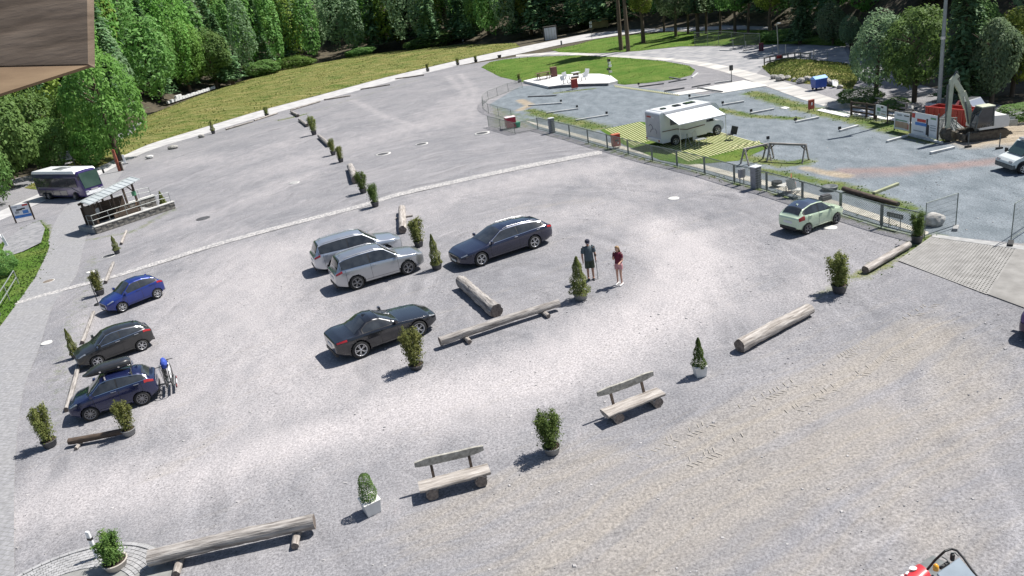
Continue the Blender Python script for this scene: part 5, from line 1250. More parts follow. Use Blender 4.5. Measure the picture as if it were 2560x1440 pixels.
def railing(parent, pts, h, posts=True, name='railing'):
    mb = MB()
    for z in (h, h * .55): mb.path([(x, y, z0 + z) for x, y, z0 in pts], .022, 8)
    r_ = mb.build(name, GALV, parent)
    for x, y, z0 in pts: mb = MB(); mb.tube((x, y, z0 - .05), (x, y, z0 + h), .022, n=8); mb.build('railing_post', GALV, r_)
railing(sh_, [(.05, 1.0, .5), (.05, .1, .55), (L * .2, .1, .57), (L * .41, .1, .57), (L * .6, .1, .57), (L * .8, .1, .57), (L * .97, .1, .5)], .85)
railing(sh_, [(L * .5, DP, .98), (L * .66, DP, .98), (L * .82, DP, .98), (L * .97, DP, .9)], .75)
for i, (x, y) in enumerate(((L * .96, 1.35), (L * 1.0, 1.9))):
    p = sh_.matrix_basis @ Vector((x, y, 0)); s_ = .028
    e = empty('potted_shrub', (p.x, p.y, 0)); tag(e, ['narrow dark potted thuja at the step end of the shelter', 'second potted thuja by the shelter steps, behind the first'][i], 'potted plant', 'potted shrubs around the car park')
    mb = MB(); mb.lathe([(.16, 0), (.22, .3), (.24, .33), (.2, .33), (.001, .28)], 16); mb.build('pot', POTD, e); link('foliage', shrub_cache[('cone', 1, LF_P.name)], e, (0, 0, .28), scale=(.8, .8, 1.05))

# ------------------------------------------------------------------ coach
A, B = G(100, 497), G(217, 500); Lb, ang = frame_from(A, B); Wb, Hb = 2.1, 2.65
e = empty('coach', (A + B) / 2, ang); tag(e, 'dark violet coach with white roof driving on the road at left', 'bus')
off = Wb / 2; X0, X1 = -Lb / 2, Lb / 2
COACH = paint('dark violet coach paint', (.045, .028, .13), .4, .3); COACHG = paint('grey violet coach paint', (.1, .095, .1), .4, .35)
def cring(x, wi, z0, z1, nose=0):
    y0, y1 = off - wi / 2, off + wi / 2; r_ = .18
    return [Vector((x, y0 + .03, z0)), Vector((x, y0, z0 + .15)), Vector((x, y0, z0 + (z1 - z0) * .42)), Vector((x, y0 + .02, z1 - .5)), Vector((x, y0 + .06, z1 - r_)), Vector((x, y0 + .2, z1 - .04)), Vector((x, off, z1)), Vector((x, y1 - .2, z1 - .04)), Vector((x, y1 - .06, z1 - r_)), Vector((x, y1 - .02, z1 - .5)), Vector((x, y1, z0 + (z1 - z0) * .42)), Vector((x, y1, z0 + .15)), Vector((x, y1 - .03, z0))]
mb = MB(); mb.rings([cring(X0, Wb - .1, .28, Hb - .1), cring(X0 + .08, Wb, .26, Hb), cring(0, Wb, .26, Hb), cring(X1 - .55, Wb, .26, Hb), cring(X1 - .28, Wb - .06, .26, Hb - .12), cring(X1 - .08, Wb - .14, .26, 1.35), cring(X1, Wb - .24, .28, .95)], smooth=False)
body = mb.build('body', COACH, e, bevel=.04)
mb = MB(); mb.box((-.25, off, Hb - .07), (Lb - .55, Wb + .02, .26), taper=.94); rf_ = mb.build('roof', WHITEP, e, bevel=.04)
mb = MB(); mb.box((-.6, off, Hb + .07), (1.0, .9, .1)); mb.build('roof_hatch', STEEL_D, rf_, bevel=.02); mb = MB(); mb.box((.4, off, Hb + .06), (.8, 1.2, .08)); mb.build('air_conditioner', ALLOY, rf_, bevel=.02)
CG = pm('tinted coach glass', (.035, .032, .034), (.06, .056, .058), 1.0, .1, coat=.6)
for i in range(5):
    x0 = X0 + .25 + i * (Lb - 1.0) / 5; mb = MB(); mb.box((x0 + (Lb - 1.0) / 10, -.012 + .012, 1.62), ((Lb - 1.0) / 5 - .04, .05, .85)); mb.build('side_window', CG, e); mb = MB(); mb.box((x0 + (Lb - 1.0) / 10, Wb + .0, 1.62), ((Lb - 1.0) / 5 - .04, .05, .85)); mb.build('side_window', CG, e)
mb = MB(); mb.path([(X0 + .3, -.03, .8), (X0 + .5, -.03, 1.12), (X1 - 1.9, -.03, 1.14), (X1 - .75, -.03, .72)], .022, 6); mb.build('coach_stripe', pm('beige stripe', (.4, .37, .33), (.5, .46, .42), 4, .5), e)
for i in range(4): mb = MB(); mb.box((X0 + 1.0 + i * 1.25, -.008, .62), (1.15, .03, .5)); mb.build('luggage_flap', COACHG, e, bevel=.01)
WSG = pm('windscreen glass', (.03, .06, .05), (.06, .1, .085), .8, .08, coat=.6)
mb = MB(); mb.add([(X1 - .02, .22, 1.02), (X1 - .02, Wb - .22, 1.02), (X1 - .22, Wb - .14, Hb - .22), (X1 - .22, .14, Hb - .22)], [(0, 1, 2, 3)]); ws = mb.build('windscreen', WSG, e); ws.modifiers.new('s', 'SOLIDIFY').thickness = .04
mb = MB(); mb.box((X1 + .03, off, .55), (.1, Wb - .3, .34)); mb.build('front_bumper', WHITEP, e, bevel=.04); mb = MB(); mb.box((X1 + .05, off, .8), (.06, .7, .16)); mb.build('badge_panel', CHROME, e)
for y in (.3, Wb - .3): mb = MB(); mb.box((X1 + .06, y, .72), (.08, .34, .16)); mb.build('headlight', LAMPW, e, bevel=.03)
mb = MB(); mb.box((X1 + .085, off, .46), (.02, .48, .1)); mb.build('number_plate', PLATE, e)
for y, s_ in ((-.0, -1), (Wb, 1)): mb = MB(); mb.tube((X1 - .2, y, Hb - .3), (X1 + .2, y + s_ * .18, Hb - .35), .025); mb.box((X1 + .22, y + s_ * .2, Hb - .55), (.1, .14, .36)); mb.build('mirror', BLACK, e)
tm, wm = wheel_meshes(.33, .24, 6, False, ALLOYD, 'coach')
for x in (X0 + 1.35, X0 + 2.1, X1 - 1.5):
    for y, rz in ((.1, math.pi), (Wb - .1, 0)):
        wo = link('wheel', wm, e, (x, y, .33), (0, 0, rz)); link('tyre', tm, wo)
        mb = MB(); mb.lathe([(.001, 0), (.42, 0)], 20, axis='Y', c=(x, -.02 if y < 1 else Wb + .02, .36)); mb.build('wheel_well', BLACK, body)
for wx in e.children:
    if wx.name.startswith('wheel') and 'well' not in wx.name: wx.location.y += -.16 if wx.location.y < 1 else .16

# ------------------------------------------------------------------ motorhome with awning and camping things
A = G(1655, 371); ang = R(17); e = empty('motorhome', A, ang); e.scale = (1.1,) * 3; tag(e, 'white motorhome with awning rolled out on the yellow slatted pitch', 'motorhome')
Lm, Wm, Hm = 4.2, 2.0, 2.35
MHW = pm('motorhome white', (.66, .67, .68), (.74, .75, .76), 1.5, .35, coat=.4); MHG = pm('motorhome grey rear', (.42, .42, .46), (.5, .5, .54), 1.5, .45)
mb = MB(); mb.side([(0, .38), (.05, .3), (3.55, .3), (3.55, 1.55), (4.55, 1.62), (4.62, 1.9), (4.35, 2.25), (3.9, Hm + .02), (.12, Hm), (0, Hm - .1)], 0, Wm); body = mb.build('body', MHW, e, bevel=.05)
mb = MB(); mb.box((-.012, Wm / 2, 1.32), (.03, Wm - .16, 1.75)); mb.build('rear_panel', MHG, e, bevel=.01)
mb = MB(); mb.box((-.03, Wm / 2, .48), (.08, Wm - .08, .26)); rb_ = mb.build('rear_bumper', MHW, e, bevel=.03)
for y in (.18, Wm - .18): mb = MB(); mb.box((-.075, y, .5), (.03, .16, .12)); mb.build('tail_light', LAMPR, e)
mb = MB(); mb.box((-.08, Wm / 2, .46), (.03, .42, .11)); mb.build('number_plate', PLATE, e)
mb = MB(); mb.box((-.032, Wm * .72, 2.0), (.015, .55, .1)); mb.build('rear_badge', REDP, e); mb = MB(); mb.box((-.032, Wm * .45, 1.97), (.015, .22, .05)); mb.build('rear_badge', WHITEP, e)
mb = MB(); mb.path([(-.035, 1.5, 1.35), (-.035, 1.3, 1.5), (-.035, 1.1, 1.42), (-.035, .95, 1.2), (-.035, 1.2, 1.15), (-.035, 1.35, .95)], .018, 5); mb.path([(-.035, .7, 1.25), (-.035, .5, 1.1), (-.035, .55, .9)], .014, 5); mb.build('rear_graphic', pm('dark graphic', (.1, .1, .13), (.14, .14, .17), 4, .5), e)
mb = MB(); mb.box((1.9, Wm / 2, Hm + .015), (3.2, Wm - .24, .06)); rf_ = mb.build('roof', WHITEP, e, bevel=.02)
for x, y, sx, sy in ((.8, .9, .35, .35), (1.9, 1.0, .5, .5), (2.9, 1.0, .8, .5)): mb = MB(); mb.box((x, y, Hm + .08), (sx, sy, .09), taper=.85); mb.build('roof_light', GLASS, rf_)
for x0, x1, z0, z1 in ((.75, 1.35, 1.4, 1.95), (2.3, 2.9, 1.4, 1.9)): mb = MB(); mb.box(((x0 + x1) / 2, -.006, (z0 + z1) / 2), (x1 - x0, .03, z1 - z0)); mb.build('side_window', GLASS, e, bevel=.01)
mb = MB(); mb.box((1.75, -.01, 1.15), (.62, .03, 1.6)); dr = mb.build('habitation_door', MHW, e, bevel=.01); mb = MB(); mb.box((1.75, -.03, 1.6), (.4, .02, .45)); mb.build('door_window', GLASS, dr)
mb = MB(); mb.path([(.1, -.02, 1.1), (1.2, -.02, 1.08), (2.0, -.02, .9), (3.4, -.02, .95)], .03, 6); mb.build('side_stripe', pm('bronze stripe', (.16, .1, .08), (.22, .15, .12), 3, .5), e)
# cab
mb = MB(); mb.side([(3.5, .32), (4.95, .32), (5.05, .55), (4.98, .85), (4.75, .98), (4.35, 1.05), (3.95, 1.56), (3.5, 1.58)], .14, Wm - .14); cb = mb.build('cab', MHW, e, bevel=.06)
mb = MB(); mb.add([(4.37, .2, 1.07), (4.37, Wm - .2, 1.07), (3.99, Wm - .22, 1.53), (3.99, .22, 1.53)], [(0, 1, 2, 3)]); o = mb.build('windscreen', GLASS, e); o.modifiers.new('s', 'SOLIDIFY').thickness = -.03
mb = MB(); mb.side([(3.62, 1.05), (4.25, 1.05), (3.92, 1.48), (3.62, 1.48)], .125, .14); mb.build('cab_window', GLASS, e)
mb = MB(); mb.box((5.02, Wm / 2, .6), (.06, Wm - .5, .22)); mb.build('grille', BLACK, e); mb = MB(); mb.box((4.0, .02, 1.2), (.12, .18, .24)); mb.build('mirror', BLACK, e, bevel=.02)
for y in (.35, Wm - .35): mb = MB(); mb.box((4.97, y, .82), (.12, .28, .14)); mb.build('headlight', LAMPW, e, bevel=.03)
tm, wm = wheel_meshes(.29, .2, 6, False, ALLOY, 'mh')
for x in (1.05, 4.45):
    mb = MB(); mb.lathe([(.001, 0), (.37, 0)], 20, axis='Y', c=(x, -.008 if x < 2 else .125, .36)); mb.build('wheel_arch', BLACK, body)
    for y in (.06 if x < 2 else .2, Wm - .06): wo = link('wheel', wm, e, (x, y - .06 if y < 1 else y, .29), (0, 0, math.pi if y < 1 else 0)); link('tyre', tm, wo)
# awning is part of the motorhome
AW0, AW1 = .35, 3.9
mb = MB(); mb.add([(AW0, -.02, 2.22), (AW1, -.02, 2.22), (AW1, -1.75, 1.72), (AW0, -1.75, 1.72), (AW0, -.02, 2.19), (AW1, -.02, 2.19), (AW1, -1.75, 1.69), (AW0, -1.75, 1.69)], [(0, 1, 2, 3), (7, 6, 5, 4), (0, 4, 5, 1), (2, 6, 7, 3), (1, 5, 6, 2), (3, 7, 4, 0)])
aw = mb.build('awning', pm('awning cloth', (.6, .63, .66), (.76, .78, .8), 1.4, .7, stretch=(.2, 5, 1)), e); mb = MB(); mb.bar((AW0 - .05, -1.77, 1.7), (AW1 + .05, -1.77, 1.7), .07, .07); mb.bar((AW0 - .05, -.05, 2.23), (AW1 + .05, -.05, 2.23), .12, .12); mb.build('awning_rail', ALLOY, aw)
for x in (AW0 + .03, AW1 - .03): mb = MB(); mb.tube((x, -1.76, 0), (x, -1.76, 1.7), .02); mb.build('awning_leg', ALLOY, e)
def on_mh(p): return e.matrix_basis @ Vector(p)
MH = e
def camp_chair(name, label, p, rz, mat):
    c = empty(name, p, rz); tag(c, label, 'chair', 'camping chairs')
    for y in (-.25, .25): mb = MB(); mb.path([(-.25, y, 0), (.22, y, .42), (-.25, y, .42), (.25, y, 0)], .015, 6); mb.build('side_frame', GALV, c)
    mb = MB(); mb.box((0, 0, .42), (.46, .48, .03)); mb.build('seat', mat, c); mb = MB(); mb.bar((-.22, 0, .42), (-.36, 0, 1.0), .46, .03, up=(0, 1, 0)); mb.build('backrest', mat, c)
FAB = pm('dark camping fabric', (.03, .03, .035), (.06, .06, .07), 9, .9); FABW = pm('pale camping fabric', (.55, .54, .5), (.66, .65, .6), 9, .8); FABR = pm('red camping fabric', (.3, .03, .03), (.4, .05, .05), 9, .85)
camp_chair('camping_chair', 'dark folding chair right of the awning by the motorhome front', on_mh((4.1, -1.9, 0)), ang + 2.3, FAB)
camp_chair('camping_chair', 'pale folding chair under the awning', on_mh((2.1, -1.0, 0)), ang + .4, FABW)
t = empty('camping_table', on_mh((1.7, -2.1, 0)), ang); tag(t, 'small folding table in front of the awning', 'table')
mb = MB(); mb.box((0, 0, .62), (.75, .5, .03)); mb.build('table_top', GALV, t)
for x in (-.33, .33):
    for y in (-.2, .2): mb = MB(); mb.tube((x, y, 0), (x, y, .62), .014); mb.build('leg', GALV, t)
ld = empty('folded_drying_rack', on_mh((1.15, -1.2, 0)), ang); tag(ld, 'grey folding frame leaning under the awning near the rear wheel', 'frame'); mb = MB(); mb.path([(-.2, -.2, 0), (.1, .1, .95), (.35, -.2, 0)], .018, 6); mb.path([(0, .25, 0), (.2, .1, .95), (.5, .25, 0)], .018, 6); mb.tube((.1, .1, .95), (.2, .1, .95), .018); mb.build('tubes', GALV, ld)

# ------------------------------------------------------------------ white pickup at the right edge
e = empty('white_pickup', G(2513, 419), R(178)); tag(e, 'white flatbed pickup cut by the right picture edge', 'pickup truck')
PW = pm('pickup white', (.6, .64, .62), (.68, .72, .7), 1.2, .35, coat=.4); k = .73
def K(pts): return [(x * k, z * k) for x, z in pts]
WP = 1.9 * k
mb = MB(); mb.side(K([(.75, .45), (.78, .8), (.55, 1.0), (-.05, 1.22), (-.65, 1.98), (-.85, 2.05), (-1.75, 2.05), (-1.85, 1.95), (-1.85, .4)]), 0, WP); body = mb.build('body', PW, e, bevel=.05)
mb = MB(); mb.add([(.02 * k, .1, 1.24 * k), (.02 * k, WP - .1, 1.24 * k), (-.6 * k, WP - .14, 1.95 * k), (-.6 * k, .14, 1.95 * k)], [(0, 1, 2, 3)]); o = mb.build('windscreen', WSG, e); o.modifiers.new('s', 'SOLIDIFY').thickness = .04
for y in (-.012, WP - .012): mb = MB(); mb.side(K([(-.2, 1.15), (-.72, 1.85), (-1.5, 1.85), (-1.5, 1.12)]), y, y + .024); mb.build('side_window', GLASS, e)
mb = MB(); mb.box((.66 * k, WP / 2, .52 * k), (.3 * k, WP + .02, .34 * k)); mb.build('front_bumper', STEEL_D, e, bevel=.04)
for y in (-.1, WP + .1): mb = MB(); mb.box((-.05 * k, y, 1.3 * k), (.12, .16, .24)); mb.build('mirror', BLACK, e, bevel=.03)
for y in (.2, WP - .2): mb = MB(); mb.box((.68 * k, y, .85 * k), (.14, .24, .14)); mb.build('headlight', LAMPW, e, bevel=.02)
mb = MB(); mb.box((-.8 * k, WP / 2, 2.14 * k), (.3, 1.0, .12)); mb.build('beacon_bar', ALLOY, e, bevel=.02)
mb = MB(); mb.box((-3.5 * k, WP / 2, .72 * k), (3.0 * k, WP + .1, .12)); fb = mb.build('flatbed', GALV, e)
for y in (-.05, WP + .05):
    for i in range(3): mb = MB(); mb.box((-3.5 * k, y, (.9 + i * .16) * k), (3.0 * k, .03, .13 * k)); mb.build('side_board', ALLOY, fb)
mb = MB(); mb.tube((-1.98 * k, .05, .5), (-1.98 * k, .05, 1.75), .03); mb.tube((-1.98 * k, WP - .05, .5), (-1.98 * k, WP - .05, 1.75), .03); mb.tube((-1.98 * k, .05, 1.75), (-1.98 * k, WP - .05, 1.75), .03); mb.build('headboard_frame', GALV, e)
tm, wm = wheel_meshes(.27, .2, 6, False, ALLOY, 'pk')
for x in (0, -3.1 * k):
    mb = MB(); mb.lathe([(.001, 0), (.34, 0)], 20, axis='Y', c=(x, WP + .012, .32)); mb.build('wheel_arch', BLACK, body)
    for y in (.02, WP + .03): wo = link('wheel', wm, e, (x, y, .27), (0, 0, math.pi if y < .5 else 0)); link('tyre', tm, wo)

# ------------------------------------------------------------------ excavator
EXW = pm('excavator white', (.62, .62, .6), (.72, .72, .7), 2, .4); EXG = pm('excavator grey green', (.4, .42, .31), (.54, .56, .43), 2, .5); TRK = pm('muddy tracks', (.06, .05, .04), (.14, .12, .09), 5, .9, bmp=.4)
O = G(2452, 343); e = empty('excavator', O, R(176)); tag(e, 'white tracked excavator with raised boom behind the advertising banners', 'excavator')
sx = .8
def P3(x, y, z): return Vector((x * sx, y * sx, z * sx))
for y in (-.75, .75):
    mb = MB(); out = []
    for a in np.linspace(math.pi / 2, 3 * math.pi / 2, 8): out.append((-1.25 + .3 * math.cos(a), .32 + .3 * math.sin(a)))
    for a in np.linspace(-math.pi / 2, math.pi / 2, 8): out.append((1.25 + .3 * math.cos(a), .32 + .3 * math.sin(a)))
    mb.side([(x * sx, z * sx) for x, z in out], (y - .24) * sx, (y + .24) * sx); tr_ = mb.build('track', TRK, e)
    for i in range(16): mb = MB(); mb.box(P3(-1.3 + i * .173, y, .64), (.1 * sx, .5 * sx, .05)); mb.build('track_pad', TRK, tr_)
    for i in range(4): mb = MB(); mb.lathe([(.001, 0), (.2 * sx, 0)], 14, axis='Y', c=P3(-.95 + i * .63, y - .25, .32)); mb.build('roller', STEEL_D, tr_)
mb = MB(); mb.box(P3(1.75, 0, .35), (.12, 1.9 * sx, .5 * sx)); mb.bar(P3(1.2, -.4, .35), P3(1.75, -.4, .35), .1, .1); mb.bar(P3(1.2, .4, .35), P3(1.75, .4, .35), .1, .1); mb.build('dozer_blade', TRK, e)
mb = MB(); mb.lathe([(.5 * sx, .55 * sx), (.5 * sx, .8 * sx), (.001, .8 * sx)], 20); mb.build('slew_ring', STEEL_D, e)
mb = MB(); mb.side([(x * sx, z * sx) for x, z in ((.7, .8), (.7, 1.1), (-.2, 1.25), (-.3, 1.75), (-1.35, 1.7), (-1.5, 1.3), (-1.45, .85), (-1.2, .8))], -.95 * sx, .95 * sx); mb.build('upper_body', EXW, e, bevel=.08)
mb = MB(); mb.side([(x * sx, z * sx) for x, z in ((.95, .95), (.85, 1.9), (.6, 2.45), (-.25, 2.45), (-.3, 1.0))], .1 * sx, .95 * sx); cb = mb.build('cab', GLASS, e, bevel=.04)
mb = MB()
for y in (.1, .95): mb.path([P3(.95, y, .95), P3(.85, y, 1.9), P3(.6, y, 2.45), P3(-.25, y, 2.45), P3(-.3, y, 1.0)], .045, 6)
mb.build('cab_frame', STEEL_D, cb); mb = MB(); mb.box(P3(.17, .52, 2.5), (1.0 * sx, .95 * sx, .08)); mb.build('cab_roof', EXG, cb, bevel=.02)
bp = [P3(.7, -.3, 1.05), P3(1.0, -.3, 2.3), P3(1.55, -.3, 3.6), P3(2.25, -.3, 4.7)]
mb = MB()
for a, b_, w_ in zip(bp[:-1], bp[1:], (.42, .5, .36)): mb.bar(a, b_, .26 * sx, w_ * sx, up=(1, 0, .3))
bo = mb.build('boom', EXG, e, bevel=.02); mb = MB(); mb.tube(P3(1.0, -.05, 1.2), P3(1.35, -.05, 2.9), .07 * sx); mb.tube(P3(1.35, -.05, 2.9), P3(1.45, -.1, 3.3), .04 * sx, mi=1); mb.build('lift_cylinder', [STEEL_D, CHROME], bo)
mb = MB(); mb.bar(P3(1.95, -.3, 4.95), P3(2.4, -.3, 4.5), .24 * sx, .34 * sx, up=(1, 0, 0)); mb.bar(P3(2.35, -.3, 4.6), P3(2.42, -.3, .95), .24 * sx, .3 * sx, up=(1, 0, 0)); am = mb.build('dipper_arm', EXG, e, bevel=.02)
mb = MB(); mb.tube(P3(1.75, -.3, 4.3), P3(2.0, -.3, 5.2), .05 * sx); mb.tube(P3(2.05, -.3, 5.25), P3(2.2, -.3, 4.9), .06 * sx); mb.tube(P3(2.62, -.3, 4.3), P3(2.62, -.3, 2.3), .07 * sx); mb.tube(P3(2.62, -.3, 2.3), P3(2.6, -.3, 1.2), .04 * sx); mb.build('hydraulic_cylinder', STEEL_D, am)
mb = MB(); mb.side([(x * sx, z * sx) for x, z in ((2.25, 1.0), (2.65, 1.0), (2.85, .6), (2.7, .15), (2.3, .0), (2.15, .1), (2.3, .5))], -.65 * sx, .05 * sx); mb.build('bucket', TRK, e, bevel=.02)

# ------------------------------------------------------------------ red compact tractor at the bottom edge, seen from behind and above
e = empty('red_tractor', G(2345, 1440), R(0)); 
fwd = (G(2270, 1385) - G(2420, 1440)); tag(e, 'red compact tractor with amber beacon cut by the bottom picture edge', 'tractor')
zt = 1.25; P0 = G(2330, 1440, zt); ex = (G(2265, 1395, zt) - G(2330, 1440, zt)).normalized(); ex = (G(2235, 1440, zt) - G(2320, 1385, zt)); ex.z = 0; ex.normalize(); ey = Vector((-ex.y, ex.x, 0))
e.location = (0, 0, 0); e.rotation_euler = (0, 0, 0)
C0 = G(2345, 1385, zt)
def TP(a, b_, z): v = C0 + ex * a + ey * b_; return Vector((v.x, v.y, z))
RED = paint('tractor red', (.5, .03, .035), .05, .35)
# ex points towards lower left in the picture (bonnet), ey towards lower right
def tbox(name, pts, z0, z1, mat, parent, bevel=.03):
    mb = MB(); mb.prism([(p.x, p.y) for p in pts], z0, z1); return mb.build(name, mat, parent, bevel=bevel)
h0, h1, h2, h3 = G(2332, 1432, 1.15), G(2290, 1398, 1.15), G(2205, 1456, 1.15), G(2262, 1500, 1.15)
mb = MB(); nn = 9; rgs = []
for i in range(nn):
    t = i / (nn - 1); a = h1.lerp(h2, t); b_ = h0.lerp(h3, t); dz = -.12 * t ** 2; ring = []
    for s_ in np.linspace(0, 1, 9): p = a.lerp(b_, s_); ring.append(Vector((p.x, p.y, 1.13 + dz - .13 * abs(2 * s_ - 1) ** 3)))
    for s_ in (1, 0): p = a.lerp(b_, s_); ring.append(Vector((p.x, p.y, .55)))
    rgs.append(ring)
mb.rings(rgs); hood = mb.build('bonnet', RED, e)
def decal(name, px, r, z, mat, parent, flat=1.0):
    mb = MB(); c = G(*px, z); vs = [c + Vector((r * math.cos(a), r * flat * math.sin(a), 0)) for a in np.linspace(0, 6.283, 18, False)]; mb.add(vs, [list(range(18))]); o = mb.build(name, mat, parent, fix=False); return o
decal('round_decal', (2283, 1420), .07, 1.15, WHITEP, hood, .8)
for px in ((2268, 1432), (2255, 1440)): mb = MB(); c = G(*px, 1.14); mb.box(c, (.09, .035, .012), rz=.6); mb.build('white_decal', WHITEP, hood)
# windscreen hoop and grey canopy roof
zc = 1.95
hp = [(2318, 1424), (2338, 1400), (2362, 1378), (2378, 1372), (2392, 1376), (2408, 1394), (2430, 1425), (2450, 1450)]
mb = MB(); mb.path([G(x, y, 1.25 + .6 * min(1, max(0, (1424 - y) / 45)) if x < 2380 else 1.85) for x, y in hp], .022, 8); mb.build('cab_hoop', BLACK, e)
rp = [G(2342, 1432, zc), G(2398, 1392, zc), G(2446, 1446, zc), G(2385, 1500, zc)]
tbox('roof', rp, zc - .06, zc, pm('grey cab roof', (.16, .2, .24), (.2, .245, .29), 3, .55), e, .02)
mb = MB(); c = G(2339, 1424, 1.6); mb.lathe([(.055, 0), (.055, .02), (.05, .09), (.025, .125), (.001, .13)], 18, c=c); mb.build('beacon', pm('amber beacon', (.8, .3, .01), (.9, .45, .03), 6, .2, coat=1), e); mb = MB(); mb.tube(G(2339, 1424, 1.0), G(2339, 1424, 1.6), .02); mb.build('beacon_stalk', BLACK, e)
mb = MB(); mb.path([G(2355, 1392, 1.6), G(2366, 1398, 1.6), G(2374, 1408, 1.6)], .012, 6); mb.path([G(2377, 1382, 1.7), G(2388, 1382, 1.7), G(2396, 1390, 1.7)], .012, 6); mb.build('wiper_arm', STEEL_D, e); mb = MB(); mb.box(G(2381, 1393, 1.6), (.07, .07, .16)); mb.build('mirror', BLACK, e, bevel=.02); mb = MB(); mb.bar(G(2350, 1420, 1.5), G(2372, 1406, 1.5), .05, .05); mb.build('dashboard', BLACK, e)
base_c = (h0 + h2) / 2
for (px, r_) in (((2290, 1640), .3), ((2400, 1600), .42), ((2330, 1700), .3)):
    g = G(*px); tm, wm = wheel_meshes(r_, .26, 5, False, WHITEP, 'tr%.2f' % r_); wo = link('wheel', wm, e, (g.x, g.y, r_), (0, 0, math.atan2(ex.y, ex.x))); link('tyre', tm, wo)
mb = MB(); c = G(2330, 1470, .6); mb.box((c.x, c.y, .65), (1.0, .7, .5), rz=math.atan2(ex.y, ex.x)); mb.build('chassis', STEEL_D, e)

# dark car whose corner just enters at the right edge
sh = shape(4.3, 1.8, 1.46, 2.65, .88, 'hatch', .9, .92)
car('dark_violet_car', 'dark violet car whose front corner just enters at the right picture edge', sh, paint('dark violet paint', (.03, .012, .05), .4, .28), (2694, 838), (2790, 772), sh.ovf, .3, 1, rim=ALLOYD, spokes=6, twin=False)
# ------------------------------------------------------------------ mesh fences
wire_cache = {}
def wire_mesh(Lp, hp, dia=True, sp=.075):
    key = (round(Lp, 1), round(hp, 2), dia)
    if key in wire_cache: return wire_cache[key]
    mb = MB(); L_, H_ = key[0], key[1]; t = .010
    def seg(x0, z0, x1, z1): mb.add([(x0, 0, z0 - t), (x1, 0, z1 - t), (x1, 0, z1 + t), (x0, 0, z0 + t), (x0, t, z0), (x1, t, z1)], [(0, 1, 2, 3), (0, 1, 5, 4), (3, 2, 5, 4)])
    if dia:
        for s_ in (1, -1):
            x = -H_
            while x < L_:
                a, b_ = max(0, x), min(L_, x + H_)
                if b_ > a:
                    za, zb_ = (a - x), (b_ - x)
                    if s_ < 0: za, zb_ = H_ - za, H_ - zb_
                    seg(a, za, b_, zb_)
                x += sp * 1.5
    else:
        for i in range(int(L_ / .06) + 1): x = i * .06; mb.add([(x - .005, 0, 0), (x + .005, 0, 0), (x + .005, 0, H_), (x - .005, 0, H_)], [(0, 1, 2, 3)])
        for i in range(int(H_ / .2) + 1): mb.add([(0, 0, i * .2 - .004), (L_, 0, i * .2 - .004), (L_, 0, i * .2 + .004), (0, 0, i * .2 + .004)], [(0, 1, 2, 3)])
    wire_cache[key] = mb.mesh('mesh_infill', FENCEM); return wire_cache[key]
FENCEM = pm('fence green grey', (.14, .165, .15), (.22, .245, .225), 6, .5, .4)
def mesh_fence(name, label, posts, h, dia=True, foot=.06, double=False, rail=.024, cat='fence', hs=None):
    o0 = G(*posts[0]); e = empty(name, o0); tag(e, label, cat)
    pts = [G(*p) - o0 for p in posts]; hh = hs or [h] * len(pts)
    for p, hv in zip(pts, hh):
        mb = MB(); mb.tube(p + Vector((0, 0, -.1)), p + Vector((0, 0, hv)), rail, n=8); mb.build('post', FENCEM, e)
    for i in range(len(pts) - 1):
        a, b_ = pts[i], pts[i + 1]; d = b_ - a; L_ = d.length; h1 = (hh[i] + hh[i + 1]) / 2; u = d / L_
        a2, b2 = a + u * (.06 if double else .0), b_ - u * (.06 if double else .0)
        mb = MB(); mb.tube(a2 + Vector((0, 0, hh[i] - .01)), b2 + Vector((0, 0, hh[i + 1] - .01)), rail * .9, n=8); mb.tube(a2 + Vector((0, 0, foot)), b2 + Vector((0, 0, foot)), rail * .9, n=8)
        if double: mb.tube(a2 + Vector((0, 0, foot)), a2 + Vector((0, 0, hh[i] - .01)), rail * .9, n=8); mb.tube(b2 + Vector((0, 0, foot)), b2 + Vector((0, 0, hh[i + 1] - .01)), rail * .9, n=8)
        pn = mb.build('panel_frame', FENCEM, e)
        link('mesh_infill', wire_mesh(L_, h1 - foot, dia), pn, a + Vector((0, 0, foot)), (0, 0, math.atan2(d.y, d.x)), (L_ / round(L_, 1) if round(L_, 1) else 1, 1, 1))
    return e
FP = [(1345, 324), (1425, 344), (1471, 358), (1519, 372), (1571, 386), (1631, 403), (1693, 417), (1762, 435), (1836, 457), (1917, 478), (2006, 505), (2101, 536), (2203, 568), (2307, 594)]
mesh_fence('mesh_fence', 'long green-grey framed mesh fence between car park and camping ground', FP, 1.12, True, .08, True, .032)
mesh_fence('curved_mesh_fence', 'curved low mesh fence at the upper corner of the camping ground', [(1306, 219), (1271, 229), (1244, 240), (1221, 249), (1208, 261), (1208, 272), (1222, 283), (1247, 291), (1280, 300)], 1.05, False, .06)
mesh_fence('fence_corner_pen', 'mesh fence corner pen around the red bin', [(1222, 316), (1252, 325), (1288, 335), (1345, 324)], 1.05, True, .06)
sf = [mesh_fence('site_fence_panel', 'tall wire site fence panel beside the boulder', [(2311, 595), (2389, 569)], 1.6, False, .12, False, .02),
      mesh_fence('site_fence_panel', 'tall wire site fence panel at the right picture edge', [(2527, 604), (2620, 540)], 1.65, False, .12, False, .02)]
for px, e, m_ in (((2389, 573), sf[0], CONC_D), ((2526, 612), sf[1], BLACK)):
    mb = MB(); mb.box(G(*px) - e.location + Vector((0, 0, .06)), (.55, .2, .13), rz=.9); mb.build('foot', m_, e, bevel=.015)
mesh_fence('far_mesh_gate', 'grey mesh gate and fence under the trees of the far yard', [(1737, 115), (1770, 114), (1797, 113), (1830, 116), (1862, 120), (1900, 122)], 2.0, False, .1, False, .035)
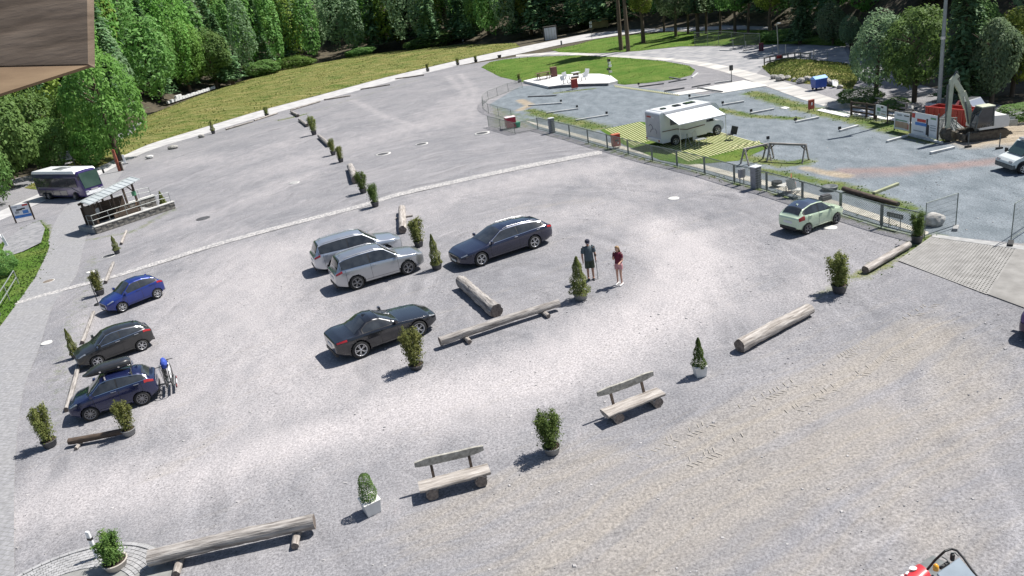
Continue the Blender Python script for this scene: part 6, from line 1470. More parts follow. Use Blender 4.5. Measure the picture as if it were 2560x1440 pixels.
for i, (x, y, t_) in enumerate([(1931, 134, 112), (1964, 138, 113), (1997, 143, 118), (2034, 149, 122), (2069, 155, 130), (1833, 123, 100), (1865, 127, 104)]):
    s = mpp(x, y); e = empty('barrier_post', G(x, y)); tag(e, ['first', 'second', 'third', 'fourth', 'fifth', 'left', 'middle'][i] + (' slim grey post of the far yard, counted from the street lamp' if i < 5 else ' slim post before the far mesh gate'), 'post', 'slim posts of the far yard')
    mb = MB(); mb.tube((0, 0, 0), (0, 0, (y - t_) * s), .045, n=8); mb.build('pole', GALV, e); mb = MB(); mb.box((0, 0, .06), (.7, .25, .12)); mb.build('foot', CONC_D, e)

# ------------------------------------------------------------------ kerb beams of the pitches
BEAMM = pm('pale grey beam', (.42, .42, .41), (.6, .6, .58), 3, .85, bmp=.15); BEAMD = pm('dark grey beam', (.12, .125, .13), (.2, .2, .205), 3, .85)
def beam(label, a, b_, mat=BEAMM, w_=.17, h_=.13):
    A, B = G(*a), G(*b_); mb = MB(); c = (A + B) / 2; L_, an = frame_from(A, B); mb.box((0, 0, h_ / 2), (L_, w_, h_)); o = mb.build('kerb_beam', mat, None, (c.x, c.y, 0), (0, 0, an), bevel=.012); return tag(o, label, 'kerb beam', 'kerb beams of the pitches')
def marker(label, px, hpx, wd=.22):
    s = mpp(*px); e = empty('pitch_marker', G(*px)); tag(e, label, 'marker', 'pitch number markers'); h = hpx * s
    mb = MB(); mb.tube((0, 0, 0), (0, 0, h * .7), .02, n=6); mb.build('stake', STEEL_D, e); mb = MB(); mb.box((0, 0, h * .78), (wd, .03, wd)); mb.build('plate', BLACK, e)
L1 = ['dark kerb beam just below the terrace', 'pale kerb beam second below the terrace', 'pale kerb beam third below the terrace', 'pale kerb beam fourth below the terrace']
for lb, a, b_, mt in zip(L1, [(1320, 243), (1321, 265), (1366, 284), (1440, 302)], [(1391, 240), (1405, 259), (1446, 273), (1521, 289)], [BEAMD, BEAMM, BEAMM, BEAMM]): beam(lb, a, b_, mt)
for lb, p in zip(['second', 'third', 'fourth'], [(1403, 258), (1443, 272), (1517, 288)]): marker('dark number marker at the %s kerb beam below the terrace' % lb, p, 8)
for lb, a, b_, mt in [('grey kerb beam below the right end of the lawn', (1597, 218), (1660, 210), BEAMD), ('grey kerb beam right of the lawn tip', (1672, 207), (1716, 199), BEAMD), ('dark short kerb beam at the lawn tip', (1674, 195), (1700, 199), BEAMD), ('short bright white beam by the track bend', (1730, 195), (1744, 184), WHITEP),
                      ('dark beam left of the white slab', (1661, 229), (1711, 221), BEAMD), ('grey beam above the white slab', (1730, 219), (1776, 211), BEAMD), ('dark beam lying across the white slab', (1745, 221), (1806, 231), BEAMD), ('grey beam below the black board post', (1787, 209), (1830, 203), BEAMM),
                      ('grey kerb beam behind the motorhome roof', (1722, 247), (1775, 239), BEAMM), ('pale kerb beam right of the motorhome roof', (1806, 264), (1860, 255), BEAMM), ('pale kerb beam right of the awning', (1877, 285), (1935, 274), BEAMM), ('pale kerb beam left of the red sign box lawn', (1989, 307), (2047, 295), BEAMM),
                      ('pale kerb beam below the wooden bridge', (2099, 329), (2145, 316), BEAMM), ('pale kerb beam before the banners', (2217, 356), (2267, 342), BEAMM), ('long grey kerb beam in front of the largest banner', (2272, 339), (2355, 360), BEAMM), ('grey kerb beam nearest the excavator', (2326, 385), (2385, 371), BEAMM),
                      ('left thin kerb beam of the far yard', (1800, 127), (1830, 127), BEAMM), ('middle thin kerb beam of the far yard', (1848, 132), (1880, 131), BEAMM), ('right thin kerb beam of the far yard', (1900, 137), (1928, 136), BEAMM), ('yellowish thin beam in the gravel near the pickup', (2184, 486), (2245, 462), pm('yellow beam', (.25, .27, .16), (.33, .34, .22), 3, .8))]:
    beam(lb, a, b_, mt)
for lb, p in zip(['behind the motorhome roof', 'right of the motorhome roof', 'right of the awning', 'before the red sign box', 'below the wooden bridge', 'below the lawn end'], [(1724, 247), (1807, 264), (1878, 284), (1989, 306), (2099, 328), (1597, 217)]): marker('dark number marker ' + lb, p, 10)
log('long dark trunk lying on the grass beside the fence', (2108, 472), (2246, 510), .26, WOOD_D, (), .02, 50)

# ------------------------------------------------------------------ pitches: white slabs, terrace, yellow slats, grass pavers
sheet('white_slab', PL([(1745, 222), (1860, 201), (1922, 214), (1806, 233)]), .03, CONC, .05)
sheet('white_slab', PL([(1668, 236), (1750, 222), (1772, 228), (1700, 238)]), .03, CONC, .05)
WH = pm('bright paving', (.66, .64, .62), (.76, .75, .73), 1.2, .85)
tpoly = PL([(1309, 207), (1345, 199), (1385, 193), (1450, 190), (1500, 190), (1528, 195), (1545, 208), (1520, 214), (1450, 215), (1405, 218), (1372, 222)])
sheet('terrace', tpoly, .3, WH, .35)
mb = MB(); kp = PL([(1371, 223), (1405, 219), (1450, 216), (1521, 214)]); [mb.bar(a + Vector((0, 0, .14)), b_ + Vector((0, 0, .14)), .14, .3) for a, b_ in zip(kp[:-1], kp[1:])]; o = mb.build('terrace_kerb', BEAMD); tag(o, kind='structure')
sheet('white_slab', PL([(2040, 276), (2056, 272), (2128, 288), (2120, 294)]), .03, WH, .05); sheet('white_slab', PL([(1950, 271), (1962, 267), (1974, 269), (1966, 273)]), .03, WH, .05)
YS = pm('yellow plastic slats', (.4, .39, .19), (.5, .49, .27), 2, .7)
def slats(name, label, quad, n_, wd=.5, cross=0):
    a, b_, c, d = PL(quad); mb = MB()
    for i in range(n_):
        t0, t1 = (i + .5 - wd / 2) / n_, (i + .5 + wd / 2) / n_
        mb.add([Vector((*(a.lerp(b_, t0)).xy, .03)), Vector((*(a.lerp(b_, t1)).xy, .03)), Vector((*(d.lerp(c, t1)).xy, .03)), Vector((*(d.lerp(c, t0)).xy, .03)), Vector((*(a.lerp(b_, t0)).xy, -.02)), Vector((*(a.lerp(b_, t1)).xy, -.02)), Vector((*(d.lerp(c, t1)).xy, -.02)), Vector((*(d.lerp(c, t0)).xy, -.02))], [(0, 1, 2, 3), (4, 0, 3, 7), (1, 5, 6, 2), (0, 4, 5, 1), (3, 2, 6, 7)])
    for j in range(cross):
        t = (j + .5) / cross; mb.bar(a.lerp(d, t) + Vector((0, 0, .012)), b_.lerp(c, t) + Vector((0, 0, .012)), .05, .02)
    o = mb.build(name, YS); return tag(o, label, 'ground grid', kind='stuff')
sheet('pitch_grass', PL([(1500, 325), (1600, 304), (1815, 338), (1925, 362), (1915, 372), (1845, 402), (1720, 412), (1650, 400), (1560, 362)]), .006, LAWN)
slats('slatted_pitch', 'yellow slatted ground grid left of the motorhome', [(1510, 324), (1600, 305), (1660, 340), (1585, 366)], 13, .42)
slats('slatted_pitch', 'yellow slatted ground grid under and right of the motorhome', [(1720, 405), (1906, 360), (1800, 330), (1640, 366)], 24, .42)
slats('slatted_pitch', 'yellow grid border strip behind the trestles', [(1822, 368), (1898, 352), (1902, 356), (1826, 374)], 14, .5, 0)
slats('slatted_path', 'yellow slatted path between terrace and white slab', [(1534, 213), (1695, 236), (1700, 240), (1538, 218)], 30, .5)
# pale path behind the long fence
sheet('camp_path', PL([(1310, 300), (1346, 316), (1425, 337), (1520, 364), (1632, 393), (1763, 424), (1840, 445), (1920, 466), (2006, 492), (2101, 521), (2203, 554), (2318, 588), (2322, 580), (2210, 541), (2110, 508), (2015, 480), (1925, 454), (1845, 434), (1767, 414), (1636, 384), (1524, 357), (1430, 331), (1350, 310)]), .004, pm('sandy path', (.34, .32, .27), (.56, .53, .45), 1.2, .95, bmp=.3, detail=8))
# concrete lattice pavers at the gate: cells as real openings
pv = PL([(2248, 652), (2330, 592), (2548, 612), (2468, 736)]); mb = MB(); a, b_, c, d = [Vector((p.x, p.y, 0)) for p in pv]
sheet('paver_bed', [a, b_, c, d], .002, pm('grassy joint soil', (.05, .052, .035), (.1, .1, .065), 3, .95, bmp=.3))
LAT = pm('lattice concrete', (.23, .222, .21), (.31, .3, .285), 2, .9, bmp=.2); nu, nv = 34, 30
for i in range(nu + 1):
    t = i / nu; p, q_ = a.lerp(b_, t), d.lerp(c, t); u = (q_ - p).normalized(); nrm = Vector((-u.y, u.x, 0)) * .038
    mb.add([v + Vector((0, 0, .02)) for v in (p - nrm, p + nrm, q_ + nrm, q_ - nrm)], [(0, 1, 2, 3)])
for j in range(nv + 1):
    t = j / nv; p, q_ = a.lerp(d, t), b_.lerp(c, t); u = (q_ - p).normalized(); nrm = Vector((-u.y, u.x, 0)) * .038
    mb.add([v + Vector((0, 0, .018)) for v in (p - nrm, p + nrm, q_ + nrm, q_ - nrm)], [(0, 1, 2, 3)])
o = mb.build('lattice_pavers', LAT, fix=False); tag(o, 'pale concrete lattice pavers with dark cells at the camp gate', 'pavers', kind='stuff')
sheet('concrete_slab', PL([(2470, 737), (2550, 612), (2640, 590), (2640, 800)]), .028, pm('warm slab concrete', (.19, .182, .17), (.27, .26, .245), 1.5, .9, bmp=.3, detail=9), .05)
sheet('threshold_kerb', PL([(2330, 586), (2560, 616), (2560, 626), (2330, 594)]), .03, CONC_D, .05)

# ------------------------------------------------------------------ furniture of the camping ground
def boxthing(name, label, cat, px, w_, d_, h_, mat, topmat=None, legs=0.0, rz=.35, group=None, extra=None):
    e = empty(name, G(*px), rz); tag(e, label, cat, group)
    mb = MB(); mb.box((0, 0, legs + (h_ - legs) / 2), (w_, d_, h_ - legs)); bd = mb.build('body', mat, e, bevel=.015)
    if topmat: mb = MB(); mb.box((0, 0, h_ + .02), (w_ + .06, d_ + .06, .05)); mb.build('lid', topmat, e, bevel=.01)
    if legs:
        for x in (-w_ * .38, w_ * .38): mb = MB(); mb.tube((x, 0, 0), (x, 0, legs + .02), .025); mb.build('leg', STEEL_D, e)
    if extra: extra(e, bd)
    return e
ORANGE = pm('faded orange red metal', (.4, .08, .035), (.5, .13, .06), 5, .5)
def binface(e, bd, k=1.0):
    mb = MB(); mb.box((0, -.205 * k, .62 * k), (.3 * k, .02, .14 * k)); mb.build('slot', BLACK, bd); mb = MB(); mb.box((.1 * k, -.205 * k, .4 * k), (.09 * k, .02, .13 * k)); mb.build('sticker', WHITEP, bd)
boxthing('litter_bin', 'orange-red litter bin at the fence left of the motorhome', 'bin', (1541, 370), .62, .4, 1.05, REDP, ORANGE, .16, .25, 'litter bins', binface)
boxthing('litter_bin', 'red litter bin in front of the terrace tables', 'bin', (1437, 222), .75, .5, 1.15, REDP, pm('faded red lid', (.5, .3, .22), (.6, .38, .3), 3, .6), .12, .1, 'litter bins', binface)
boxthing('sign_box', 'red box sign on legs in the grass right of the slabs', 'sign', (2028, 279), .55, .12, .95, pm('rust red board', (.3, .05, .03), (.38, .08, .05), 4, .6), None, .2, .3, None, lambda e, bd: MB().box((-.0, -.07, .62), (.14, .02, .22)).build('notice', WHITEP, bd))
def louvre(w_, d_, h_, n_=9):
    def f(e, bd):
        for i in range(n_): mb = MB(); mb.box((0, -d_ / 2 - .006, (i + .5) * h_ / n_), (w_ * .98, .02, .035)); mb.build('slat', STEEL_D, bd)
    return f
CAB = pm('grey cabinet', (.2, .205, .22), (.27, .275, .29), 4, .6)
boxthing('utility_cabinet', 'tall grey slatted cabinet with white top in the fence middle', 'cabinet', (1890, 470), .46, .4, 1.25, CAB, WHITEP, 0, .45, 'utility cabinets', louvre(.46, .4, 1.25))
boxthing('utility_cabinet', 'grey cabinet with white top near the fence corner pen', 'cabinet', (1381, 332), .46, .4, 1.3, CAB, WHITEP, 0, .3, 'utility cabinets', louvre(.46, .4, 1.3, 7))
boxthing('meter_box', 'small grey meter box hanging at the fence left of the tall cabinet', 'cabinet', (1855, 462), .4, .2, .95, CAB, None, .45, .45)
boxthing('red_container', 'red bin with whitish lid inside the fence corner pen', 'bin', (1278, 320), .95, .8, 1.05, pm('crimson plastic', (.34, .015, .04), (.44, .03, .06), 3, .5), pm('faded pink lid', (.6, .45, .46), (.72, .62, .62), 2, .6), .1, .2)
mb = MB(); mb.lathe([(.2, 0), (.3, .45), (.33, .5), (.27, .5), (.001, .4)], 16); o = mb.build('green_bucket', pm('green plastic', (.02, .3, .16), (.04, .4, .22), 4, .5), loc=G(1295, 318)); tag(o, 'bright green bucket right of the red bin in the pen', 'bucket')
e = empty('waste_container', G(2047, 223), .12); tag(e, 'bright blue waste container beside the gravel track', 'waste container')
BC = pm('blue plastic', (.012, .06, .32), (.025, .09, .42), 2, .45); BCL = pm('light blue lid', (.1, .28, .65), (.16, .36, .75), 2, .4)
mb = MB(); mb.box((0, 0, .58), (1.05, .8, .8), taper=1.12); mb.build('tub', BC, e, bevel=.03); mb = MB(); mb.add([(-.62, -.48, 1.0), (.62, -.48, 1.0), (.62, 0, 1.22), (-.62, 0, 1.22), (.62, .48, 1.02), (-.62, .48, 1.02), (-.62, -.48, .95), (.62, -.48, .95), (.62, .48, .95), (-.62, .48, .95)], [(0, 1, 2, 3), (3, 2, 4, 5), (6, 7, 1, 0), (5, 4, 8, 9), (0, 3, 5, 9, 6), (1, 7, 8, 4, 2)]); mb.build('lid', BCL, e)
for x in (-.42, .42):
    for y in (-.3, .3): mb = MB(); mb.tube((x, y - .03, .1), (x, y + .03, .1), .1, n=12); mb.build('castor', BLACK, e)
e = empty('tilted_board', G(2088, 218), .3); tag(e, 'white board tipped over against the stones right of the blue container', 'board'); mb = MB(); mb.box((0, 0, .3), (.75, .04, .6), rot=Euler((-.6, .45, 0)).to_matrix()); mb.build('panel', WHITEP, e); mb = MB(); mb.bar((.2, .2, 0), (0, .1, .5), .05, .05); mb.build('prop', WOOD_D, e)
# picnic sets
def picnic(label, px, rz, mat, s=1.0, group='picnic sets on the terrace'):
    p = G(*px); e = empty('picnic_table', (p.x, p.y, .3), rz); e.scale = (s,) * 3; tag(e, label, 'picnic table', group)
    for i in range(4): mb = MB(); mb.box((0, -.3 + i * .2, .74), (1.7, .18, .04)); mb.build('table_plank', mat, e)
    for y in (-.75, .75):
        for dy in (-.1, .1): mb = MB(); mb.box((0, y + dy, .44), (1.7, .17, .04)); mb.build('seat_plank', mat, e)
    for x in (-.6, .6):
        mb = MB(); mb.bar((x, -.6, 0), (x, -.2, .72), .07, .07); mb.bar((x, .6, 0), (x, .2, .72), .07, .07); mb.bar((x, -.85, .4), (x, .85, .4), .07, .07); mb.build('leg', WOOD_D, e)
picnic('brown timber picnic table on the left of the terrace', (1360, 203), .2, WOOD_B, 1.15)
def stone_set(n_, px):
    p = G(*px); e = empty('terrace_table', (p.x, p.y, .3), .2); tag(e, 'pale square table, %s of the two on the terrace' % n_, 'table', 'terrace tables'); mb = MB(); mb.box((0, 0, .74), (1.0, 1.0, .06)); mb.build('table_top', WHITEP, e, bevel=.01); mb = MB(); mb.box((0, 0, .36), (.6, .6, .72)); mb.build('base', WOOD_D, e)
    for sd_, w_ in ((-1, 'left'), (1, 'right')):
        q_ = p + Vector((sd_ * 1.15, -.1, .3)); c = empty('terrace_chair', q_, 0 if sd_ > 0 else math.pi); tag(c, 'white terrace chair on the %s of the %s pale table' % (w_, n_), 'chair', 'terrace chairs')
        mb = MB(); mb.box((0, 0, .44), (.6, .6, .08)); mb.build('seat', WHITEP, c, bevel=.02); mb = MB(); mb.bar((.3, 0, .44), (.42, 0, 1.0), .55, .06, up=(0, 1, 0)); mb.build('backrest', WHITEP, c)
        for x in (-.24, .24):
            for y in (-.24, .24): mb = MB(); mb.tube((x, y, 0), (x, y, .42), .025); mb.build('leg', STEEL_D, c)
stone_set('nearer', (1437, 211)); stone_set('further', (1441, 201))
p = G(1386, 197); e = boxthing('brown_bin', 'dark brown bin beside the brown picnic table', 'bin', (1386, 197), .8, .7, 1.25, pm('brown red plastic', (.09, .03, .025), (.13, .05, .04), 4, .6), pm('brown lid', (.14, .08, .05), (.2, .12, .08), 4, .6), 0, .2); e.location.z = .3
# trestle frames
def trestle(label, a, b_, h, split):
    A, B = G(*a), G(*b_); L_, an = frame_from(A, B); e = empty('timber_trestle', A, an); tag(e, label, 'trestle', 'timber trestles')
    mb = MB(); mb.bar((0, 0, h), (L_, 0, h), .14, .12); mb.build('beam', WOOD_L if split else WOOD_G, e)
    for x in (.06, L_ - .06):
        for y in (-.45, .45): mb = MB(); mb.bar((x, y, 0), (x, y * .12, h), .08, .08); mb.build('leg', WOOD_G, e)
        mb = MB(); mb.bar((x, 0, h - .32), (x + (.3 if x < 1 else -.3), 0, h - .05), .06, .06); mb.build('brace', WOOD_D, e)
trestle('low timber trestle with pale beam nearest the tall cabinet', (1860, 412), (1920, 398), 1.0, True); trestle('low timber trestle with grey beam right of the pale one', (1924, 399), (2016, 404), 1.05, False)
marker('dark number marker above the trestle joint', (1920, 352), 10)
# bric-a-brac behind the fence
mb = MB(); mb.lathe([(.24, 0), (.3, .12), (.29, .3), (.26, .32), (.001, .22)], 16); o = mb.build('kettle_grill', BLACK, loc=G(1942, 466)); tag(o, 'round black grill bowl behind the fence', 'grill')
camp_chair('camping_chair', 'white garden chair behind the fence near the mint car', G(1992, 492), -.6, FABW); camp_chair('camping_chair', 'red folded chair behind the fence', G(1978, 478), 1.2, FABR)
t = empty('camping_table', G(1962, 484), .5); tag(t, 'small cluttered camping table behind the fence', 'table'); mb = MB(); mb.box((0, 0, .5), (.7, .5, .03)); mb.build('table_top', FABW, t)
for x in (-.3, .3):
    for y in (-.2, .2): mb = MB(); mb.tube((x, y, 0), (x, y, .5), .014); mb.build('leg', GALV, t)
mb = MB(); mb.lathe([(.38, 0), (.43, .16), (.43, .2), (.35, .2), (.001, .1)], 24); o = mb.build('fire_ring', STEEL_D, loc=G(2074, 474)); tag(o, 'round grey fire ring on the grass behind the fence', 'fire ring')
mb = MB(); mb.box((0, 0, .12), (.62, .3, .2)); mb.box((0, 0, .26), (.5, .22, .08)); o = mb.build('tool_case', pm('dark case', (.06, .055, .06), (.1, .09, .1), 4, .6), loc=G(2063, 500), rot=(0, 0, .3), bevel=.02); tag(o, 'dark flat case lying behind the fence by the mint car', 'case')
e = empty('lettered_sign', G(2236, 570), math.atan2((G(2307, 594) - G(2203, 568)).y, (G(2307, 594) - G(2203, 568)).x)); tag(e, 'dark grey lettered sign on two stakes behind the fence end', 'sign')
mb = MB(); mb.box((0, 0, .6), (.85, .03, .22)); mb.build('board', STEEL_D, e)
for x in (-.3, .3): mb = MB(); mb.tube((x, 0, 0), (x, 0, .5), .02); mb.build('stake', STEEL_D, e)
for i in range(6): mb = MB(); mb.box((-.33 + i * .13, -.02, .6), (.07, .012, .1)); mb.build('letter_block', GALV, e)

# ------------------------------------------------------------------ signs, lamps and posts
def post_sign(name, label, cat, base, top, boards, r=.04, mat=STEEL_D):
    s = mpp(*base); h = (base[1] - top) * s; g = G(*base); e = empty(name, g, CAM2(g) + math.pi / 2); tag(e, label, cat)
    mb = MB(); mb.tube((0, 0, -.1), (0, 0, h), r, n=8); mb.build('pole', mat, e)
    for t, w_, hh, m_, off in boards: mb = MB(); mb.box((off, .05, h * t), (w_, .03, hh)); mb.build('board', m_, e, bevel=.006)
    return e
post_sign('fingerpost', 'signpost with several small boards at the terrace edge', 'signpost', (1524, 197), 150, [(.95, .4, .3, BLACK, .1), (.82, .4, .22, WHITEP, .15), (.66, .4, .3, WHITEP, .2), (.5, .5, .25, BLACK, 0), (.36, .4, .25, FABW, .2)])
post_sign('board_post', 'black board on a thin post beside the gravel track', 'sign', (1829, 205), 166, [(.88, .38, .55, BLACK, 0)])
post_sign('road_sign', 'two stacked pale signs on a post at the far road junction', 'road sign', (1480, 97), 56, [(.92, .5, .5, PLATE, 0), (.72, .5, .5, PLATE, 0)])
post_sign('marker_post', 'short grey marker post at the road bend', 'post', (1404, 112), 102, [], .18, CONC_D)
post_sign('info_pillar', 'dark red info board standing in the far yard', 'sign', (1903, 128), 112, [(.6, .6, 1.1, pm('dark crimson', (.1, .01, .03), (.14, .02, .04), 4, .6), 0)])
post_sign('bank_marker', 'short white topped post at the forest edge of the bank', 'post', (803, 152), 138, [(.8, .3, .5, WHITEP, 0)], .06)
post_sign('bank_marker', 'small white topped post near the hedge on the bank', 'post', (1159, 112), 99, [(.8, .3, .4, WHITEP, 0)], .06)
post_sign('lane_sign', 'thin dark post beside the shrub at the blue hatchback', 'post', (246, 760), 704, [], .022, BLACK)
mb = MB(); mb.lathe([(.22, 0), (.2, .05), (.001, .06)], 16); o = mb.build('post_base', BLACK, loc=G(246, 761)); tag(o, 'round dark rubber base of the thin post', 'base')
RUST = pm('rusty red steel', (.22, .055, .03), (.33, .1, .06), 5, .7)
s = mpp(300, 428); e = empty('steel_pylon', G(300, 428), 0); tag(e, 'tall rusty red steel pylon beside the road', 'pylon'); mb = MB(); mb.box((0, 0, 1.2), (.3, .22, 2.4), taper=.9); mb.build('column', RUST, e, bevel=.01); mb = MB(); mb.box((0, -.12, 1.7), (.2, .02, .7)); mb.build('plate', pm('rust plate', (.3, .1, .06), (.4, .15, .1), 4, .6), e); mb = MB(); mb.box((.2, .1, .5), (.3, .2, 1.0)); mb.build('side_fin', WOOD_D, e)
e = empty('bollard_sign', G(314, 410), .4); tag(e, 'small white bollard right of the rusty pylon', 'bollard'); mb = MB(); mb.box((0, 0, .55), (.24, .14, 1.1), taper=.9); mb.build('post', WHITEP, e, bevel=.02); mb = MB(); mb.box((0, 0, .06), (.6, .35, .12)); mb.build('foot', CONC_D, e)
def board_sign(name, label, base, w_, h_, lift, rz, prints, frame=WOOD_D):
    e = empty(name, G(*base), rz); tag(e, label, 'sign board')
    for x in (-w_ / 2, w_ / 2): mb = MB(); mb.box((x, 0, (lift + h_) / 2 + .05), (.1, .1, lift + h_ + .1)); mb.build('post', frame, e)
    mb = MB(); mb.box((0, 0, lift + h_ / 2), (w_ - .08, .05, h_)); p = mb.build('panel', WHITEP, e)
    for i, (x, z, sx_, sz_, m_) in enumerate(prints): mb = MB(); mb.box((x * w_, -.028, lift + z * h_), (sx_ * w_, .006 + .002 * (i % 3), sz_ * h_)); mb.build('print', m_, p)
    return e
PB = pm('print blue', (.04, .16, .5), (.08, .25, .6), 3, .5); PR = pm('print red', (.5, .04, .03), (.6, .07, .05), 3, .5); PK = pm('print black', (.02, .02, .025), (.04, .04, .045), 3, .5); PG = pm('print green', (.1, .25, .12), (.18, .35, .2), 3, .5); PT = pm('print tan', (.45, .3, .2), (.55, .4, .28), 3, .5); PGY = pm('print grey', (.3, .32, .34), (.42, .44, .46), 3, .5)
board_sign('map_board', 'blue and white winter map board on timber posts at left', (64, 553), 1.45, 1.15, .35, .25, [(0, .12, .9, .2, PB), (.2, .4, .3, .25, PB), (-.1, .62, .3, .12, PK), (.12, .66, .22, .1, PK), (.28, .9, .3, .12, PR), (-.3, .85, .3, .08, PGY), (-.25, .45, .22, .18, PGY)])
board_sign('route_board', 'grey notice board with lines of text behind the coach', (178, 428), 1.25, 1.0, 1.35, .2, [(0, .5, .86, .86, PGY), (0, .82, .7, .06, PK), (0, .66, .7, .04, PK), (0, .52, .6, .04, PK), (0, .38, .7, .04, PK), (0, .22, .5, .04, PK)], STEEL_D)
e = empty('white_figure_sign', G(20, 618), .2); tag(e, 'small bent white sign at the left edge of the gravel island', 'sign'); mb = MB(); mb.bar((0, 0, 0), (-.12, 0, 1.0), .18, .05); mb.bar((-.12, 0, .8), (-.3, 0, 1.2), .22, .05); mb.build('panel', WHITEP, e)
# railing at the far left
e = empty('lane_railing', G(2, 790), 0); tag(e, 'pale metal railing beside the lane at the left edge', 'railing'); o0 = G(2, 790)
pts = [G(x, y) - o0 for x, y in ((-30, 830), (2, 790), (25, 752), (48, 712))]; mb = MB(); [mb.path([p + Vector((0, 0, z)) for p in pts], .03, 8) for z in (.95, .5)]; mb.build('rail', GALV, e)
for p in pts: mb = MB(); mb.tube(p, p + Vector((0, 0, .95)), .03, n=8); mb.build('post', GALV, e)
# tall lighting mast and street lamp
e = empty('lighting_mast', G(2346, 279)); tag(e, 'tall grey lighting mast rising beyond the top of the picture', 'mast'); mb = MB(); mb.tube((0, 0, -.2), (0, 0, 7), .15, .12, 16); mb.tube((0, 0, 7), (0, 0, 14), .12, .08, 16); mb.build('pole', pm('mast grey', (.26, .29, .29), (.33, .36, .36), 2, .5, .5), e); mb = MB(); mb.box((0, 0, 14.1), (1.6, .3, .3)); mb.build('floodlight', STEEL_D, e); mb = MB(); mb.lathe([(.17, 5.0), (.17, 5.2)], 16); mb.build('collar', ALLOY, e)
e = empty('street_lamp', G(1948, 156)); tag(e, 'thin street lamp standing in a red barrel at the far yard', 'street lamp'); s = mpp(1948, 156); mb = MB(); mb.tube((0, 0, 0), (-.25, 0, 94 * s), .06, .04, 10); mb.build('pole', GALV, e); mb = MB(); mb.box((-.1, -.3, 94 * s), (.2, .7, .12)); mb.build('lantern', ALLOY, e, bevel=.03)
mb = MB(); mb.lathe([(.3, 0), (.42, .7), (.45, .75), (.4, .8), (.001, .8)], 20); br_ = mb.build('barrel', REDP, e); mb = MB(); mb.lathe([(.37, .35), (.385, .47)], 20); mb.build('white_band', WHITEP, br_)
def rail_fence(name, label, pts, h, rails=(1.0, .5), mat=WOOD_G):
    o0 = G(*pts[0]); e = empty(name, o0); tag(e, label, 'fence'); P = [G(*p) - o0 for p in pts]
    for p in P: mb = MB(); mb.box(p + Vector((0, 0, h / 2)), (.12, .12, h + .1)); mb.build('post', mat, e)
    for a, b_ in zip(P[:-1], P[1:]):
        for t in rails: mb = MB(); mb.bar(a + Vector((0, -.05, h * t - .04)), b_ + Vector((0, -.05, h * t - .04)), .05, .13); mb.build('rail', mat, e)
    return e
rail_fence('rail_fence', 'wooden rail fence on the mound left of the red barrel', [(1911, 166), (1925, 162), (1940, 159)], .95)
rail_fence('rail_fence', 'wooden rail fence on the mound right of the red barrel', [(1956, 156), (1970, 154), (1987, 153), (2001, 153), (2025, 155)], .95)
rail_fence('rail_fence', 'dark plank fence in front of the banners bridge', [(2128, 288), (2166, 293), (2186, 297)], 1.0, (1.0, .66, .33), WOOD_D)
rail_fence('bridge_railing', 'far wooden railing of the track bridge', [(2160, 262), (2210, 272), (2265, 283), (2300, 290)], .75, (1.0, .5), WOOD_G)
rail_fence('bridge_railing', 'near wooden railing of the track bridge', [(2190, 295), (2240, 303), (2290, 309)], .75, (1.0, .5), WOOD_G)
sheet('bridge_deck', PL([(2120, 283), (2160, 268), (2320, 298), (2290, 312)]), .02, WH)
# banners
def banner(label, a, b_, h, lift, prints):
    A, B = G(*a), G(*b_); L_, an = frame_from(A, B); e = empty('banner', A, an); tag(e, label, 'banner', 'advertising banners')
    for x in (0, L_): mb = MB(); mb.tube((x, 0, 0), (x, 0, lift + h + .12), .045, n=8); mb.build('post', WOOD_D, e)
    mb = MB(); mb.box((L_ / 2, -.06, lift + h / 2), (L_ - .06, .03, h)); p = mb.build('cloth', WHITEP, e)
    for i, (x, z, sx_, sz_, m_) in enumerate(prints): mb = MB(); mb.box((x * L_, -.078 - .002 * (i % 3), lift + z * h), (sx_ * L_, .008, sz_ * h)); mb.build('print', m_, p)
banner('small white banner with mountain logo beside the plank fence', (2190, 302), (2218, 309), .78, .42, [(.3, .6, .3, .3, PG), (.6, .85, .2, .16, PK), (.75, .5, .4, .12, PGY), (.7, .25, .35, .08, PT), (.25, .25, .2, .2, PGY)])
banner('middle white banner with brown picture along its lower half', (2236, 325), (2275, 333), 1.15, .12, [(.35, .85, .3, .1, PGY), (.8, .85, .3, .06, PK), (.5, .3, .8, .35, PT), (.85, .25, .2, .3, PR), (.15, .35, .15, .5, PGY), (.5, .55, .7, .06, PG)])
banner('largest white banner with red and blue stripes and dark figure', (2279, 338), (2343, 352), 1.45, .1, [(.08, .85, .12, .2, PR), (.4, .68, .34, .13, PR), (.38, .52, .44, .13, PB), (.62, .45, .06, .7, PK), (.68, .3, .05, .5, PK), (.85, .85, .2, .08, PG), (.85, .55, .2, .04, PGY), (.85, .45, .22, .04, PGY), (.85, .35, .2, .04, PGY), (.3, .2, .4, .05, PGY)])
mesh_fence('site_fence_panel', 'wire fence panel between largest banner and excavator', [(2345, 352), (2388, 348)], 1.35, False, .05, False, .025)
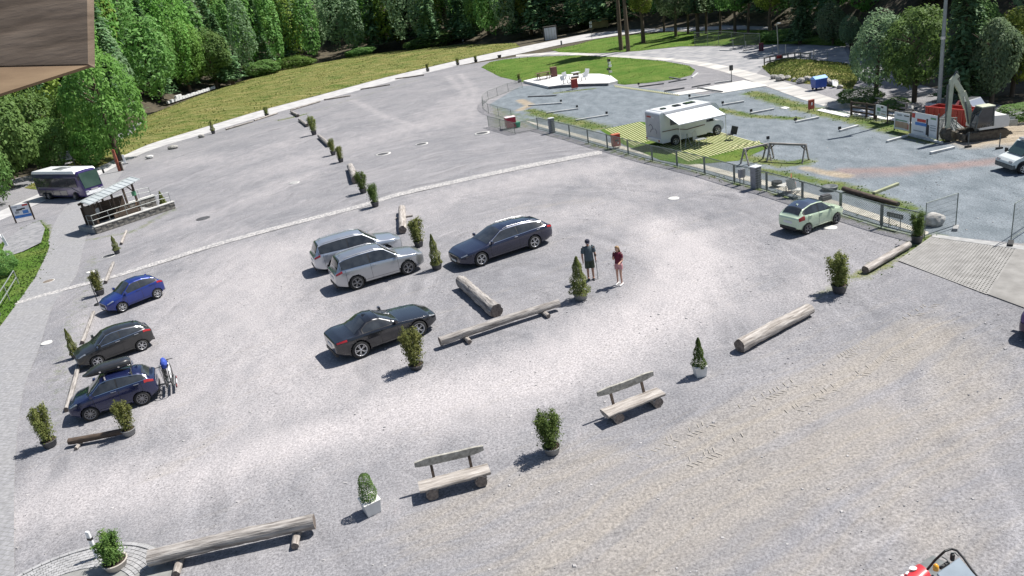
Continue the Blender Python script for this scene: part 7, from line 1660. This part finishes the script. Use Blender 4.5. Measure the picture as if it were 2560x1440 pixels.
# gravel heap and building site
bm = bmesh.new(); bmesh.ops.create_cone(bm, cap_ends=False, segments=28, radius1=1.35, radius2=.05, depth=1.35); bmesh.ops.subdivide_edges(bm, edges=bm.edges[:], cuts=3, use_grid_fill=True)
for v in bm.verts: v.co += Vector((random.uniform(-.06, .06), random.uniform(-.06, .06), random.uniform(-.05, .05)))
me = bpy.data.meshes.new('gravel_heap'); bm.to_mesh(me); bm.free(); me.materials.append(pm('crushed stone', (.18, .19, .19), (.36, .37, .36), 9, .95, bmp=.6, detail=6)); o = link('gravel_heap', me, None, G(2362, 335) + Vector((0, 0, .62))); tag(o, 'grey gravel heap behind the wire panel', 'heap', kind=None)
A, B = G(2312, 310), G(2412, 322); L_, an = frame_from(A, B); e = empty('skip_container', A, an); tag(e, 'long red open container behind the banners', 'container')
mb = MB()
for y in (0, 1.2): mb.box((L_ / 2, y, .65), (L_, .06, 1.0))
for x in (0, L_): mb.box((x, .6, .65), (.06, 1.2, 1.0))
mb.box((L_ / 2, .6, .2), (L_, 1.2, .06)); mb.build('tub', pm('container red', (.3, .03, .02), (.38, .05, .035), 2, .5), e)
for i in range(7): mb = MB(); mb.box((L_ * (i + .5) / 7, -.05, .65), (.07, .05, .95)); mb.build('rib', REDP, e)
mb = MB(); mb.bar((0, -.03, 1.18), (L_, -.03, 1.18), .1, .08); mb.build('rim', REDP, e)
e = empty('parked_pickup', G(2392, 297), an + .1); tag(e, 'pale grey pickup half hidden behind the red container', 'car'); mb = MB(); mb.side([(-1.4, .3), (-1.4, .75), (-.3, .78), (0, 1.25), (.7, 1.28), (1.05, .85), (1.6, .75), (1.65, .35)], 0, 1.3); mb.build('body', SILVER2, e, bevel=.06)
mb = MB(); mb.side([(.05, .85), (.1, 1.18), (.62, 1.2), (.9, .85)], -.02, .0); mb.build('side_window', GLASS, e)
tm, wm = wheel_meshes(.26, .18, 6, False, ALLOY, 'pp')
for x in (-.9, 1.05): wo = link('wheel', wm, e, (x, .02, .26), (0, 0, math.pi)); link('tyre', tm, wo)
e = empty('flatbed_trailer', G(2498, 330), R(-25)); tag(e, 'grey flatbed trailer right of the excavator', 'trailer'); mb = MB(); mb.box((0, 0, .5), (1.7, .8, .1)); mb.build('bed', GALV, e)
for y in (-.4, .4): mb = MB(); mb.box((0, y, .68), (1.7, .04, .28)); mb.build('side_board', GALV, e)
for y in (-.4, .4): mb = MB(); mb.lathe([(.001, -.06), (.2, -.06), (.22, 0), (.2, .06), (.001, .06)], 16, axis='Y', c=(0, y * 1.1, .22)); mb.build('wheel', TYRE, e)
mb = MB(); mb.bar((.85, 0, .45), (1.5, 0, .4), .08, .08); mb.build('drawbar', STEEL_D, e)
for i, (x, y, hh, lb) in enumerate([(2320, 284, .75, 'left pale concrete tube behind the red container'), (2331, 286, .75, 'middle pale concrete tube behind the red container'), (2358, 290, .7, 'concrete tube right of the lighting mast foot'), (2275, 282, .6, 'white pipe standing near the bridge railing')]):
    mb = MB(); mb.lathe([(.2, 0), (.2, hh), (.15, hh), (.15, .05)], 16); o = mb.build('concrete_tube', CONC, loc=G(x, y)); tag(o, lb, 'tube', 'concrete tubes')
for i, (x, y, lb) in enumerate([(2420, 368, 'slim site post left of the pickup'), (2498, 372, 'slim site post above the pickup bonnet')]):
    e = empty('site_post', G(x, y)); tag(e, lb, 'post'); mb = MB(); mb.tube((0, 0, 0), (0, 0, .9), .03, n=8); mb.build('pole', STEEL_D, e); mb = MB(); mb.box((0, 0, .05), (.35, .16, .1)); mb.build('foot', BLACK, e)
# far edge: sheet-metal door in the bank, yellow board, white block wall
e = empty('bank_garage', G(1378, 100), 0); tag(e, 'grey sheet-metal door set in the dark bank at the far road', 'garage'); s = mpp(1378, 100)
mb = MB(); mb.box((0, .6, 32 * s / 2), (34 * s, 1.0, 34 * s)); mb.build('housing', pm('earth-dark concrete', (.05, .045, .04), (.09, .08, .07), 1, .9), e); mb = MB(); mb.box((0, .06, 15 * s), (29 * s, .1, 29 * s)); d_ = mb.build('door', pm('galvanised door', (.42, .45, .48), (.52, .55, .58), .6, .5, .2), e)
for i in range(4): mb = MB(); mb.box(((-1.5 + i) * 7 * s, 0, 15 * s), (.12, .06, 28 * s)); mb.build('door_rib', GALV, d_)
mb = MB(); mb.box((0, 0, 1.6), (4.2, .1, 2.0)); mb.box((-1.8, .05, .3), (.15, .15, .7)); mb.box((1.8, .05, .3), (.15, .15, .7)); o = mb.build('yellow_board', pm('mossy yellow board', (.2, .18, .07), (.3, .27, .11), .8, .8), loc=G(1500, 76)); tag(o, 'mossy yellow board under the trees at the far road', 'board')
e = empty('block_wall', G(420, 262), 0); tag(e, 'long low white block wall on the upper edge of the bank', 'wall'); P = [G(420, 263) - e.location, G(455, 250) - e.location, G(538, 224) - e.location]
nb_ = 18
for i in range(nb_):
    t = i / nb_; a = P[0].lerp(P[2], t); b_ = P[0].lerp(P[2], (i + .9) / nb_); hh = 1.1 if i in (3, 4) else (.5 + .12 * (i % 2)); mb = MB(); mb.bar(a + Vector((0, 0, hh / 2 + .25)), b_ + Vector((0, 0, hh / 2 + .25)), .5, hh); mb.build('block', pm('white wall block', (.55, .56, .57), (.7, .7, .7), 1.5, .8), e, bevel=.03)
boxthing('brown_box', 'small brown box at the forest edge right of the white wall', 'box', (584, 215), .9, .8, 1.1, WOOD_B, None, 0, .2)
# paved apron with kerb stones at the bottom left corner
ctr = G(130, 1560); kb = empty('paved_apron', ctr); tag(kb, kind='structure')
R0 = (G(130, 1400) - ctr).length; PAV = pm('pale paving stone', (.27, .268, .27), (.38, .375, .375), 4, .85, bmp=.2); BED = pm('paving joint', (.2, .2, .19), (.26, .26, .25), 5, .95)
mb = MB(); mb.lathe([(.001, .01), (R0 + .05, .01)], 40, c=(0, 0, 0)); mb.build('joint_bed', BED, kb)
for i in range(26):
    a0 = R(35) + i * R(120) / 26; a1 = a0 + R(120) / 26 * .94; mb = MB(); mb.prism([(R0 * math.cos(a0), R0 * math.sin(a0)), (R0 * math.cos(a1), R0 * math.sin(a1)), ((R0 - .11) * math.cos(a1), (R0 - .11) * math.sin(a1)), ((R0 - .11) * math.cos(a0), (R0 - .11) * math.sin(a0))], -.02, .05); mb.build('kerb_stone', PAV, kb, bevel=.006)
for rrow in range(7):
    r1 = R0 - .14 - rrow * .115; n_ = 34
    for i in range(n_):
        a0 = R(40) + (i + .5 * (rrow % 2)) * R(110) / n_; a1 = a0 + R(110) / n_ * .9; mb = MB(); mb.prism([(r1 * math.cos(a0), r1 * math.sin(a0)), (r1 * math.cos(a1), r1 * math.sin(a1)), ((r1 - .1) * math.cos(a1), (r1 - .1) * math.sin(a1)), ((r1 - .1) * math.cos(a0), (r1 - .1) * math.sin(a0))], -.02, .03 + .004 * ((i * 7 + rrow * 3) % 3)); mb.build('paving_stone', PAV, kb)
e = empty('reflector_post', G(246, 1395), -.3); tag(e, 'white plastic marker post with black band behind the corner shrub', 'marker post'); mb = MB(); mb.box((0, 0, .45), (.13, .08, .9), taper=.85); mb.build('post', WHITEP, e, bevel=.015); mb = MB(); mb.box((0, 0, .66), (.13, .084, .07)); mb.build('band', BLACK, e)
mb = MB(); P0_ = Vector((0, 0, CH)) + ray(-20, 1460) * 6; mb.tube(P0_ + Vector((0, 0, -8)), P0_ + Vector((0, 0, .35)), .07, n=12); o = mb.build('grey_pole', GALV); tag(o, 'grey pole top cut by the bottom left corner', 'pole')
# timber end of the roof that carries the camera
def NP(x, y, t): return Vector((0, 0, CH)) + ray(x, y) * t
f = [NP(-260, -260, 3.0), NP(214, -260, 3.0), NP(220, 160, 3.0), NP(-260, 170, 3.0)]
lo = [NP(-260, 300, 2.45), NP(214, -330, 2.2)]
mb = MB(); k0, k1, k2, k3 = f; l0 = NP(-260, 312, 2.5); bk = [NP(-260, -300, 2.3), NP(150, -330, 2.3)]
mb.add([k0, k1, k2, k3, l0, bk[0], bk[1]], [(0, 3, 2, 1)], 0)
mb = MB(); off = FWD * .05
mb.add([k0, k1, k2, k3, k0 + off, k1 + off, k2 + off, k3 + off + Vector((0, 0, -.0))], [(3, 2, 1, 0), (4, 5, 6, 7), (0, 1, 5, 4), (1, 2, 6, 5), (3, 0, 4, 7), (2, 3, 7, 6)])
EAVE = pm('dark eaves board', (.16, .115, .08), (.3, .225, .165), 2.5, .7, stretch=(1, 1, 6), bmp=.25, detail=8)
e = empty('roof_beam', k2); tag(e, 'brown timber roof end hanging in the upper left corner', 'roof beam')
mb2 = MB(); mb2.v = [tuple(Vector(v) - k2) for v in mb.v]; mb2.f, mb2.mi, mb2.sm = mb.f, mb.mi, mb.sm; mb2.build('beam', EAVE, e)
mb = MB(); a_, b_, c_ = k3 - k2, Vector((0, 0, 0)), NP(-260, 318, 2.9) - k2; dn = UPV * -.006
mb.add([a_ + dn, b_ + dn, c_, a_ + off * .5 + dn, b_ + off * .5 + dn, c_ + off * .5], [(0, 2, 1), (3, 4, 5), (1, 2, 5, 4), (0, 3, 5, 2), (0, 1, 4, 3)]); mb.build('soffit_board', pm('warm brown soffit', (.2, .13, .075), (.32, .22, .13), 2, .75, stretch=(1, 5, 5), bmp=.2), e)
